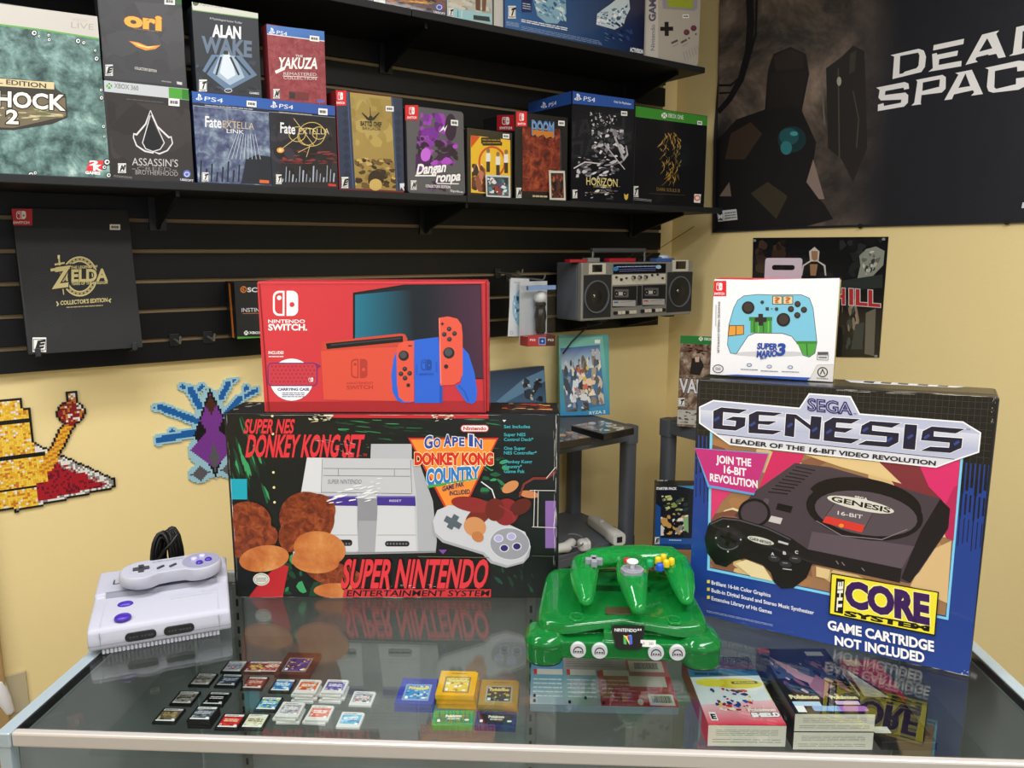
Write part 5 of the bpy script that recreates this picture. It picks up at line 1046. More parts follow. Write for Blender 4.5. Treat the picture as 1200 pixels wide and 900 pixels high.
s = cl(741, 669, .107); b = MB(); b.cyl((s.x, s.y), .0165, s.z - .006, s.z + .0035, 8); b.cyl((s.x, s.y), .0125, s.z + .0035, s.z + .0045, 8); st_ = b.build('stick_gate', gst, pp, bevel=.001)
b = MB(); b.cyl((s.x, s.y), .0032, s.z, s.z + .013, 14); dome(b, (s.x, s.y), .0082, .0082, s.z + .013, .0035); b.build('thumb_stick', white, st_, smooth=50)
p = cl(696, 657, .105); b = MB(); w_ = .0125; t_ = .0042; b.box(p.x - w_, p.x + w_, p.y - t_, p.y + t_, p.z - .006, p.z + .004); b.box(p.x - t_, p.x + t_, p.y - w_, p.y + w_, p.z - .006, p.z + .004); b.build('direction_pad', gst, pp, bevel=.0012)
for px, py, m, r in ((735.2, 655.6, red_p, .0054), (761.6, 657, grn, .0056), (773.2, 661.5, blu, .0058), (771.2, 654, yel, .0048), (777.6, 651, yel, .0048), (780.8, 657.6, yel, .0048), (787, 655.4, yel, .0048)):
    p = cl(px, py, .113 if m is red_p else .107); b = MB(); dome(b, (p.x, p.y), r, r, p.z - .008, .0105); b.build('button', m, pp, smooth=60)

# ================================================================== inside the case, on the glass shelf
SH = SHZ + .0002
def gcard(name, label, px, py, wd, dp, h, body, paint, z=0, group=None, rot=0, notch=0, lab=(.1, .08, .9, .72)):
    p = hitz(px, py, SH + z + h); o = MB()
    if notch: ol = [(-wd / 2, -dp / 2), (wd / 2, -dp / 2), (wd / 2, dp / 2 - notch), (wd / 2 - notch, dp / 2 - notch), (wd / 2 - notch, dp / 2), (-wd / 2, dp / 2)]
    else: ol = rrect(wd, dp, .0018, 3)
    o.prism(ol, 0, h); o = o.build(name, body, bevel=.0005); place(o, (p.x, p.y, SH + z), CA + R(rot)); tag(o, label, 'game cartridge', group); DIM[o.name] = (wd, dp, h)
    if paint:
        a = Art(o, 'label_print', fn=lambda x, y: V((-wd / 2 + x * wd, dp / 2 - y * dp, h)), n=(0, 0, 1)); paint(a); a.build(ink('gloss_card'))
    return o
def face(bg, dabs, top='#e6e6e4', seed=1, word=None, wc='#f0f0f0'):
    def f(a):
        q = [(.09, .07), (.91, .07), (.91, .9), (.09, .9)]
        a.rect(bg, .09, .07, .91, .9); a.blotch([(.1, .24), (.9, .24), (.9, .8), (.1, .8)], dabs, 22, seed, .13, .8)
        a.rect(top, .09, .07, .91, .2); a.fine('#70706e', [(.14, .1), (.7, .1), (.7, .17), (.14, .17)], 1, seed, .6, 3); a.rect('#e8e8e6', .09, .82, .91, .9); a.ell('#f4f4f2', .8, .78, .07, .05); a.rect('#f0f0ee', .12, .68, .2, .79); a.rect('#202020', .14, .70, .18, .77)
        a.fine(wc, [(.2, .34), (.8, .34), (.8, .56), (.2, .56)], 2, seed + 3, .55, 3)
    return f
blk = mat('black_cartridge', '#151517', .4); wht = mat('white_cartridge', '#d6d6d4', .4); DSW = (.0335, .0355, .0038)
NG = 'dark handheld game cards on the glass shelf'
for lab, px, py, bg, dabs, wc, n in (
    ('small dark game card with plain grey label, back left of the rows', 238.5, 796, '#a8a49c', ['#8a867c', '#c4c0b8', '#5c5850'], '#504a40', 1),
    ('small dark game card with dark blue label and white strip, in the second row', 268.5, 797, '#3a4a68', ['#6a7a94', '#22304c', '#a4b0c4'], '#c8d0dc', 1),
    ('small dark game card with grey label, middle of the leftmost column', 217.5, 817.5, '#9a968e', ['#7c786e', '#b8b4a8', '#4c4840'], '#3c3830', 1),
    ('small dark game card with black label and white lettering', 253.5, 818.5, '#1a1a1c', ['#2a2a2e', '#121214'], '#f0f0f2', 1),
    ('small dark game card with brown and olive label, front of the leftmost column', 198.5, 838, '#6a604c', ['#8a7a58', '#4a4434', '#a89a74', '#3c3020'], '#b89c60', 1),
    ('small dark game card with slate label, on top of two plain ones at the front', 238.5, 836, '#5c6068', ['#7a8088', '#3c4048', '#9aa0a8'], '#b8bcc4', 3),
    ('small game card with bright red label near the front rail', 270.5, 845, '#c02a2c', ['#a01c22', '#d84a44', '#801820'], '#f0d8b0', 1),
    ('small game card with cream label and dark round picture near the front rail', 299, 845, '#dcd6bc', ['#c8c0a0', '#e8e4d0'], '#5c5438', 1),
    ('small dark game card with white and red label, at the back by the standard', 275, 781, '#b8c0cc', ['#c8485c', '#8a94a8', '#dce0e8'], '#7a8498', 1),
    ('small dark red game card with yellow picture, back row', 300, 781.5, '#8a2a34', ['#d8b83c', '#a83440', '#e0d080'], '#e8d870', 1),
    ('small dark red game card with cream picture, left of the large brown cartridge', 320, 781.5, '#b84a50', ['#d8c8a0', '#a83440', '#e8e0c8'], '#e8e0d0', 1),
    ('small dark game card with brick red label, second row', 299, 800, '#8a3430', ['#a84840', '#6c2420', '#c06a58'], '#e0c0b0', 1),
    ('small dark game card with bright blue label, left of the white stacks', 331.5, 803, '#2f78b8', ['#6ab0dc', '#1c4c84', '#c0dcec'], '#e8f0f4', 1),
    ('small game card with blue and green label, behind the cream one', 315, 824.5, '#3a7cb8', ['#8ac040', '#60a8d8', '#b8d860'], '#f0f4f0', 1)):
    body = blk
    for k in range(n):
        top = k == n - 1
        gcard('game_cartridge', lab if top else 'plain dark game card under the slate-labelled one', px + (n - 1 - k) * .6, py + (0 if top else (n - 1 - k) * 3.2), *DSW, body, face(bg, dabs, seed=int(px), wc=wc) if top else None, z=k * .0039, group=None if top else 'plain dark cards in the small stack', notch=.0018)
for lab, px, py, bg, dabs, n, und in (
    ('white game card with orange label, top of the left back stack', 361, 804, '#d06a34', ['#e89a5c', '#a84820', '#c0c4c8'], 4, 'white card in the stack under the orange label'),
    ('white game card with purple label, top of the stack beside the orange-labelled one', 393, 804, '#5a5aa4', ['#8a8acc', '#34346c', '#c8c8e0'], 4, 'white card in the stack under the purple label'),
    ('single white game card with dark and red picture, right end of the white cards', 425, 818, '#9a9ca4', ['#2c2c34', '#c84048', '#dcdce0'], 1, ''),
    ('white game card with grey and red emblem label, top of the front stack', 340.5, 831, '#b4b4b8', ['#8c8c94', '#c86468', '#d8d8dc'], 3, 'white card in the stack under the grey emblem label'),
    ('white game card with coral red label, lying on another at the front', 375, 835, '#d8705c', ['#e8a090', '#b84438', '#f0d0c0'], 2, 'white card lying askew under the coral label'),
    ('single white game card with sky blue label near the front rail', 411, 843, '#6ab4dc', ['#a8dcf0', '#3a84b8', '#d8f0f8'], 1, '')):
    for k in range(n):
        top = k == n - 1; j = n - 1 - k
        gcard('game_cartridge', lab if top else und, px + (-2.4 if j % 2 else 0.8) * (1 if j else 0), py + j * 3.3, .0335, .0355, .0038, wht, face(bg, dabs, '#dededc', int(px), wc='#f0f0f0') if top else None, z=k * .0039, group=None if top else und + 's', notch=.0022, rot=(-3 if j % 2 else 2) if j else 0)
def gbface(bg, ring_, dabs, seed, word=None):
    def f(a):
        a.rect(ring_, .16, .26, .84, .9) ; a.rect(bg, .2, .3, .8, .86); a.blotch([(.2, .32), (.8, .32), (.8, .84), (.2, .84)], dabs, 26, seed, .1, .8)
        a.text('#f2e070' if word else '#e8e8e8', word or '', (.26, .46), (.74, .46), .1, .06, out='#23346c', ow=.05) if word else None
        a.rect('#f0f0ee', .22, .74, .3, .84); a.ell('#f0f0ee', .7, .8, .06, .03); a.line('#00000a', [(.3, .12), (.7, .12)], .012)
    return f
def gbcart(label, px, py, colr, paint, z=0, group=None, rot=0, w=.057, d=.0655): return gcard('game_cartridge', label, px, py, w, d, .0078, mat('cart_' + colr.strip('#'), colr, .35, coat=.2), paint, z, group, rot, notch=.003)
gbcart('large dark brown game cartridge with purple and gold label, back row', 350, 777, '#4a2a26', gbface('#4a3a78', '#8a7a7c', ['#d8b04c', '#7a5aa8', '#c88a3c', '#2c2450'], 3))
for k in range(2): gbcart('blue game cartridge with pale blue picture, top of two' if k else 'plain blue game cartridge under the picture one', 489.5, 809 + (0 if k else 5), '#24389c', gbface('#4a90c8', '#8aa0c8', ['#c8e0f0', '#2a5ca8', '#f0d870', '#a0d0e8'], 5, 'Pokémon') if k else None, k * .008, None if k else 'lower cartridge of the blue pair')
for k in range(3): gbcart('yellow game cartridge with yellow picture, top of three' if k == 2 else 'plain yellow game cartridge lower in the stack of three', 536 + (2 - k) * 1.2, 800 + (2 - k) * 5.2, '#e8b010', gbface('#e8c83c', '#8a7a5c', ['#f4e48c', '#c89a20', '#f0f0e0', '#b05c2c'], 7, 'Pokémon') if k == 2 else None, k * .008, None if k == 2 else 'lower cartridges of the yellow stack')
for k in range(2): gbcart('dull gold game cartridge with dark picture in silver frame, top of two' if k else 'plain gold game cartridge under the framed one', 585 + (0 if k else .8), 811 + (0 if k else 5), '#b08a2c', gbface('#3a3c34', '#b0aca4', ['#c8c04c', '#20241c', '#e0e0c8', '#6a7a3c'], 9, 'Pokémon') if k else None, k * .008, None if k else 'lower cartridge of the gold pair')
def adv(bg, dabs, word):
    def f(a): a.rect(bg, .08, .2, .92, .86); a.blotch([(.1, .24), (.9, .24), (.9, .82), (.1, .82)], dabs, 16, 4, .1, .6); a.text('#f2ecd0', 'Pokémon', (.32, .48), (.7, .46), .16, .06); a.fine('#f0f0f0', [(.36, .54), (.68, .54), (.68, .62), (.36, .62)], 1, 3, .7, 3); a.rect('#f0f0f0', .12, .62, .19, .78); a.ell('#f4f4f4', .84, .66, .06, .06)
    return f
gcard('game_cartridge', 'clear green wide game cartridge in front of the yellow stack', 531, 841, .0575, .035, .0085, mat('cart_green', '#1f9a44', .25, coat=.4), adv('#4a7a34', ['#2c8a3c', '#7a8a3c', '#5c6a2c'], ''), rot=3)
gcard('game_cartridge', 'navy blue wide game cartridge in front of the gold pair', 581, 842, .0575, .035, .0085, mat('cart_navy', '#1c2460', .25, coat=.4), adv('#18182c', ['#2a2a54', '#5c3a2c', '#10101c'], ''), rot=-1)

# ---- boxes lying on the glass shelf
def flatbox(name, label, FLp, FRp, dp, h, m, z=0, group=None):
    a_, b_ = hitz(*FLp, SH + z), hitz(*FRp, SH + z); d = b_ - a_; w_ = d.length
    o = MB().box(-w_ / 2, w_ / 2, 0, dp, 0, h).build(name, m, bevel=.0008); place(o, ((a_ + b_) / 2), math.atan2(d.y, d.x)); DIM[o.name] = (w_, h, dp); return tag(o, label, 'game box', group)
cream = mat('cream_card', '#d8d4c8', .5)
def flap(o, seed):
    a = Art(o, 'flap_print', FRONT, fn=None); w_, h, dp = DIM[o.name]; a.fn = lambda x, y: V((-w_ / 2 + x * w_, 0, h - y * h))
    a.rect('#e4e0d4', .0, .02, 1, .98); a.fine('#8a8678', [(.1, .2), (.9, .2), (.9, .5), (.1, .5)], 4, seed, .3, 6); a.fine('#9a9688', [(.06, .62), (.94, .62), (.94, .84), (.06, .84)], 2, seed + 1, .3, 5); a.build(ink('satin_card'))
def toprint(o, fnp, name='top_print'):
    w_, h, dp = DIM[o.name]; a = Art(o, name, fn=lambda x, y: V((-w_ / 2 + x * w_, dp - y * dp, h)), n=(0, 0, 1)); fnp(a); a.build(ink('gloss_card'))
o = flatbox('game_box_set', 'red and white game box with yellow oval flash, lying on the glass shelf', (829, 874.5), (920, 875.5), .176, .032, mat('card_red_white', '#c0283a', .4)); flap(o, 1)
def shield(a):
    a.grad([(0, 0), (1, 0), (1, 1), (0, 1)], '#3a4a58', '#e04a68', False, 4); a.poly('#dfe6ea', [(0, .32), (1, .28), (1, .7), (0, .8)]); a.grad([(0, .74), (1, .66), (1, 1), (0, 1)], '#f0c4cc', '#d8304c', False, 3); a.poly('#2c6a90', [(0, .22), (1, .2), (1, .3), (0, .34)])
    a.blotch([(.3, .04), (.95, .04), (.95, .24), (.3, .24)], ['#1c2a3c', '#4a5c74', '#2a3444', '#70849c'], 26, 3, .09, .5); a.fine('#1c3a60', [(.08, .26), (.5, .26), (.5, .31), (.08, .31)], 1, 2, .8, 3)
    a.ell('#d8cc2c', .62, .43, .36, .075); a.ell('#e8dc40', .25, .42, .2, .06); a.poly('#2a2a20', [(.55, .4), (.92, .39), (.92, .43), (.55, .44)]); a.text('#e8dc40', 'INCLUDES', (.6, .425), (.88, .42), .02, .04)
    a.blotch([(.2, .5), (.72, .5), (.74, .82), (.2, .82)], ['#c8342c', '#e8c84c', '#2a4a98', '#f0e8d8', '#8a2430', '#1c3478'], 46, 6, .09, .7); a.text('#f0e0d8', 'Pokémon', (.6, .83), (.96, .82), .045, .07, out='#a81c34', ow=.05); a.text('#f4f0f0', 'SHIELD', (.62, .9), (.98, .89), .05, .07, out='#2a1420', ow=.06)
    a.rect('#f0f0ee', .06, .84, .15, .95); a.text('#202020', 'E', (.08, .93), (.13, .93), .06, .06); a.text('#d8cc2c', 'DOUBLE PACK', (.985, .44), (.985, .7), .012, .05, up=(1, 0))
toprint(o, shield)
b_ = Art(o, 'side_print', fn=lambda x, y: V((DIM[o.name][0] / 2, x * .176, .032 - y * .032)), n=(1, 0, 0)); b_.rect('#1c1c1e', 0.01, .02, .99, .98); b_.text('#d8d04c', 'DOUBLE PACK', (.25, .7), (.62, .7), .4, .03); b_.build(ink('satin_card'))
lo = flatbox('game_box_set', 'lower of two dark game boxes with cream flaps lying stacked on the glass shelf', (929, 878.5), (1022, 879), .17, .0262, mat('card_dark', '#17171b', .4)); flap(lo, 3)
up = flatbox('game_box_set', 'upper of two dark game boxes, its lid pink and violet', (929, 878.5), (1022, 879), .17, .0262, MATS['card_dark'], 0); up.location.z += .0268; MW[up.name] = Matrix.Translation((0, 0, .0268)) @ MW[up.name]; flap(up, 5)
def pearl(a):
    a.rect('#191a26', 0, 0, 1, 1); a.grad([(.05, .02), (.95, .02), (.95, .5), (.05, .5)], '#1c2438', '#3a4c70', False, 3); a.blotch([(.08, .2), (.92, .2), (.92, .8), (.08, .8)], ['#7a4a64', '#a87884', '#3a3454', '#c49ca4', '#241c30', '#5c4a70'], 60, 3, .09, .5, 60); a.poly('#b08490', [(.1, .14), (.4, .4), (.75, .62), (.6, .66), (.3, .5)]); a.poly('#946478', [(.4, .62), (.6, .44), (.7, .6), (.48, .8)])
    a.text('#e8e0a8', 'Pokémon', (.06, .8), (.42, .8), .05, .06); a.text('#e8e0a8', 'Pokémon', (.58, .8), (.92, .8), .045, .06); a.rect('#b8d4ec', .05, .84, .4, .9); a.rect('#d8b4d8', .6, .83, .9, .88); a.rr('#8ab0e0', .26, .9, .72, .97, .02); a.rr('#b070b8', .6, .9, .95, .97, .02); a.rect('#f0f0ee', .05, .9, .16, .985); a.rect('#d8242e', 0, 0, .16, .09); a.text('#b8b8c0', 'DOUBLE PACK', (.975, .45), (.975, .75), .014, .05, up=(1, 0)); a.rect('#d4d4d0', .66, .06, .9, .13)
toprint(up, pearl)
o = flatbox('game_box_set', 'flat printed box in blue, grey and red lying face down under the green console', (621, 834), (795.5, 838), .16, .012, mat('card_blue_grey', '#7a8c9a', .4))
def backside(a):
    a.rect('#3a84b4', 0, 0, .24, 1); a.grad([(0, .2), (.25, .2), (.25, 1), (0, 1)], '#3a88bc', '#a8b8c0', False, 3); a.grad([(.24, .2), (.48, .2), (.48, 1), (.24, 1)], '#5a94b8', '#b0bcc0', False, 3); a.rect('#b8364a', .48, .2, 1, 1); a.rect('#a89ca0', .24, 0, 1, .42); a.rect('#b86a70', .7, 0, 1, .5)
    for x in (.02, .26, .5): a.rect('#d8d0cc', x, .4, x + .21, .5); a.rect('#c83038', x, .4, x + .025, .5); a.fine('#d8e0e4' if x < .4 else '#e0a8b0', [(x, .55), (x + .2, .55), (x + .2, .9), (x, .9)], 5, int(x * 50), .3, 4)
    a.rect('#d8cfc4', .72, .22, .97, .42); a.rect('#d8cfc4', .7, .5, .96, .68); a.rect('#e4ded4', .81, .8, .98, .98)
    for x0, x1, y0, y1 in ((.76, .93, .25, .37), (.83, .96, .83, .94)):
        rnd = random.Random(4); x = x0
        while x < x1: w_ = rnd.uniform(.002, .006); a.rect('#1c1c1c', x, y0, x + w_, y1); a.k -= 1; x += w_ + rnd.uniform(.002, .005)
    a.fine('#8a8078', [(.26, .1), (.6, .1), (.6, .36), (.26, .36)], 6, 6, .35, 6); a.ell('#d8cfc4', .75, .93, .02, .05)
    for x, y in ((.02, .84), (.02, .92), (.26, .93), (.37, .86), (.61, .88), (.49, .93)): a.rect('#1c1c20', x, y, x + .018, y + .05)
toprint(o, backside)
o = flatbox('game_case', 'dark slim game case with white price label, beside the stacked dark boxes', (1032, 879), (1098, 880), .12, .012, MATS['card_dark'])
toprint(o, lambda a: (a.rect('#1a1a1c', .02, .02, .98, .98), a.poly('#d8d8d4', [(.0, .72), (.3, .72), (.3, .84), (.0, .84)]), a.blotch([(.3, .2), (.9, .2), (.9, .6), (.3, .6)], ['#2c2a30', '#3a3634', '#242226'], 16, 3, .14, .7)))
o = flatbox('game_case', 'red and white slim case lying behind the dark slim case', (1012, 826), (1062, 828), .11, .012, mat('card_red_case', '#a82a34', .4))
toprint(o, lambda a: (a.rect('#b02c38', .02, .02, .98, .98), a.poly('#d4d0c8', [(.02, .3), (.6, .98), (.02, .98)]), a.poly('#1a1a1c', [(.02, .24), (.7, .98), (.6, .98), (.02, .32)]), a.rect('#c8a878', .1, .03, .5, .2)))
# ================================================================== on the slat panel
def wallbox(name, label, cat, L, Rr, T, D, z, depth, c, lean=0, group=None): return shelfbox(name, label, cat, L, Rr, T, depth, D, z, cardmat(c), group, lean)
def hook(label, s, z, ln, group, tip=True):
    o = empty('display_hook', label, 'hook', wp(s, .0225, z), WROT, group=group)
    b = MB(); b.box(-.012, .012, -.004, 0, -.018, .014); b.build('hook_plate', gasket, o, bevel=.001)
    b = MB(); b.tube([(0, -.003, 0), (0, -ln * .5, -.001), (0, -ln + .008, -.004), (0, -ln, .004), (0, -ln - .003, .014)], .0026, 8); b.build('prong', steel, o, smooth=60); return o
for px, py, lb in ((204, 397.5, 'left one of two empty black hooks under the slats'), (243, 394.5, 'right one of two empty black hooks under the slats')):
    s, z = whit(px, py, .0225); hook(lb, s, z, .075, 'empty hooks on the slat panel')
# black collector's box on two hooks
H_ = (0, 220, .266667)
zb = whit(*cp(H_, 390, 726), .12)[1]
zel = wallbox('game_box_set', 'matt black box with a gold title ring, hung low on the slats', 'game box', cp(H_, 124, 735), cp(H_, 628, 712), cp(H_, 300, 93), .12, zb, .042, '#141517', R(-8))
for dx in (-.1, .1):
    b = MB(); b.box(dx - .006, dx + .006, -.008, .085, -.006, -.0005); b.box(dx - .006, dx + .006, -.011, -.007, -.006, .012); b.build('support_arm', gasket, zel, bevel=.001)
a = Art(zel, 'front_print', FRONT).crop(*H_); a.poly('#18191b', [(43, 94), (561, 97), (630, 710), (140, 740)])
for cx, cy, r in ((185, 440, 70), (210, 610, 60), (270, 215, 50), (150, 300, 40), (260, 560, 50)):
    for k in range(5): a.ring('#222326', cx, cy, r - k * 12, r - k * 12, 3)
GO = '#d6c78a'; a.ring('#b7a86e', 350, 390, 66, 76, 20); a.ring('#e2d6a0', 350, 390, 76, 86, 4); a.ring('#e2d6a0', 350, 390, 56, 66, 4)
for k in range(24): t = R(k * 15); a.ell('#3a3424', 350 + 66 * math.cos(t), 390 + 76 * math.sin(t), 4)
a.line(GO, [(258, 298), (262, 340), (280, 470)], [5, 9, 4]); a.line(GO, [(240, 338), (284, 330)], 8); a.line('#e8dca8', [(258, 296), (258, 312)], 10)
a.text(GO, 'Z', (236, 440), (296, 432), 84, .04, .1, out='#17181a', ow=.05); a.line(GO, [(222, 362), (306, 350)], 12); a.line(GO, [(236, 436), (300, 430)], 10); a.text(GO, 'ELDA', (316, 412), (470, 408), 50, .04, out='#17181a', ow=.06)
a.text(GO, 'THE LEGEND OF', (310, 356), (428, 352), 11, .03); a.text(GO, 'TEARS OF THE KINGDOM', (314, 428), (472, 422), 11, .03)
a.text(GO, "COLLECTOR'S EDITION", (266, 515), (472, 501), 17, .03); a.line(GO, [(248, 500), (256, 512), (250, 520)], 5); a.line(GO, [(488, 488), (478, 496), (486, 504)], 5); a.fine('#b0a478', [(292, 523), (452, 514), (452, 520), (292, 529)], 1, 4, .7, 8)
a.badge(42, 93, 142, 166, '#c2303a'); a.rating(143, 658, 203, 722, 'E'); a.build(ink('matt_card', .6)); sticker(FRONT, zel, 482, 161, 528, 185, '$ 160', H_, 1)
# small black accessory box
F5 = (0, 220, .266667)
s0 = whit(*cp(F5, 1040, 540), .11)[0]; zb = whit(*cp(F5, 1070, 664), .11)[1]
sc_ = wallbox('accessory_box', 'black accessory box with orange edge and emblem, half hidden by the red box', 'accessory box', cp(F5, 1036, 540), cp(F5, 1220, 540), cp(F5, 1070, 414), .11, zb, .085, '#17181a')
a = Art(sc_, 'front_print', FRONT).crop(*F5); a.poly('#1b1c1f', [(1024, 414), (1225, 414), (1250, 664), (1046, 664)]); a.ring('#e0802c', 1070, 447, 12, 13, 4); a.line('#e0802c', [(1074, 438), (1064, 445), (1074, 450), (1064, 456)], 3.5); a.text('#e8e8ea', 'SCUF', (1088, 458), (1176, 458), 19, .03); a.text('#d8d8dc', 'INSTINCT', (1062, 546), (1176, 545), 17, .0); a.line('#c87a34', [(1066, 553), (1150, 551)], 2)
a.xmark('#e0e4e0', '#1b1c1f', 1082, 638, 10); a.text('#e0e4e0', 'XBOX', (1096, 642), (1150, 642), 10, .03); a.poly('#4a9a3c', [(1040, 655), (1240, 655), (1242, 664), (1042, 664)]); a.build(ink('satin_card'))
b_ = Art(sc_, 'side_print', left_of(sc_)).crop(*F5); b_.poly('#d07a2c', [(1003, 420), (1012, 420), (1030, 660), (1022, 660)]); b_.build(ink('satin_card'))
# two hanging packs
Bc = (580, 310, .133333)
clear = pane('clear_plastic', (.97, .98, .99), 1.35)
sA0, zA1 = whit(*cp(Bc, 136, 115), .15); sA1, _ = whit(*cp(Bc, 300, 350), .15); _, zA0 = whit(*cp(Bc, 180, 640), .15)
pkA = empty('blister_pack', 'white hanging pack with round blue picture, left of the clear controller pack', 'hanging pack', wp((sA0 + sA1) / 2, .15, zA0), WROT); MWA = MW[pkA.name]; wA, hA = sA1 - sA0, zA1 - zA0
b = MB(); b.box(-wA / 2 + .004, wA / 2 - .004, .004, .012, .004, hA - .004); b.build('card_case', mat('white_card', '#d9d9dc'), pkA, bevel=.001)
b = MB(); b.box(-wA / 2, wA / 2, 0, .03, 0, hA); b.build('clear_shell', clear, pkA)
b = MB(); b.box(-.008, .008, .006, .009, hA - .004, hA + .02); b.build('hang_loop', clear, pkA)
a = Art(pkA, 'front_print', ((0, .004, 0), (0, -1, 0))).crop(*Bc); a.clip = [(140, 118), (302, 125), (290, 632), (112, 632)]
a.poly('#dcdfe2', [(140, 118), (302, 125), (290, 632), (112, 632)]); a.ell('#9cc4d8', 250, 385, 98, 172); a.blotch([(165, 260), (300, 240), (295, 500), (170, 500)], ['#3a6a84', '#2a4c64', '#c0dce8', '#6a9cb4', '#e4f0f4', '#1c3a50'], 46, 3, .12, .7); a.ring('#9a9ca0', 146, 600, 13, 14, 4); a.fine('#b0b4b8', [(165, 150), (280, 158), (280, 170), (165, 164)], 1, 3, .5, 6); a.build(ink('satin_card'))
sB0, _ = whit(*cp(Bc, 292, 450), .21); sB1, _ = whit(*cp(Bc, 532, 450), .21); _, zB1 = whit(*cp(Bc, 420, 185), .21); _, zB0 = whit(*cp(Bc, 400, 712), .21)
pkB = empty('blister_pack', 'clear hanging pack holding a black wand controller with a white ball', 'hanging pack', wp((sB0 + sB1) / 2, .21, zB0), WROT); wB, hB = sB1 - sB0, zB1 - zB0
b = MB(); b.box(-wB / 2, wB / 2, .045, .048, 0, hB + .012); b.build('backing_card', cardmat('#c4c8cc'), pkB)
b = MB(); b.box(-wB / 2, wB / 2, 0, .044, .0, hB); b.build('clear_shell', clear, pkB)
b = MB(); b.box(-wB / 2, wB / 2, -.0006, .044, .0, hB * .16); b.build('red_base', cardmat('#b0343c'), pkB)
a = Art(pkB, 'base_print', ((0, -.0006, 0), (0, -1, 0))).crop(*Bc); a.clip = [(292, 622), (530, 622), (530, 715), (286, 722)]; a.poly('#b4363e', [(292, 622), (530, 622), (530, 715), (286, 722)]); a.poly('#4a2a2a', [(450, 622), (530, 622), (530, 715), (446, 715)]); a.text('#e8dada', 'PS3', (308, 672), (354, 672), 18, .03); a.rr('#7aa8e0', 383, 640, 447, 706, 8); a.rr('#1c3c8c', 390, 648, 440, 698, 6); a.line('#c8e0f8', [(404, 674), (428, 674)], 5); a.line('#c8e0f8', [(416, 662), (416, 686)], 5); a.text('#d8c8c8', 'PS3', (466, 672), (514, 672), 18, .03); a.build(ink('satin_card'))
b = MB(); b.box(-wB / 2, wB / 2, -.0005, .01, hB * .93, hB); b.build('header', cardmat('#7e9ccc'), pkB); 
b = MB(); M = Matrix.Translation((wB * .08, .022, hB * .80)); b.lathe([(.0205 * math.sin(R(t)), -.0205 * math.cos(R(t))) for t in range(0, 181, 15)], 24, M=M); b.build('light_ball', mat('white_plastic', '#dcdcde'), pkB, smooth=60)
b = MB(); M = Matrix.Translation((wB * .1, .022, hB * .18)); b.lathe([(.001, 0), (.013, .001), (.017, .012), (.0165, .04), (.020, .055), (.0175, .075), (.0165, hB * .4), (.015, hB * .47), (.0195, hB * .5), (.015, hB * .54), (.001, hB * .54)], 24, M=M); b.build('controller_body', dark, pkB, smooth=50)
for lb, s, z, ln in (('hook holding the white hanging pack', (sA0 + sA1) / 2, zA1 + .012, .14), ('hook holding the clear hanging pack', (sB0 + sB1) / 2, zB1 + .022, .2)): hook(lb, s, z, ln, 'hooks holding the hanging packs')

# ================================================================== twin cassette stereo on its bracket
Q = (640, 280, .158333); DB = .21
s0 = (whit(*cp(Q, 262, 300), DB)[0] + whit(*cp(Q, 258, 600), DB)[0]) / 2; s1 = (whit(*cp(Q, 1085, 250), DB)[0] + whit(*cp(Q, 1072, 500), DB)[0]) / 2
zt_, zb_ = whit(*cp(Q, 560, 172), DB)[1], whit(*cp(Q, 560, 590), DB)[1]; bw, bh = s1 - s0, zt_ - zb_
bb = empty('cassette_stereo', 'silver twin cassette stereo with two round speakers, below the shelf corner', 'stereo', wp((s0 + s1) / 2, DB, zb_), WROT)
sil = mat('stereo_silver', '#8e8d88', .35, metal=.35); sil_l = mat('stereo_cream', '#c4bfae', .4); sil_d = mat('stereo_side', '#565b63', .5); cloth_m = mat('speaker_cloth', '#242424', .8); chrome = mat('chrome', '#c8c8c8', .12, metal=1)
b = MB(); b.box(-bw / 2, bw / 2, .022, .135, 0, bh); b.build('rear_case', sil_d, bb, bevel=.006)
b = MB(); b.box(-bw / 2, bw / 2, 0, .023, 0, bh); b.build('front_case', sil, bb, bevel=.004)
def bl(x, y): p = loc(bb, hit(*cp(Q, x, y), MW[bb.name] @ V((0, 0, 0)), MW[bb.name].to_3x3() @ V((0, -1, 0)))); return p.x, p.z
def panel(name, x0, y0, x1, y1, m, y=-.001, y2=.004, parent=None, bevel=.001):
    cx, cz = bl((x0 + x1) / 2, (y0 + y1) / 2); xa, xb = bl(x0, (y0 + y1) / 2)[0], bl(x1, (y0 + y1) / 2)[0]; za, zb2 = bl((x0 + x1) / 2, y1)[1], bl((x0 + x1) / 2, y0)[1]
    return MB().box(xa, xb, y, y2, za, zb2).build(name, m, parent or bb, bevel=bevel)
for x0, y0, x1, y1, cx, cy, ry in ((275, 266, 480, 584, 372, 428, 122), (893, 244, 1078, 540, 985, 390, 115)):
    pn_ = panel('speaker_panel', x0, y0, x1, y1, cloth_m); c = bl(cx, cy); rad = (bl(cx, cy - ry)[1] - bl(cx, cy + ry)[1]) / 2; M = Matrix.Translation((c[0], -.001, c[1])) @ Matrix.Rotation(R(90), 4, 'X')
    b = MB(); b.lathe([(rad * .9, 0), (rad * .92, .004), (rad, .004), (rad, 0)], 40, M=M); b.build('speaker_ring', sil_d, pn_, smooth=30)
    b = MB(); b.lathe([(rad * .9, .001), (rad * .45, .0008), (rad * .3, .0025), (.0001, .0035)], 40, M=M); b.build('speaker_cone', dark, pn_, smooth=50)
    b = MB(); dome(b, (-.012, .004), .0045, .006, .002, .003); o = b.build('cone_glint', chrome, pn_, M=M, smooth=60)  # off-centre chrome bead stands in for a glint of light on the cone
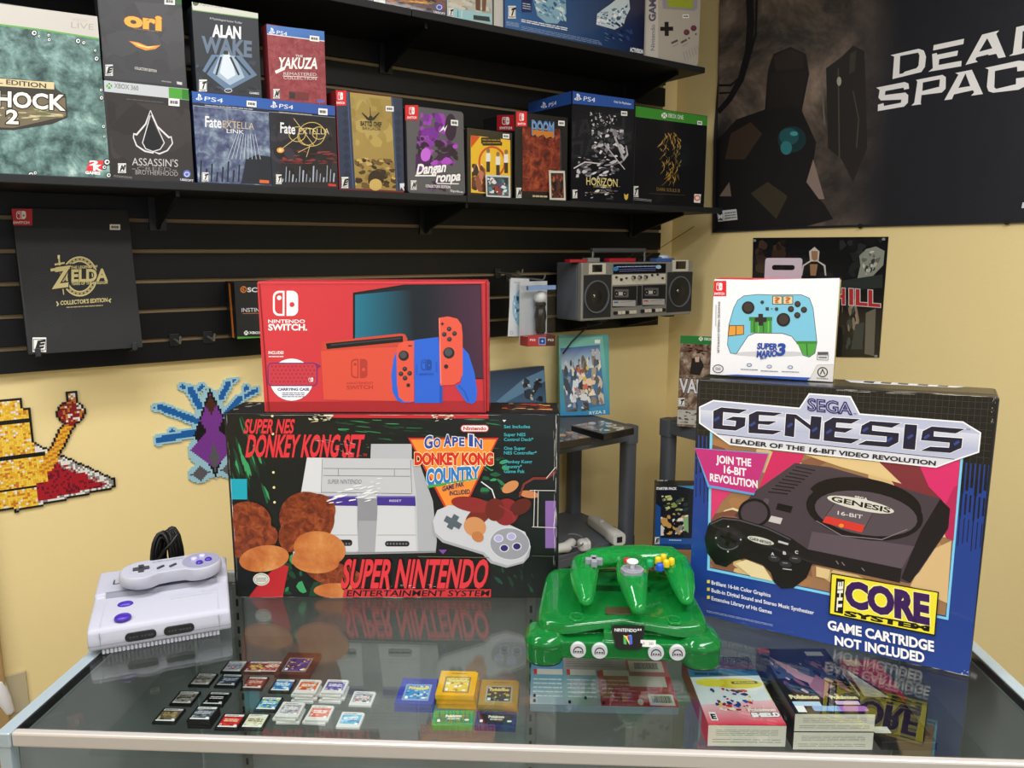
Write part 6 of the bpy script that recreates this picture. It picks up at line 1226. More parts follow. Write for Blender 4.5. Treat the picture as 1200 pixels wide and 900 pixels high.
for x0, y0, x1, y1, ix0, iy0, ix1, iy1 in ((316, 180, 440, 262, 337, 190, 412, 246), (935, 156, 1050, 241, 956, 165, 1030, 223)):
    f_ = panel('meter_frame', x0, y0, x1, y1, sil_l, -.0025); panel('meter', ix0, iy0, ix1, iy1, MATS['gloss_black'], -.0032, .003, f_)
tu = panel('tuner_dial', 496, 184, 884, 256, MATS['gloss_black'], -.002)
a = Art(bb, 'dial_print', ((0, -.002, 0), (0, -1, 0))).crop(*Q); a.fine('#9ab4d8', [(520, 200), (850, 194), (850, 206), (520, 213)], 1, 3, .5, 16); a.ell('#3a78b0', 514, 222, 22, 16); a.line('#5a5ca0', [(540, 226), (820, 216)], 5); a.fine('#6a6c9c', [(540, 232), (820, 222), (820, 238), (540, 246)], 2, 5, .4, 18); a.ell('#9cc0d8', 832, 207, 20, 14); a.build(ink('gloss_card')).parent = tu
cpn = panel('control_strip', 490, 262, 884, 336, sil_l, -.0012)
for x, y, r in ((515, 284, 8), (552, 300, 10), (590, 290, 7), (637, 286, 15), (683, 284, 15), (727, 282, 15), (780, 268, 8), (820, 264, 8), (857, 290, 8)):
    c = bl(x, y); rad = r * .158 * .0030; M = Matrix.Translation((c[0], -.001, c[1])) @ Matrix.Rotation(R(90), 4, 'X'); b = MB(); b.cyl((0, 0), rad * 1.05, 0, .012 if r > 12 else .006, 18, M=M, r1=rad * .9); b.build('control_knob', chrome if r > 12 else dark, cpn, bevel=.0006)
for x0, y0, x1, y1, lc in ((490, 350, 666, 502, '#3a5a9a'), (712, 340, 881, 492, '#b03a34')):
    d_ = panel('cassette_door', x0, y0, x1, y1, dark, -.003)
    a = Art(bb, 'cassette_print', ((0, -.003, 0), (0, -1, 0))).crop(*Q); a.rect('#5c5a56', x0 + 18, y0 + 22, x0 + 120, y0 + 82)
    for dx in (32, 92): a.ell('#1c1b1c', x0 + dx, y0 + 54, 14, 17); a.ell('#8a8884', x0 + dx, y0 + 54, 5, 6)
    a.rect('#b8b4aa', x0 + 46, y0 + 44, x0 + 76, y0 + 66); a.rect('#a8a6a0', x0 + 2, y0 + 104, x1 - 4, y1 - 4); a.text(lc, 'TAPE', (x0 + 10, y0 + 126), (x0 + 44, y0 + 125), 10, .03) if False else a.rect(lc, x0 + 10, y0 + 114, x0 + 44, y0 + 124); a.line('#6a6864', [(x0 + 60, y0 + 118), (x1 - 20, y0 + 112)], 3); a.build(ink('gloss_card')).parent = d_
panel('centre_column', 674, 345, 706, 492, dark, -.0016)
for x0, x1, y0, y1, n in ((496, 664, 536, 560, 6), (696, 880, 522, 546, 7)):
    for k in range(n): w_ = (x1 - x0) / n; panel('tape_key', x0 + k * w_ + 2, y0 - k * 1.6, x0 + (k + 1) * w_ - 2, y1 - k * 1.6, sil_l if k % 3 else dark, -.006)
h0, h1 = bl(426, 120)[0], bl(812, 112)[0]; ht = bl(620, 85)[1]
b = MB(); b.box(h0 - .004, h1 + .004, .05, .068, ht - .006, ht + .008); hb = b.build('handle', mat('handle_grey', '#4c4f54', .4), bb, bevel=.003)
for x in (h0, h1): MB().box(x - .004, x + .004, .053, .065, bh - .02, ht + .004).build('handle_post', chrome, hb, bevel=.001)
b = MB(); p0 = V((bl(690, 166)[0], .09, bh + .002)); b.tube([p0, V((bl(785, 108)[0], .09, bl(785, 108)[1]))], .0014, 8); b.build('antenna', chrome, bb, smooth=60)
e0 = loc(bb, hit(770, 293, MW[bb.name] @ V((0, .1, 0)), MW[bb.name].to_3x3() @ V((0, -1, 0)))); e1 = loc(bb, hit(828, 256, MW[bb.name] @ V((0, .1, 0)), MW[bb.name].to_3x3() @ V((0, -1, 0))))
b = MB(); b.tube([V((p0.x + .09, .1, bh)), e0, e1], .0013, 8); b.tube([e1 - V((.002, 0, .001)), e1 + V((.003, 0, .002))], .0028, 8); b.build('antenna', mat('dull_rod', '#5c5242', .4, metal=.4), bb, smooth=60)
b = MB(); c0 = V((-bw * .34, .06, 0)); b.tube([c0, c0 + V((.0, .01, -.03)), c0 + V((-.05, .03, -.08)), c0 + V((-.08, .04, -.12))], .003, 8); b.build('power_cord', MATS['black_cable'], bb, smooth=60)
for x in (-bw * .3, bw * .32): MB().box(x - .02, x + .02, .01, .05, -.006, .001).build('foot', dark, bb, bevel=.002)
br = empty('stereo_bracket', 'black wall bracket carrying the silver stereo', 'bracket', wp((s0 + s1) / 2, .0225, zb_ - .0065), WROT)
for x in (-bw * .3, bw * .2):
    b = MB(); b.loft([[(x + dx, 0, -.002), (x + dx, -.17, -.002), (x + dx, -.17, -.008), (x + dx, 0, -.045)] for dx in (-.004, .004)]); b.box(x - .012, x + .012, -.004, 0, -.045, .03); b.build('bracket_arm', gasket, br)
def onstereo(name, label, cat, x0, x1, y, dpt, h, m, group=None, paint=None):
    xa, xb = bl(x0, y)[0], bl(x1, y)[0]; w_ = xb - xa; o = MB().box(-w_ / 2, w_ / 2, 0, dpt, 0, h).build(name, m, bevel=.0012); place(o, MW[bb.name] @ V(((xa + xb) / 2, .012, bh + .0002)), WROT); tag(o, label, cat, group); DIM[o.name] = (w_, h, dpt); return o
redc = mat('red_cassette', '#a81c2a', .3, coat=.3)
onstereo('cassette', 'red cassette case on the stereo, left of the handle', 'cassette', 196, 324, 160, .03, .0105, redc)
onstereo('cassette', 'grey and silver cassette case on the stereo, touching the left handle post', 'cassette', 328, 416, 152, .03, .015, mat('clear_cassette', '#8c8c8c', .25, metal=.3))
onstereo('cassette', 'red cassette case lying under the stereo handle', 'cassette', 490, 682, 150, .03, .013, redc)
o = onstereo('toy_car_blob', 'small blue and white rounded toy on the stereo\'s right end', 'toy', 838, 970, 130, .035, .012, mat('toy_blue', '#3c5ca0', .3, coat=.3)); o.name = 'small_toy'; MW['small_toy'] = MW.get('small_toy', MW['toy_car_blob']); 
b = MB(); dome(b, (.006, .018), .022, .014, .011, .014); b.build('cap', mat('toy_pale', '#b8c8dc', .25, coat=.3), o, smooth=50)
b = MB(); dome(b, (-.018, .012), .008, .008, .011, .006); b.build('knob', mat('toy_green', '#4a6a54', .3), o, smooth=50)

# ================================================================== grey plastic shelf units in the corner
plas = mat('grey_resin', '#4f535a', .5, bump=.08, bscale=120)
def resin_unit(label, loc_, rz, L, D, tops):
    o = empty('storage_shelf', label, 'shelf unit', loc_, rz, group=None)
    for z in tops:
        b = MB(); b.box(.0, L, -D, 0, z - .014, z); b.box(.0, L, -D, -D + .012, z - .045, z - .013); b.box(0, L, -.012, 0, z - .045, z - .013); b.box(0, .012, -D, 0, z - .045, z - .013); b.box(L - .012, L, -D, 0, z - .045, z - .013); b.build('shelf_board', plas, o, bevel=.003)
    for x in (.022, L - .022):
        for y in (-.022, -D + .022):
            b = MB(); b.prism(rrect(.046, .046, .012, 4, x, y), 0, tops[0] - .0145); b.prism(rrect(.054, .054, .014, 4, x, y), tops[0] - .055, tops[0] + .002); b.build('post', plas, o, smooth=40)
    return o
U1 = resin_unit('grey plastic shelf unit against the wall, behind the worn black carton', wp(1.06, .03, 0), WROT, .67, .325, (.92, .54, .14))
U2 = resin_unit('grey plastic shelf unit along the other wall, behind the blue carton', rp(.315, .03, 0), RROT, .68, .33, (.92, .42, .1))
SZ = .9202
# teal illustrated box leaning on the wall
Y = (560, 260, .266667)
ryz = carton('game_box_set', 'teal box with a colourful seaside picture, leaning on the grey shelf unit', 'game box', hitz(*cp(Y, 362, 858), SZ), hitz(*cp(Y, 581, 852), SZ), .285, .026, cardmat('#4c9a92'), lean=R(-9))
a = Art(ryz, 'front_print', FRONT).crop(*Y); a.grad([(338, 512), (548, 504), (582, 852), (364, 860)], '#74bca4', '#1f7fae', False, 5); pq = [(362, 556), (535, 540), (558, 806), (388, 838)]
a.poly('#3a6a94', pq); a.grad([(362, 556), (535, 540), (540, 640), (368, 650)], '#2a5a94', '#c0d4dc', False, 3); a.blotch([(440, 590), (535, 560), (556, 800), (450, 820)], ['#c8b8a0', '#8a7a68', '#e0d4c0', '#5c5448', '#a89880'], 44, 3, .13, .7); a.blotch([(366, 600), (450, 600), (460, 830), (386, 836)], ['#5c6a74', '#c8ccd0', '#3a4450', '#8a98a0', '#e0e4e8'], 40, 4, .13, .8); a.blotch([(410, 640), (510, 630), (530, 760), (430, 770)], ['#d8b83c', '#c86a4c', '#e8c8a8', '#2c2a30', '#f0dcc0', '#a84434'], 30, 5, .13, .9); a.blotch([(390, 760), (480, 755), (490, 830), (392, 835)], ['#3a3430', '#5c5048', '#d8d8d8'], 16, 6, .2, .6); a.blotch([(496, 560), (536, 556), (542, 640), (505, 640)], ['#2c3038', '#4a5058', '#a8acb0'], 14, 8, .25, .8)
a.text('#c4e0e4', 'RYZA 2', (490, 846), (560, 840), 12, .03); a.build(ink('satin_card')); sticker(FRONT, ryz, 513, 518, 537, 534, '', Y)
b_ = Art(ryz, 'side_print', left_of(ryz)).crop(*Y); b_.poly('#5aa898', [(292, 550), (336, 514), (362, 858), (322, 800)]); b_.poly('#2c5a60', [(318, 570), (328, 562), (350, 800), (338, 790)]); b_.build(ink('satin_card'))
mb = shelfbox('game_box_set', 'dark blue box with a small dark shape, between red box and teal box', 'game box', cp(Y, 40, 740), cp(Y, 306, 720), cp(Y, 190, 652), .04, .085, SZ, cardmat('#22384e'), None, R(-6))
a = Art(mb, 'front_print', FRONT).crop(*Y); a.clip = [(60, 660), (296, 638), (318, 800), (60, 830)]; a.grad([(30, 668), (290, 640), (320, 800), (30, 830)], '#1f3450', '#3f6484', False, 5); a.poly('#5c84a4', [(200, 690), (290, 650), (300, 700), (110, 800), (80, 790)]); a.blotch([(190, 685), (285, 690), (285, 790), (210, 790)], ['#12161e', '#1c2430', '#c8b8a8', '#2a3444'], 26, 3, .15, .8); a.build(ink('satin_card'))
dk = mat('dark_case', '#141417', .25, coat=.4)
for (px, py, lb, rot, pal) in ((706, 500, 'black game case with grey picture, lying at the shelf unit\'s near corner', 3, ['#8a8e98', '#3a3e48', '#c8ccd0', '#5c6470']), (655, 510, 'black game case with brown picture, beside the worn black carton', -2, ['#6a4a34', '#2c2a30', '#a8784c', '#3c4654', '#c89a6a'])):
    p = hitz(px, py, SZ + .022); o = MB().box(-.0675, .0675, -.075, .075, 0, .022).build('game_case', dk, bevel=.002); place(o, (p.x, p.y, SZ), WROT + R(rot)); tag(o, lb, 'game case'); DIM[o.name] = (.135, .022, .15)
    a = Art(o, 'cover_print', fn=lambda x, y: V((-.066 + x * .132, .073 - y * .146, .022)), n=(0, 0, 1)); a.rect('#2c3038', 0, 0, 1, 1); a.blotch([(.02, .02), (.98, .02), (.98, .98), (.02, .98)], pal, 60, int(px), .11, .7); a.build(ink('gloss_card'))
# white remotes on the middle board
whp = mat('white_remote', '#c9c9c5', .35); RZ = .5402
def remote(label, p0, p1, w_, h):
    a_, b_ = hitz(*p0, RZ), hitz(*p1, RZ); d = b_ - a_; L = d.length; o = empty('game_remote', label, 'game remote', (a_ + b_) / 2, math.atan2(d.y, d.x))
    b = MB(); b.loft([[(x, y, z + h / 2) for y, z in rrect(w_ * k, h * k, h * .28 * k, 4)] for x, k in ((-L / 2, .8), (-L / 2 + .006, 1), (L * .2, 1), (L * .22, 1.12), (L / 2 - .004, 1.12), (L / 2, 1.04))]); b.build('body', whp, o, smooth=40)
    b = MB(); b.box(L / 2 - .006, L / 2 + .0008, -w_ * .25, w_ * .25, h * .22, h * .78); b.build('socket', dark, o, bevel=.002)
    b = MB(); b.cyl((-L * .15, 0), .008, h - .001, h + .003, 18); b.build('button', grey_l, o, bevel=.0008); return o
remote('white remote with square socket end, lying nearest the front post', (694, 615), (726, 639), .042, .038)
remote('short white remote lying left of the longer one, above the green controller', (678, 645), (690, 644), .04, .034)
o = empty('game_remote', 'white rounded controller with a looped cord, half hidden by the worn carton', 'game remote', hitz(664, 651, RZ), 0)
b = MB(); etube(b, [(-.05, 0, .018), (0, .02, .02), (.02, .06, .02)], [(.014, .012), (.019, .017), (.016, .014)]); b.build('body', whp, o, smooth=60)
b = MB(); b.tube([(.03 + .03 * math.cos(t), .05 + .04 * math.sin(t), .006 + .004 * t) for t in [k * .45 for k in range(20)]], .0028, 8); b.build('cord', mat('grey_cord', '#6a6a6a', .5), o, smooth=60)
# starter box in the far unit
T = (640, 560, .15)
SZ2 = .5405
sb0, sb1 = hitz(*cp(T, 846, 552), SZ2), hitz(*cp(T, 1230, 563), SZ2); dd_ = (sb1 - sb0).normalized(); nn_ = V((-dd_.y, dd_.x, 0))
brown = carton('cardboard_carton', 'plain brown cardboard carton standing under the dark starter box', 'carton', V((sb0.x, sb0.y, 0)) - nn_ * .01, V((sb1.x, sb1.y, 0)) - nn_ * .01, SZ2 - .0005, .08, mat('brown_cardboard', '#8a6844', .7))
stp = carton('game_box_set', 'dark starter box with blue base band, standing on the brown carton', 'game box', sb0, sb1, .214, .062, cardmat('#15181e'))
a = Art(stp, 'front_print', FRONT).crop(*T); a.clip = [(848, 62), (1290, 62), (1290, 560), (846, 548)]; a.poly('#161b26', [(848, 62), (1290, 62), (1290, 560), (846, 548)]); a.poly('#3a8ab8', [(1020, 62), (1290, 62), (1290, 110)]); a.poly('#1c4a8c', [(848, 200), (895, 230), (895, 540), (846, 548)]); a.poly('#2458a0', [(890, 470), (1290, 474), (1290, 520), (890, 515)]); a.poly('#143c78', [(846, 515), (1290, 520), (1290, 560), (846, 548)])
a.blotch([(900, 130), (1110, 130), (1110, 260), (920, 260)], ['#2c3a34', '#8a9a54', '#141814', '#c8c88c', '#4a5a44'], 36, 3, .13, .6, -30); a.blotch([(895, 270), (1110, 270), (1110, 450), (895, 450)], ['#d8d8d4', '#2a2420', '#c89a54', '#8c8a86', '#16140f', '#f0ece4'], 44, 4, .13, .8); a.poly('#8ab47c', [(1070, 310), (1110, 300), (1112, 430), (1075, 400)])
a.text('#e8eaee', 'STARTER PACK', (855, 92), (1018, 92), 18, .05); a.fine('#c8d8e8', [(960, 480), (1056, 482), (1056, 492), (960, 490)], 1, 3, .7, 5); a.rating(846, 462, 886, 516, 'E'); a.build(ink('gloss_card'))
b_ = Art(stp, 'top_print', top_of(stp)).crop(*T); b_.text('#c8ccd4', 'Wii U', (866, 26), (945, 26), 15, .04); b_.build(ink('satin_card'))
# tall green-banded box on the far unit
X = (660, 340, 1 / 6)
vb = carton('game_box_set', 'green-banded box with a brown battle picture, peeping out behind the white controller box', 'game box', hitz(793.5, 499, SZ), hitz(858, 505, SZ), .297, .07, cardmat('#2c2420'))
a = Art(vb, 'front_print', FRONT).crop(*X); a.clip = [(817, 308), (1250, 330), (1190, 1000), (798, 955)]; a.poly('#4a3a30', [(817, 308), (1250, 330), (1190, 1000), (798, 955)]); a.build(mottle('battle_print', ['#1c1512', '#4a3428', '#7c6454', '#a89888', '#d0c8bc'], 30)); a = Art(vb, 'front_lettering', FRONT, lift=.0004).crop(*X); a.clip = [(817, 308), (1250, 330), (1190, 1000), (798, 955)]
a.poly('#2c7a3c', [(817, 308), (1250, 330), (1250, 395), (814, 373)]); a.xmark('#e4ece4', '#2c7a3c', 968, 342, 15); a.text('#e4ece4', 'XBOX ONE', (990, 352), (1090, 357), 18, .02)
a.poly('#2a2624', [(905, 480), (960, 470), (990, 530), (960, 600), (890, 590)]); a.blotch([(820, 380), (1030, 390), (1030, 460), (820, 450)], ['#5c2420', '#3a1c1a', '#7a3c34'], 20, 5, .12, .6); a.poly('#c8ac98', [(925, 470), (958, 468), (955, 505), (930, 505)])
a.text('#d8d8dc', 'VALKYRIA', (820, 716), (1230, 740), 92, .03, out='#2a2c34', ow=.04); a.rating(808, 758, 855, 816, 'T'); a.poly('#b8b4ac', [(795, 838), (1000, 850), (990, 950), (792, 940)]); a.blotch([(800, 850), (990, 860), (985, 940), (798, 930)], ['#3a3834', '#8a8680', '#5c5850'], 26, 6, .12, .7); a.build(ink('gloss_card'))

# ================================================================== on the walls
def flat_on(frame, D, pts, th, name, label, cat, m):
    """a flat sheet on a wall: pts = (along, z)"""
    b = MB(); b.loft([[(x, -D, z) for x, z in pts], [(x, -D - th, z) for x, z in pts]]); o = b.build(name, m, bevel=0); o.matrix_world = frame; MW[o.name] = frame; return tag(o, label, cat)
I = (800, 0, 1 / 3)
bp = [rhit(*p, .006) for p in ((834.7, 273), (937, 268), (1040, 265.3), (1200, 261.3))]; bp += [(bp[-1][0] + .35, bp[-1][1] + .004), (bp[-1][0] + .35, 2.42), (bp[0][0] + .01, 2.42), rhit(837, 150, .006)]
ban = flat_on(RF, .003, bp, .004, 'wall_banner', 'large dark cloth banner with big white title letters, on the right-hand wall', 'banner', mat('banner_hem', '#2c2a2c', .6))
a = Art(ban, 'banner_print', ((0, -.007, 0), (0, -1, 0)), lift=.0006).crop(*I); a.clip = [(112, 812), (640, 796), (1300, 776), (1300, -80), (132, -80)]; bg = [(112, 812), (1300, 780), (1300, -80), (132, -80)]
a.poly('#1b1e27', bg); a.build(mottle('banner_smoke', ['#14161d', '#191c25', '#1c1f29', '#20232c'], 2.2)); a = Art(ban, 'banner_picture', ((0, -.007, 0), (0, -1, 0)), lift=.001).crop(*I); a.clip = [(118, 806), (640, 790), (1300, 772), (1300, -80), (132, -80)]
a.poly('#2e2c2a', [(116, 808), (132, -80), (760, -80), (780, 800)]); hz = mottle('banner_haze', ['#1a1a1d', '#35312e', '#5c5149', '#857468', '#a8958a'], 3.4); nt = hz.node_tree; sx_ = nt.nodes.new('ShaderNodeSeparateXYZ'); tcb = nt.nodes.new('ShaderNodeTexCoord'); mr_ = nt.nodes.new('ShaderNodeMapRange'); mr_.interpolation_type = 'SMOOTHSTEP'; mxb = nt.nodes.new('ShaderNodeMix'); mxb.data_type = 'RGBA'
nt.links.new(tcb.outputs['Object'], sx_.inputs[0]); nt.links.new(sx_.outputs['X'], mr_.inputs['Value']); mr_.inputs['From Min'].default_value = rhit(940, 150, .01)[0]; mr_.inputs['From Max'].default_value = rhit(1050, 150, .01)[0]
nt.links.new(mr_.outputs[0], mxb.inputs['Factor']); bs_ = nt.nodes['Principled BSDF']; nt.links.new(bs_.inputs['Base Color'].links[0].from_socket, mxb.inputs['A']); mxb.inputs['B'].default_value = (*lin('#1c1e25'), 1); nt.links.new(mxb.outputs['Result'], bs_.inputs['Base Color'])   # the picture's smoke thins out to the right
a.build(hz); a = Art(ban, 'banner_lettering', ((0, -.007, 0), (0, -1, 0)), lift=.0014).crop(*I); a.clip = [(118, 806), (640, 790), (1300, 772), (1300, -80), (132, -80)]
BK = '#121216'; a.line(BK, [(235, -40), (240, 80), (232, 180), (205, 280), (165, 350), (125, 395)], [26, 26, 24, 22, 20, 18]); a.line(BK, [(262, -40), (258, 120), (225, 240)], 8); a.line(BK, [(128, 300), (170, 300), (205, 270)], 8); a.line(BK, [(128, 328), (175, 325)], 6)
a.poly('#23211f', [(505, 240), (560, 200), (600, 160), (640, 180), (650, 520), (600, 640), (560, 560), (512, 520)]); a.line('#4a463e', [(548, 240), (552, 560)], 5); a.line('#4a463e', [(600, 320), (620, 420), (612, 520)], 4); a.poly('#3a3834', [(590, 190), (612, 175), (606, 250), (586, 262)]); a.ell('#a8a498', 551, 286, 8, 16); a.line('#6a665c', [(490, 290), (500, 440)], 6)
# dark machinery block in place of the figure
a.poly('#171517', [(112, 812), (116, 500), (190, 420), (290, 385), (300, 250), (320, 190), (380, 165), (435, 190), (446, 260), (420, 390), (470, 500), (450, 660), (500, 720), (530, 770), (420, 800)]); a.poly('#2a2220', [(320, 200), (380, 172), (428, 196), (424, 240), (330, 250)]); a.poly('#1e1a1a', [(310, 260), (440, 250), (415, 370), (300, 385)]); a.poly('#3a2c24', [(170, 470), (240, 430), (280, 470), (220, 560), (150, 560)]); a.poly('#3a3428', [(240, 680), (300, 640), (370, 690), (330, 770), (280, 720)])
for c, x, y, rx, ry in (('#15343a', 385, 490, 50, 46), ('#1f545c', 375, 480, 34, 30), ('#2f7880', 365, 520, 20, 24), ('#4a9aa0', 392, 470, 14, 8)): a.ell(c, x, y, rx, ry)
a.poly('#8a7870', [(436, 640), (460, 560), (500, 700), (480, 700)]); a.poly('#74645a', [(130, 690), (165, 640), (172, 690)])
J = (1020, 20, .15); a.clip = None; a.crop(*J); WL = '#f2f2f4'
a.polyh(WL, [(160, 298), (380, 248), (420, 262), (437, 310), (428, 390), (400, 430), (175, 485), (188, 310)], [(235, 305), (375, 278), (386, 300), (378, 380), (362, 400), (270, 428), (258, 440), (228, 446)])
a.poly(WL, [(497, 220), (735, 170), (728, 212), (492, 262)]); a.poly(WL, [(485, 290), (520, 280), (525, 295), (688, 262), (680, 302), (540, 330), (535, 375), (715, 342), (712, 385), (455, 428), (490, 400)])
a.polyh(WL, [(745, 375), (875, 138), (1008, 105), (985, 132), (1060, 312), (1002, 322), (985, 287), (925, 300), (922, 292), (832, 315), (822, 335), (842, 350)], [(915, 165), (955, 245), (852, 272)])
a.polyh(WL, [(1085, 305), (1115, 285), (1142, 80), (1380, 22), (1440, 50), (1430, 190), (1390, 235), (1150, 295)], [(1192, 112), (1372, 72), (1366, 180), (1184, 252)])
a.poly(WL, [(48, 552), (270, 508), (300, 520), (305, 560), (265, 568), (262, 552), (120, 578), (115, 610), (275, 590), (298, 610), (295, 670), (265, 700), (60, 735), (62, 685), (105, 672), (108, 695), (240, 670), (245, 645), (85, 652), (65, 630), (75, 570)])
a.polyh(WL, [(358, 492), (565, 452), (592, 470), (590, 560), (560, 590), (402, 610), (395, 670), (400, 682), (322, 692), (345, 670), (370, 505)], [(412, 512), (546, 486), (540, 545), (408, 578)])
a.polyh(WL, [(580, 650), (690, 450), (665, 438), (795, 412), (882, 602), (788, 615), (812, 590), (805, 572), (720, 590), (655, 605), (640, 642)], [(745, 440), (782, 540), (690, 555)])
a.poly(WL, [(898, 398), (1165, 340), (1230, 350), (1230, 415), (1150, 425), (1148, 388), (975, 422), (970, 550), (985, 562), (1140, 525), (1140, 480), (1225, 468), (1215, 540), (1160, 568), (960, 592), (925, 580), (912, 545), (925, 410)])
for P in ([(497, 220), (735, 170), (728, 212), (492, 262)], [(485, 290), (520, 280), (525, 295), (688, 262), (680, 302), (540, 330), (535, 375), (715, 342), (712, 385), (455, 428), (490, 400)]): a.poly(WL, [(x + 807, y + 82) for x, y in P])
a.crop(*I); a.poly('#c8c8ca', [(122, 742), (190, 735), (194, 772), (126, 780)]); a.rect('#18181a', 126, 748, 142, 774); a.text('#e8e8e8', 'M', (128, 770), (140, 768), 14, .05); a.fine('#4a4a4c', [(148, 746), (188, 741), (190, 768), (150, 772)], 3, 3, .4, 4); a.poly('#d8d8dc', [(1196, 712), (1220, 710), (1220, 730), (1192, 732)])
a.build(ink('banner_ink', .5))
b = MB()
for p in ((838, 269.5), (1008, 264.8), (1180, 260)):
    r_, z_ = rhit(*p, .008); b = MB(); b.cyl((0, 0), .008, -.001, .0012, 18, M=Matrix.Translation((r_, -.0072, z_)) @ Matrix.Rotation(R(90), 4, 'X')); b.build('grommet', gasket, ban)
for p, q in (((834.7, 273), (1040, 265.3)), ((1040, 265.3), (1200, 261.3))):
    pass
# dark poster below the banner
Fq = (800, 260, .266667)
pp_ = [rhit(*p, .003) for p in ((882.6, 278.7), (1041, 277.4), (1030, 419), (880, 417))]
pos = flat_on(RF, .001, pp_, .0012, 'wall_poster', 'small dark horror poster taped below the big banner, behind the white controller box', 'poster', mat('poster_back', '#141416', .5))
a = Art(pos, 'poster_print', ((0, -.0022, 0), (0, -1, 0)), lift=.0004).crop(*Fq); a.clip = [(310, 71), (904, 66), (861, 596), (300, 590)]; a.poly('#17181b', [(310, 71), (904, 66), (861, 596), (300, 590)])
a.blotch([(320, 80), (460, 78), (450, 240), (320, 240)], ['#2c221c', '#3c2c24', '#1c1816', '#4a382c'], 30, 3, .14, .9); a.blotch([(690, 80), (890, 76), (880, 280), (690, 280)], ['#1c1e20', '#24282a', '#2c3030'], 30, 5, .16, .8)
a.poly('#8f9288', [(765, 262), (782, 190), (776, 150), (806, 120), (850, 108), (888, 128), (882, 190), (838, 236)]); a.blotch([(785, 130), (880, 125), (850, 220), (790, 240)], ['#b4b6aa', '#6a6c64', '#c8cac0', '#3a3c3a'], 26, 6, .14, .7); a.poly('#2f3634', [(690, 260), (880, 230), (878, 290), (700, 300)])
a.poly('#d0ccc4', [(520, 236), (528, 190), (560, 170), (556, 130), (580, 110), (602, 130), (598, 172), (628, 190), (632, 236)]); a.poly('#1f1d1e', [(526, 236), (534, 194), (566, 174), (592, 174), (620, 194), (626, 236)]); a.poly('#a47c5c', [(566, 128), (594, 128), (594, 164), (580, 172), (568, 164)]); a.poly('#a47c5c', [(560, 186), (594, 186), (586, 236), (562, 236)])
a.blotch([(700, 340), (760, 340), (800, 560), (700, 560)], ['#5c5044', '#8a7a68', '#2c2a28', '#3c4644', '#a08c78'], 34, 8, .16, .8); a.poly('#6a665c', [(806, 400), (850, 380), (842, 590), (800, 580)]); a.poly('#3a403e', [(760, 450), (800, 440), (790, 560), (740, 560)])
a.text('#b83038', 'ILL', (736, 362), (866, 372), 66, .03, out='#d8d4d4', ow=.03); a.text('#b83038', 'H', (662, 358), (712, 361), 66, .03, out='#d8d4d4', ow=.03)
for x, y in ((316, 82), (884, 76), (850, 590)): a.ell('#8a8c90', x, y, 8, 6)
a.build(ink('gloss_card'))
# bead mosaics: abstract coloured shapes in fused beads
def beads(name, label, px, py, cell, rows, pal):
    s_, z_ = whit(px, py, .002); o = None; n = len(rows); b = MB(); cols = []
    me_v = []; 
    for j, row in enumerate(rows):
        for i, ch in enumerate(row):
            if ch == '.': continue
            x, z = s_ + i * cell, z_ - j * cell; g = cell * .48; b.box(x - g, x + g, -.0055, -.0005, z - g, z + g); cols.append(lin(pal[ch]))
    me = bpy.data.meshes.new(name); me.from_pydata([tuple(p) for p in b.v], [], b.f); me.materials.append(ink('bead_plastic', .35)); ca = me.color_attributes.new('Col', 'FLOAT_COLOR', 'CORNER'); flat = []
    for c in cols: flat += [*c, 1] * 24
    ca.data.foreach_set('color', flat); o = bpy.data.objects.new(name, me); COL.objects.link(o); o.matrix_world = BF; MW[o.name] = BF; return tag(o, label, 'bead art')
def grid(w_, h, fn, edge='k'):
    g = [[fn(i, j) for i in range(w_)] for j in range(h)]; out = [r[:] for r in g]
    for j in range(h):
        for i in range(w_):
            if g[j][i] != '.' and any(not (0 <= j + b < h and 0 <= i + a_ < w_) or g[j + b][i + a_] == '.' for a_, b in ((1, 0), (-1, 0), (0, 1), (0, -1))): out[j][i] = edge
    return [''.join(r) for r in out]
rnd = random.Random(8); NZ = [[rnd.random() for _ in range(80)] for _ in range(80)]
def left_art(i, j):
    # gold stepped column, red slope with a pale speckled rim, leaning rod with a round head
    n = NZ[j][i]
    if (i - 35) ** 2 + (j - 12) ** 2 < 40: return 'r' if n < .5 else ('o' if n < .8 else 'w')
    if (i - 36) ** 2 + (j - 4) ** 2 < 9: return 'w' if n < .5 else 'o'
    d = (i - 21) * .80 + (j - 40) * .45
    if abs(d) < 2.6 and 17 < j < 40: return 'y' if (i + 2 * j) % 5 < 3 else 'o'
    hw_ = 16 if j < 8 else (19 if j < 30 else (23 if j < 45 else 18))
    if i < hw_ and 2 < j < 56:
        if j in (13, 14, 30, 31, 46): return 'k'
        return 'Y' if n < .45 else ('y' if n < .8 else ('o' if n < .93 else 'w'))
    top = 27 + (i - 22) * .72
    if 8 <= i < 52 and top < j < 58 - i * .1:
        if j < top + 4 + 3 * n or j > 55.5 - i * .1: return 'w' if n < .62 else 'g'
        return 'R' if n < .75 else 'm'
    return '.'
PALB = {'k': '#141214', 'r': '#8c1c24', 'R': '#a81c28', 'm': '#6a1626', 'o': '#c87a2c', 'y': '#e8b02c', 'Y': '#f2cc48', 'w': '#e8e4dc', 'g': '#8c8a88', 'b': '#1f62a8', 'B': '#9cc8d8', 'p': '#7a3a94', 'n': '#4a2c20', 'd': '#1c1a1e', 'G': '#5c5a60'}
beads('bead_art', 'bead mosaic of a gold column and red slope, lower left wall', -22, 464, .0051, grid(52, 60, left_art), PALB)
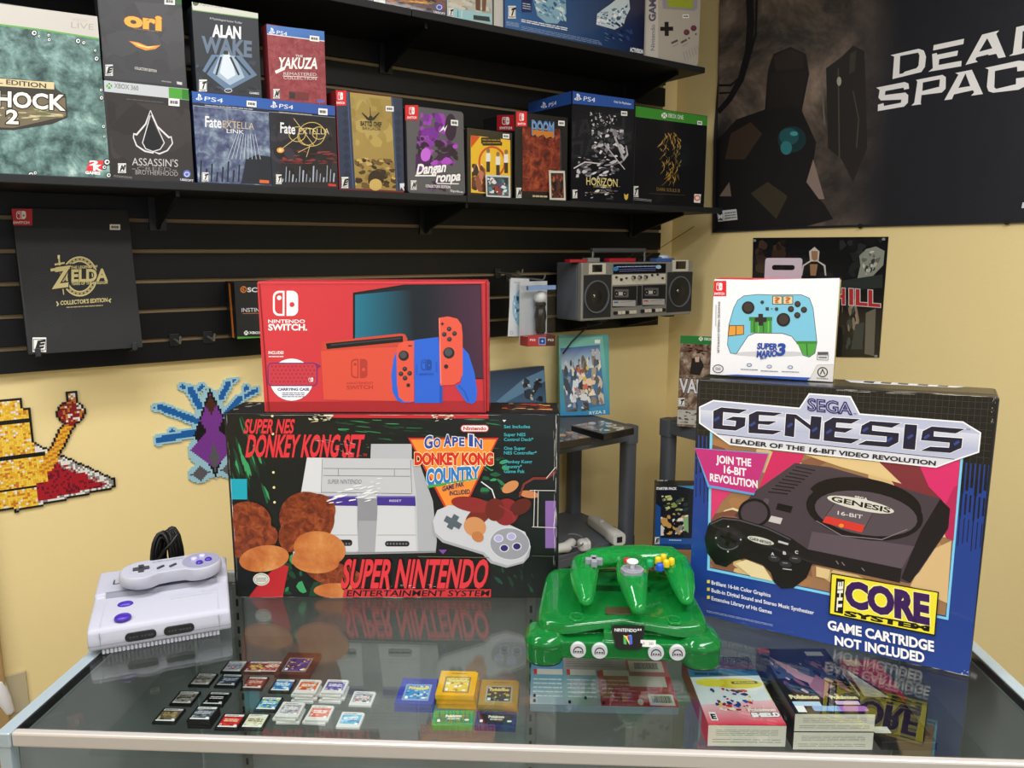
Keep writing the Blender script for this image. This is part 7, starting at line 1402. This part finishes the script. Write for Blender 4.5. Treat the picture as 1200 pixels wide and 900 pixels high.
def right_art(i, j):
    # blue forked branches around an upright stack of dark and purple patches with a pale halo
    n = NZ[j + 9][i + 7]; core = None
    for cx, cy, rx, ry, c in ((30, 30, 10, 26, 'd'), (30, 38, 12, 12, 'p'), (30, 22, 6, 14, 'p'), (30, 14, 3, 5, 'n'), (30, 44, 3, 8, 'G'), (22, 52, 5, 4, 'G'), (38, 52, 5, 4, 'G')):
        if abs(i - cx) / rx + abs(j - cy) / ry <= 1: core = c
    if core: return core
    halo = any(((i - cx) / (rx + 2.6)) ** 2 + ((j - cy) / (ry + 2.6)) ** 2 <= 1 for cx, cy, rx, ry in ((30, 14, 3, 7), (30, 28, 8, 16), (30, 39, 11, 9), (22, 52, 4, 3), (38, 52, 4, 3), (30, 48, 4, 5)))
    for (x0, y0, x1, y1, w_) in ((22, 22, 4, 12, 2.3), (8, 14, 2, 12, 1.6), (22, 28, 2, 30, 2.6), (12, 29, 9, 26, 1.6), (24, 14, 20, 4, 2.4), (20, 4, 16, 2, 1.6), (22, 6, 26, 3, 1.5), (36, 10, 40, 3, 2.2), (40, 3, 44, 0, 1.6), (38, 20, 46, 12, 2.2), (46, 12, 56, 8, 1.8), (50, 10, 50, 6, 1.4)):
        t = max(0, min(1, ((i - x0) * (x1 - x0) + (j - y0) * (y1 - y0)) / ((x1 - x0) ** 2 + (y1 - y0) ** 2))); d = math.hypot(i - x0 - t * (x1 - x0), j - y0 - t * (y1 - y0))
        if d < w_ * .72: return 'b'
        if d < w_ * .72 + 1.3: return 'B'
    return 'B' if halo else '.'
beads('bead_art', 'bead mosaic of blue forked branches around a purple core, left of the worn carton', 176, 452, .0049, grid(58, 60, right_art, 'B'), PALB)
# wall socket with a plugged-in adapter beside the door trim
s_, z_ = whit(15, 812, .004); o = empty('wall_socket', 'beige wall socket with white adapter, low by the door trim', 'wall socket', wp(s_, .0005, z_), WROT)
b = MB(); b.box(-.03, .032, -.007, 0, -.055, .05); b.build('socket_plate', mat('beige_plastic', '#b8ac8c', .45), o, bevel=.002)
b = MB(); etube(b, [(-.012, -.02, -.035), (-.02, -.022, 0), (-.024, -.02, .045)], [(.012, .012), (.016, .016), (.012, .012)]); b.build('adapter', mat('white_plastic', '#dcdcde'), o, smooth=50)
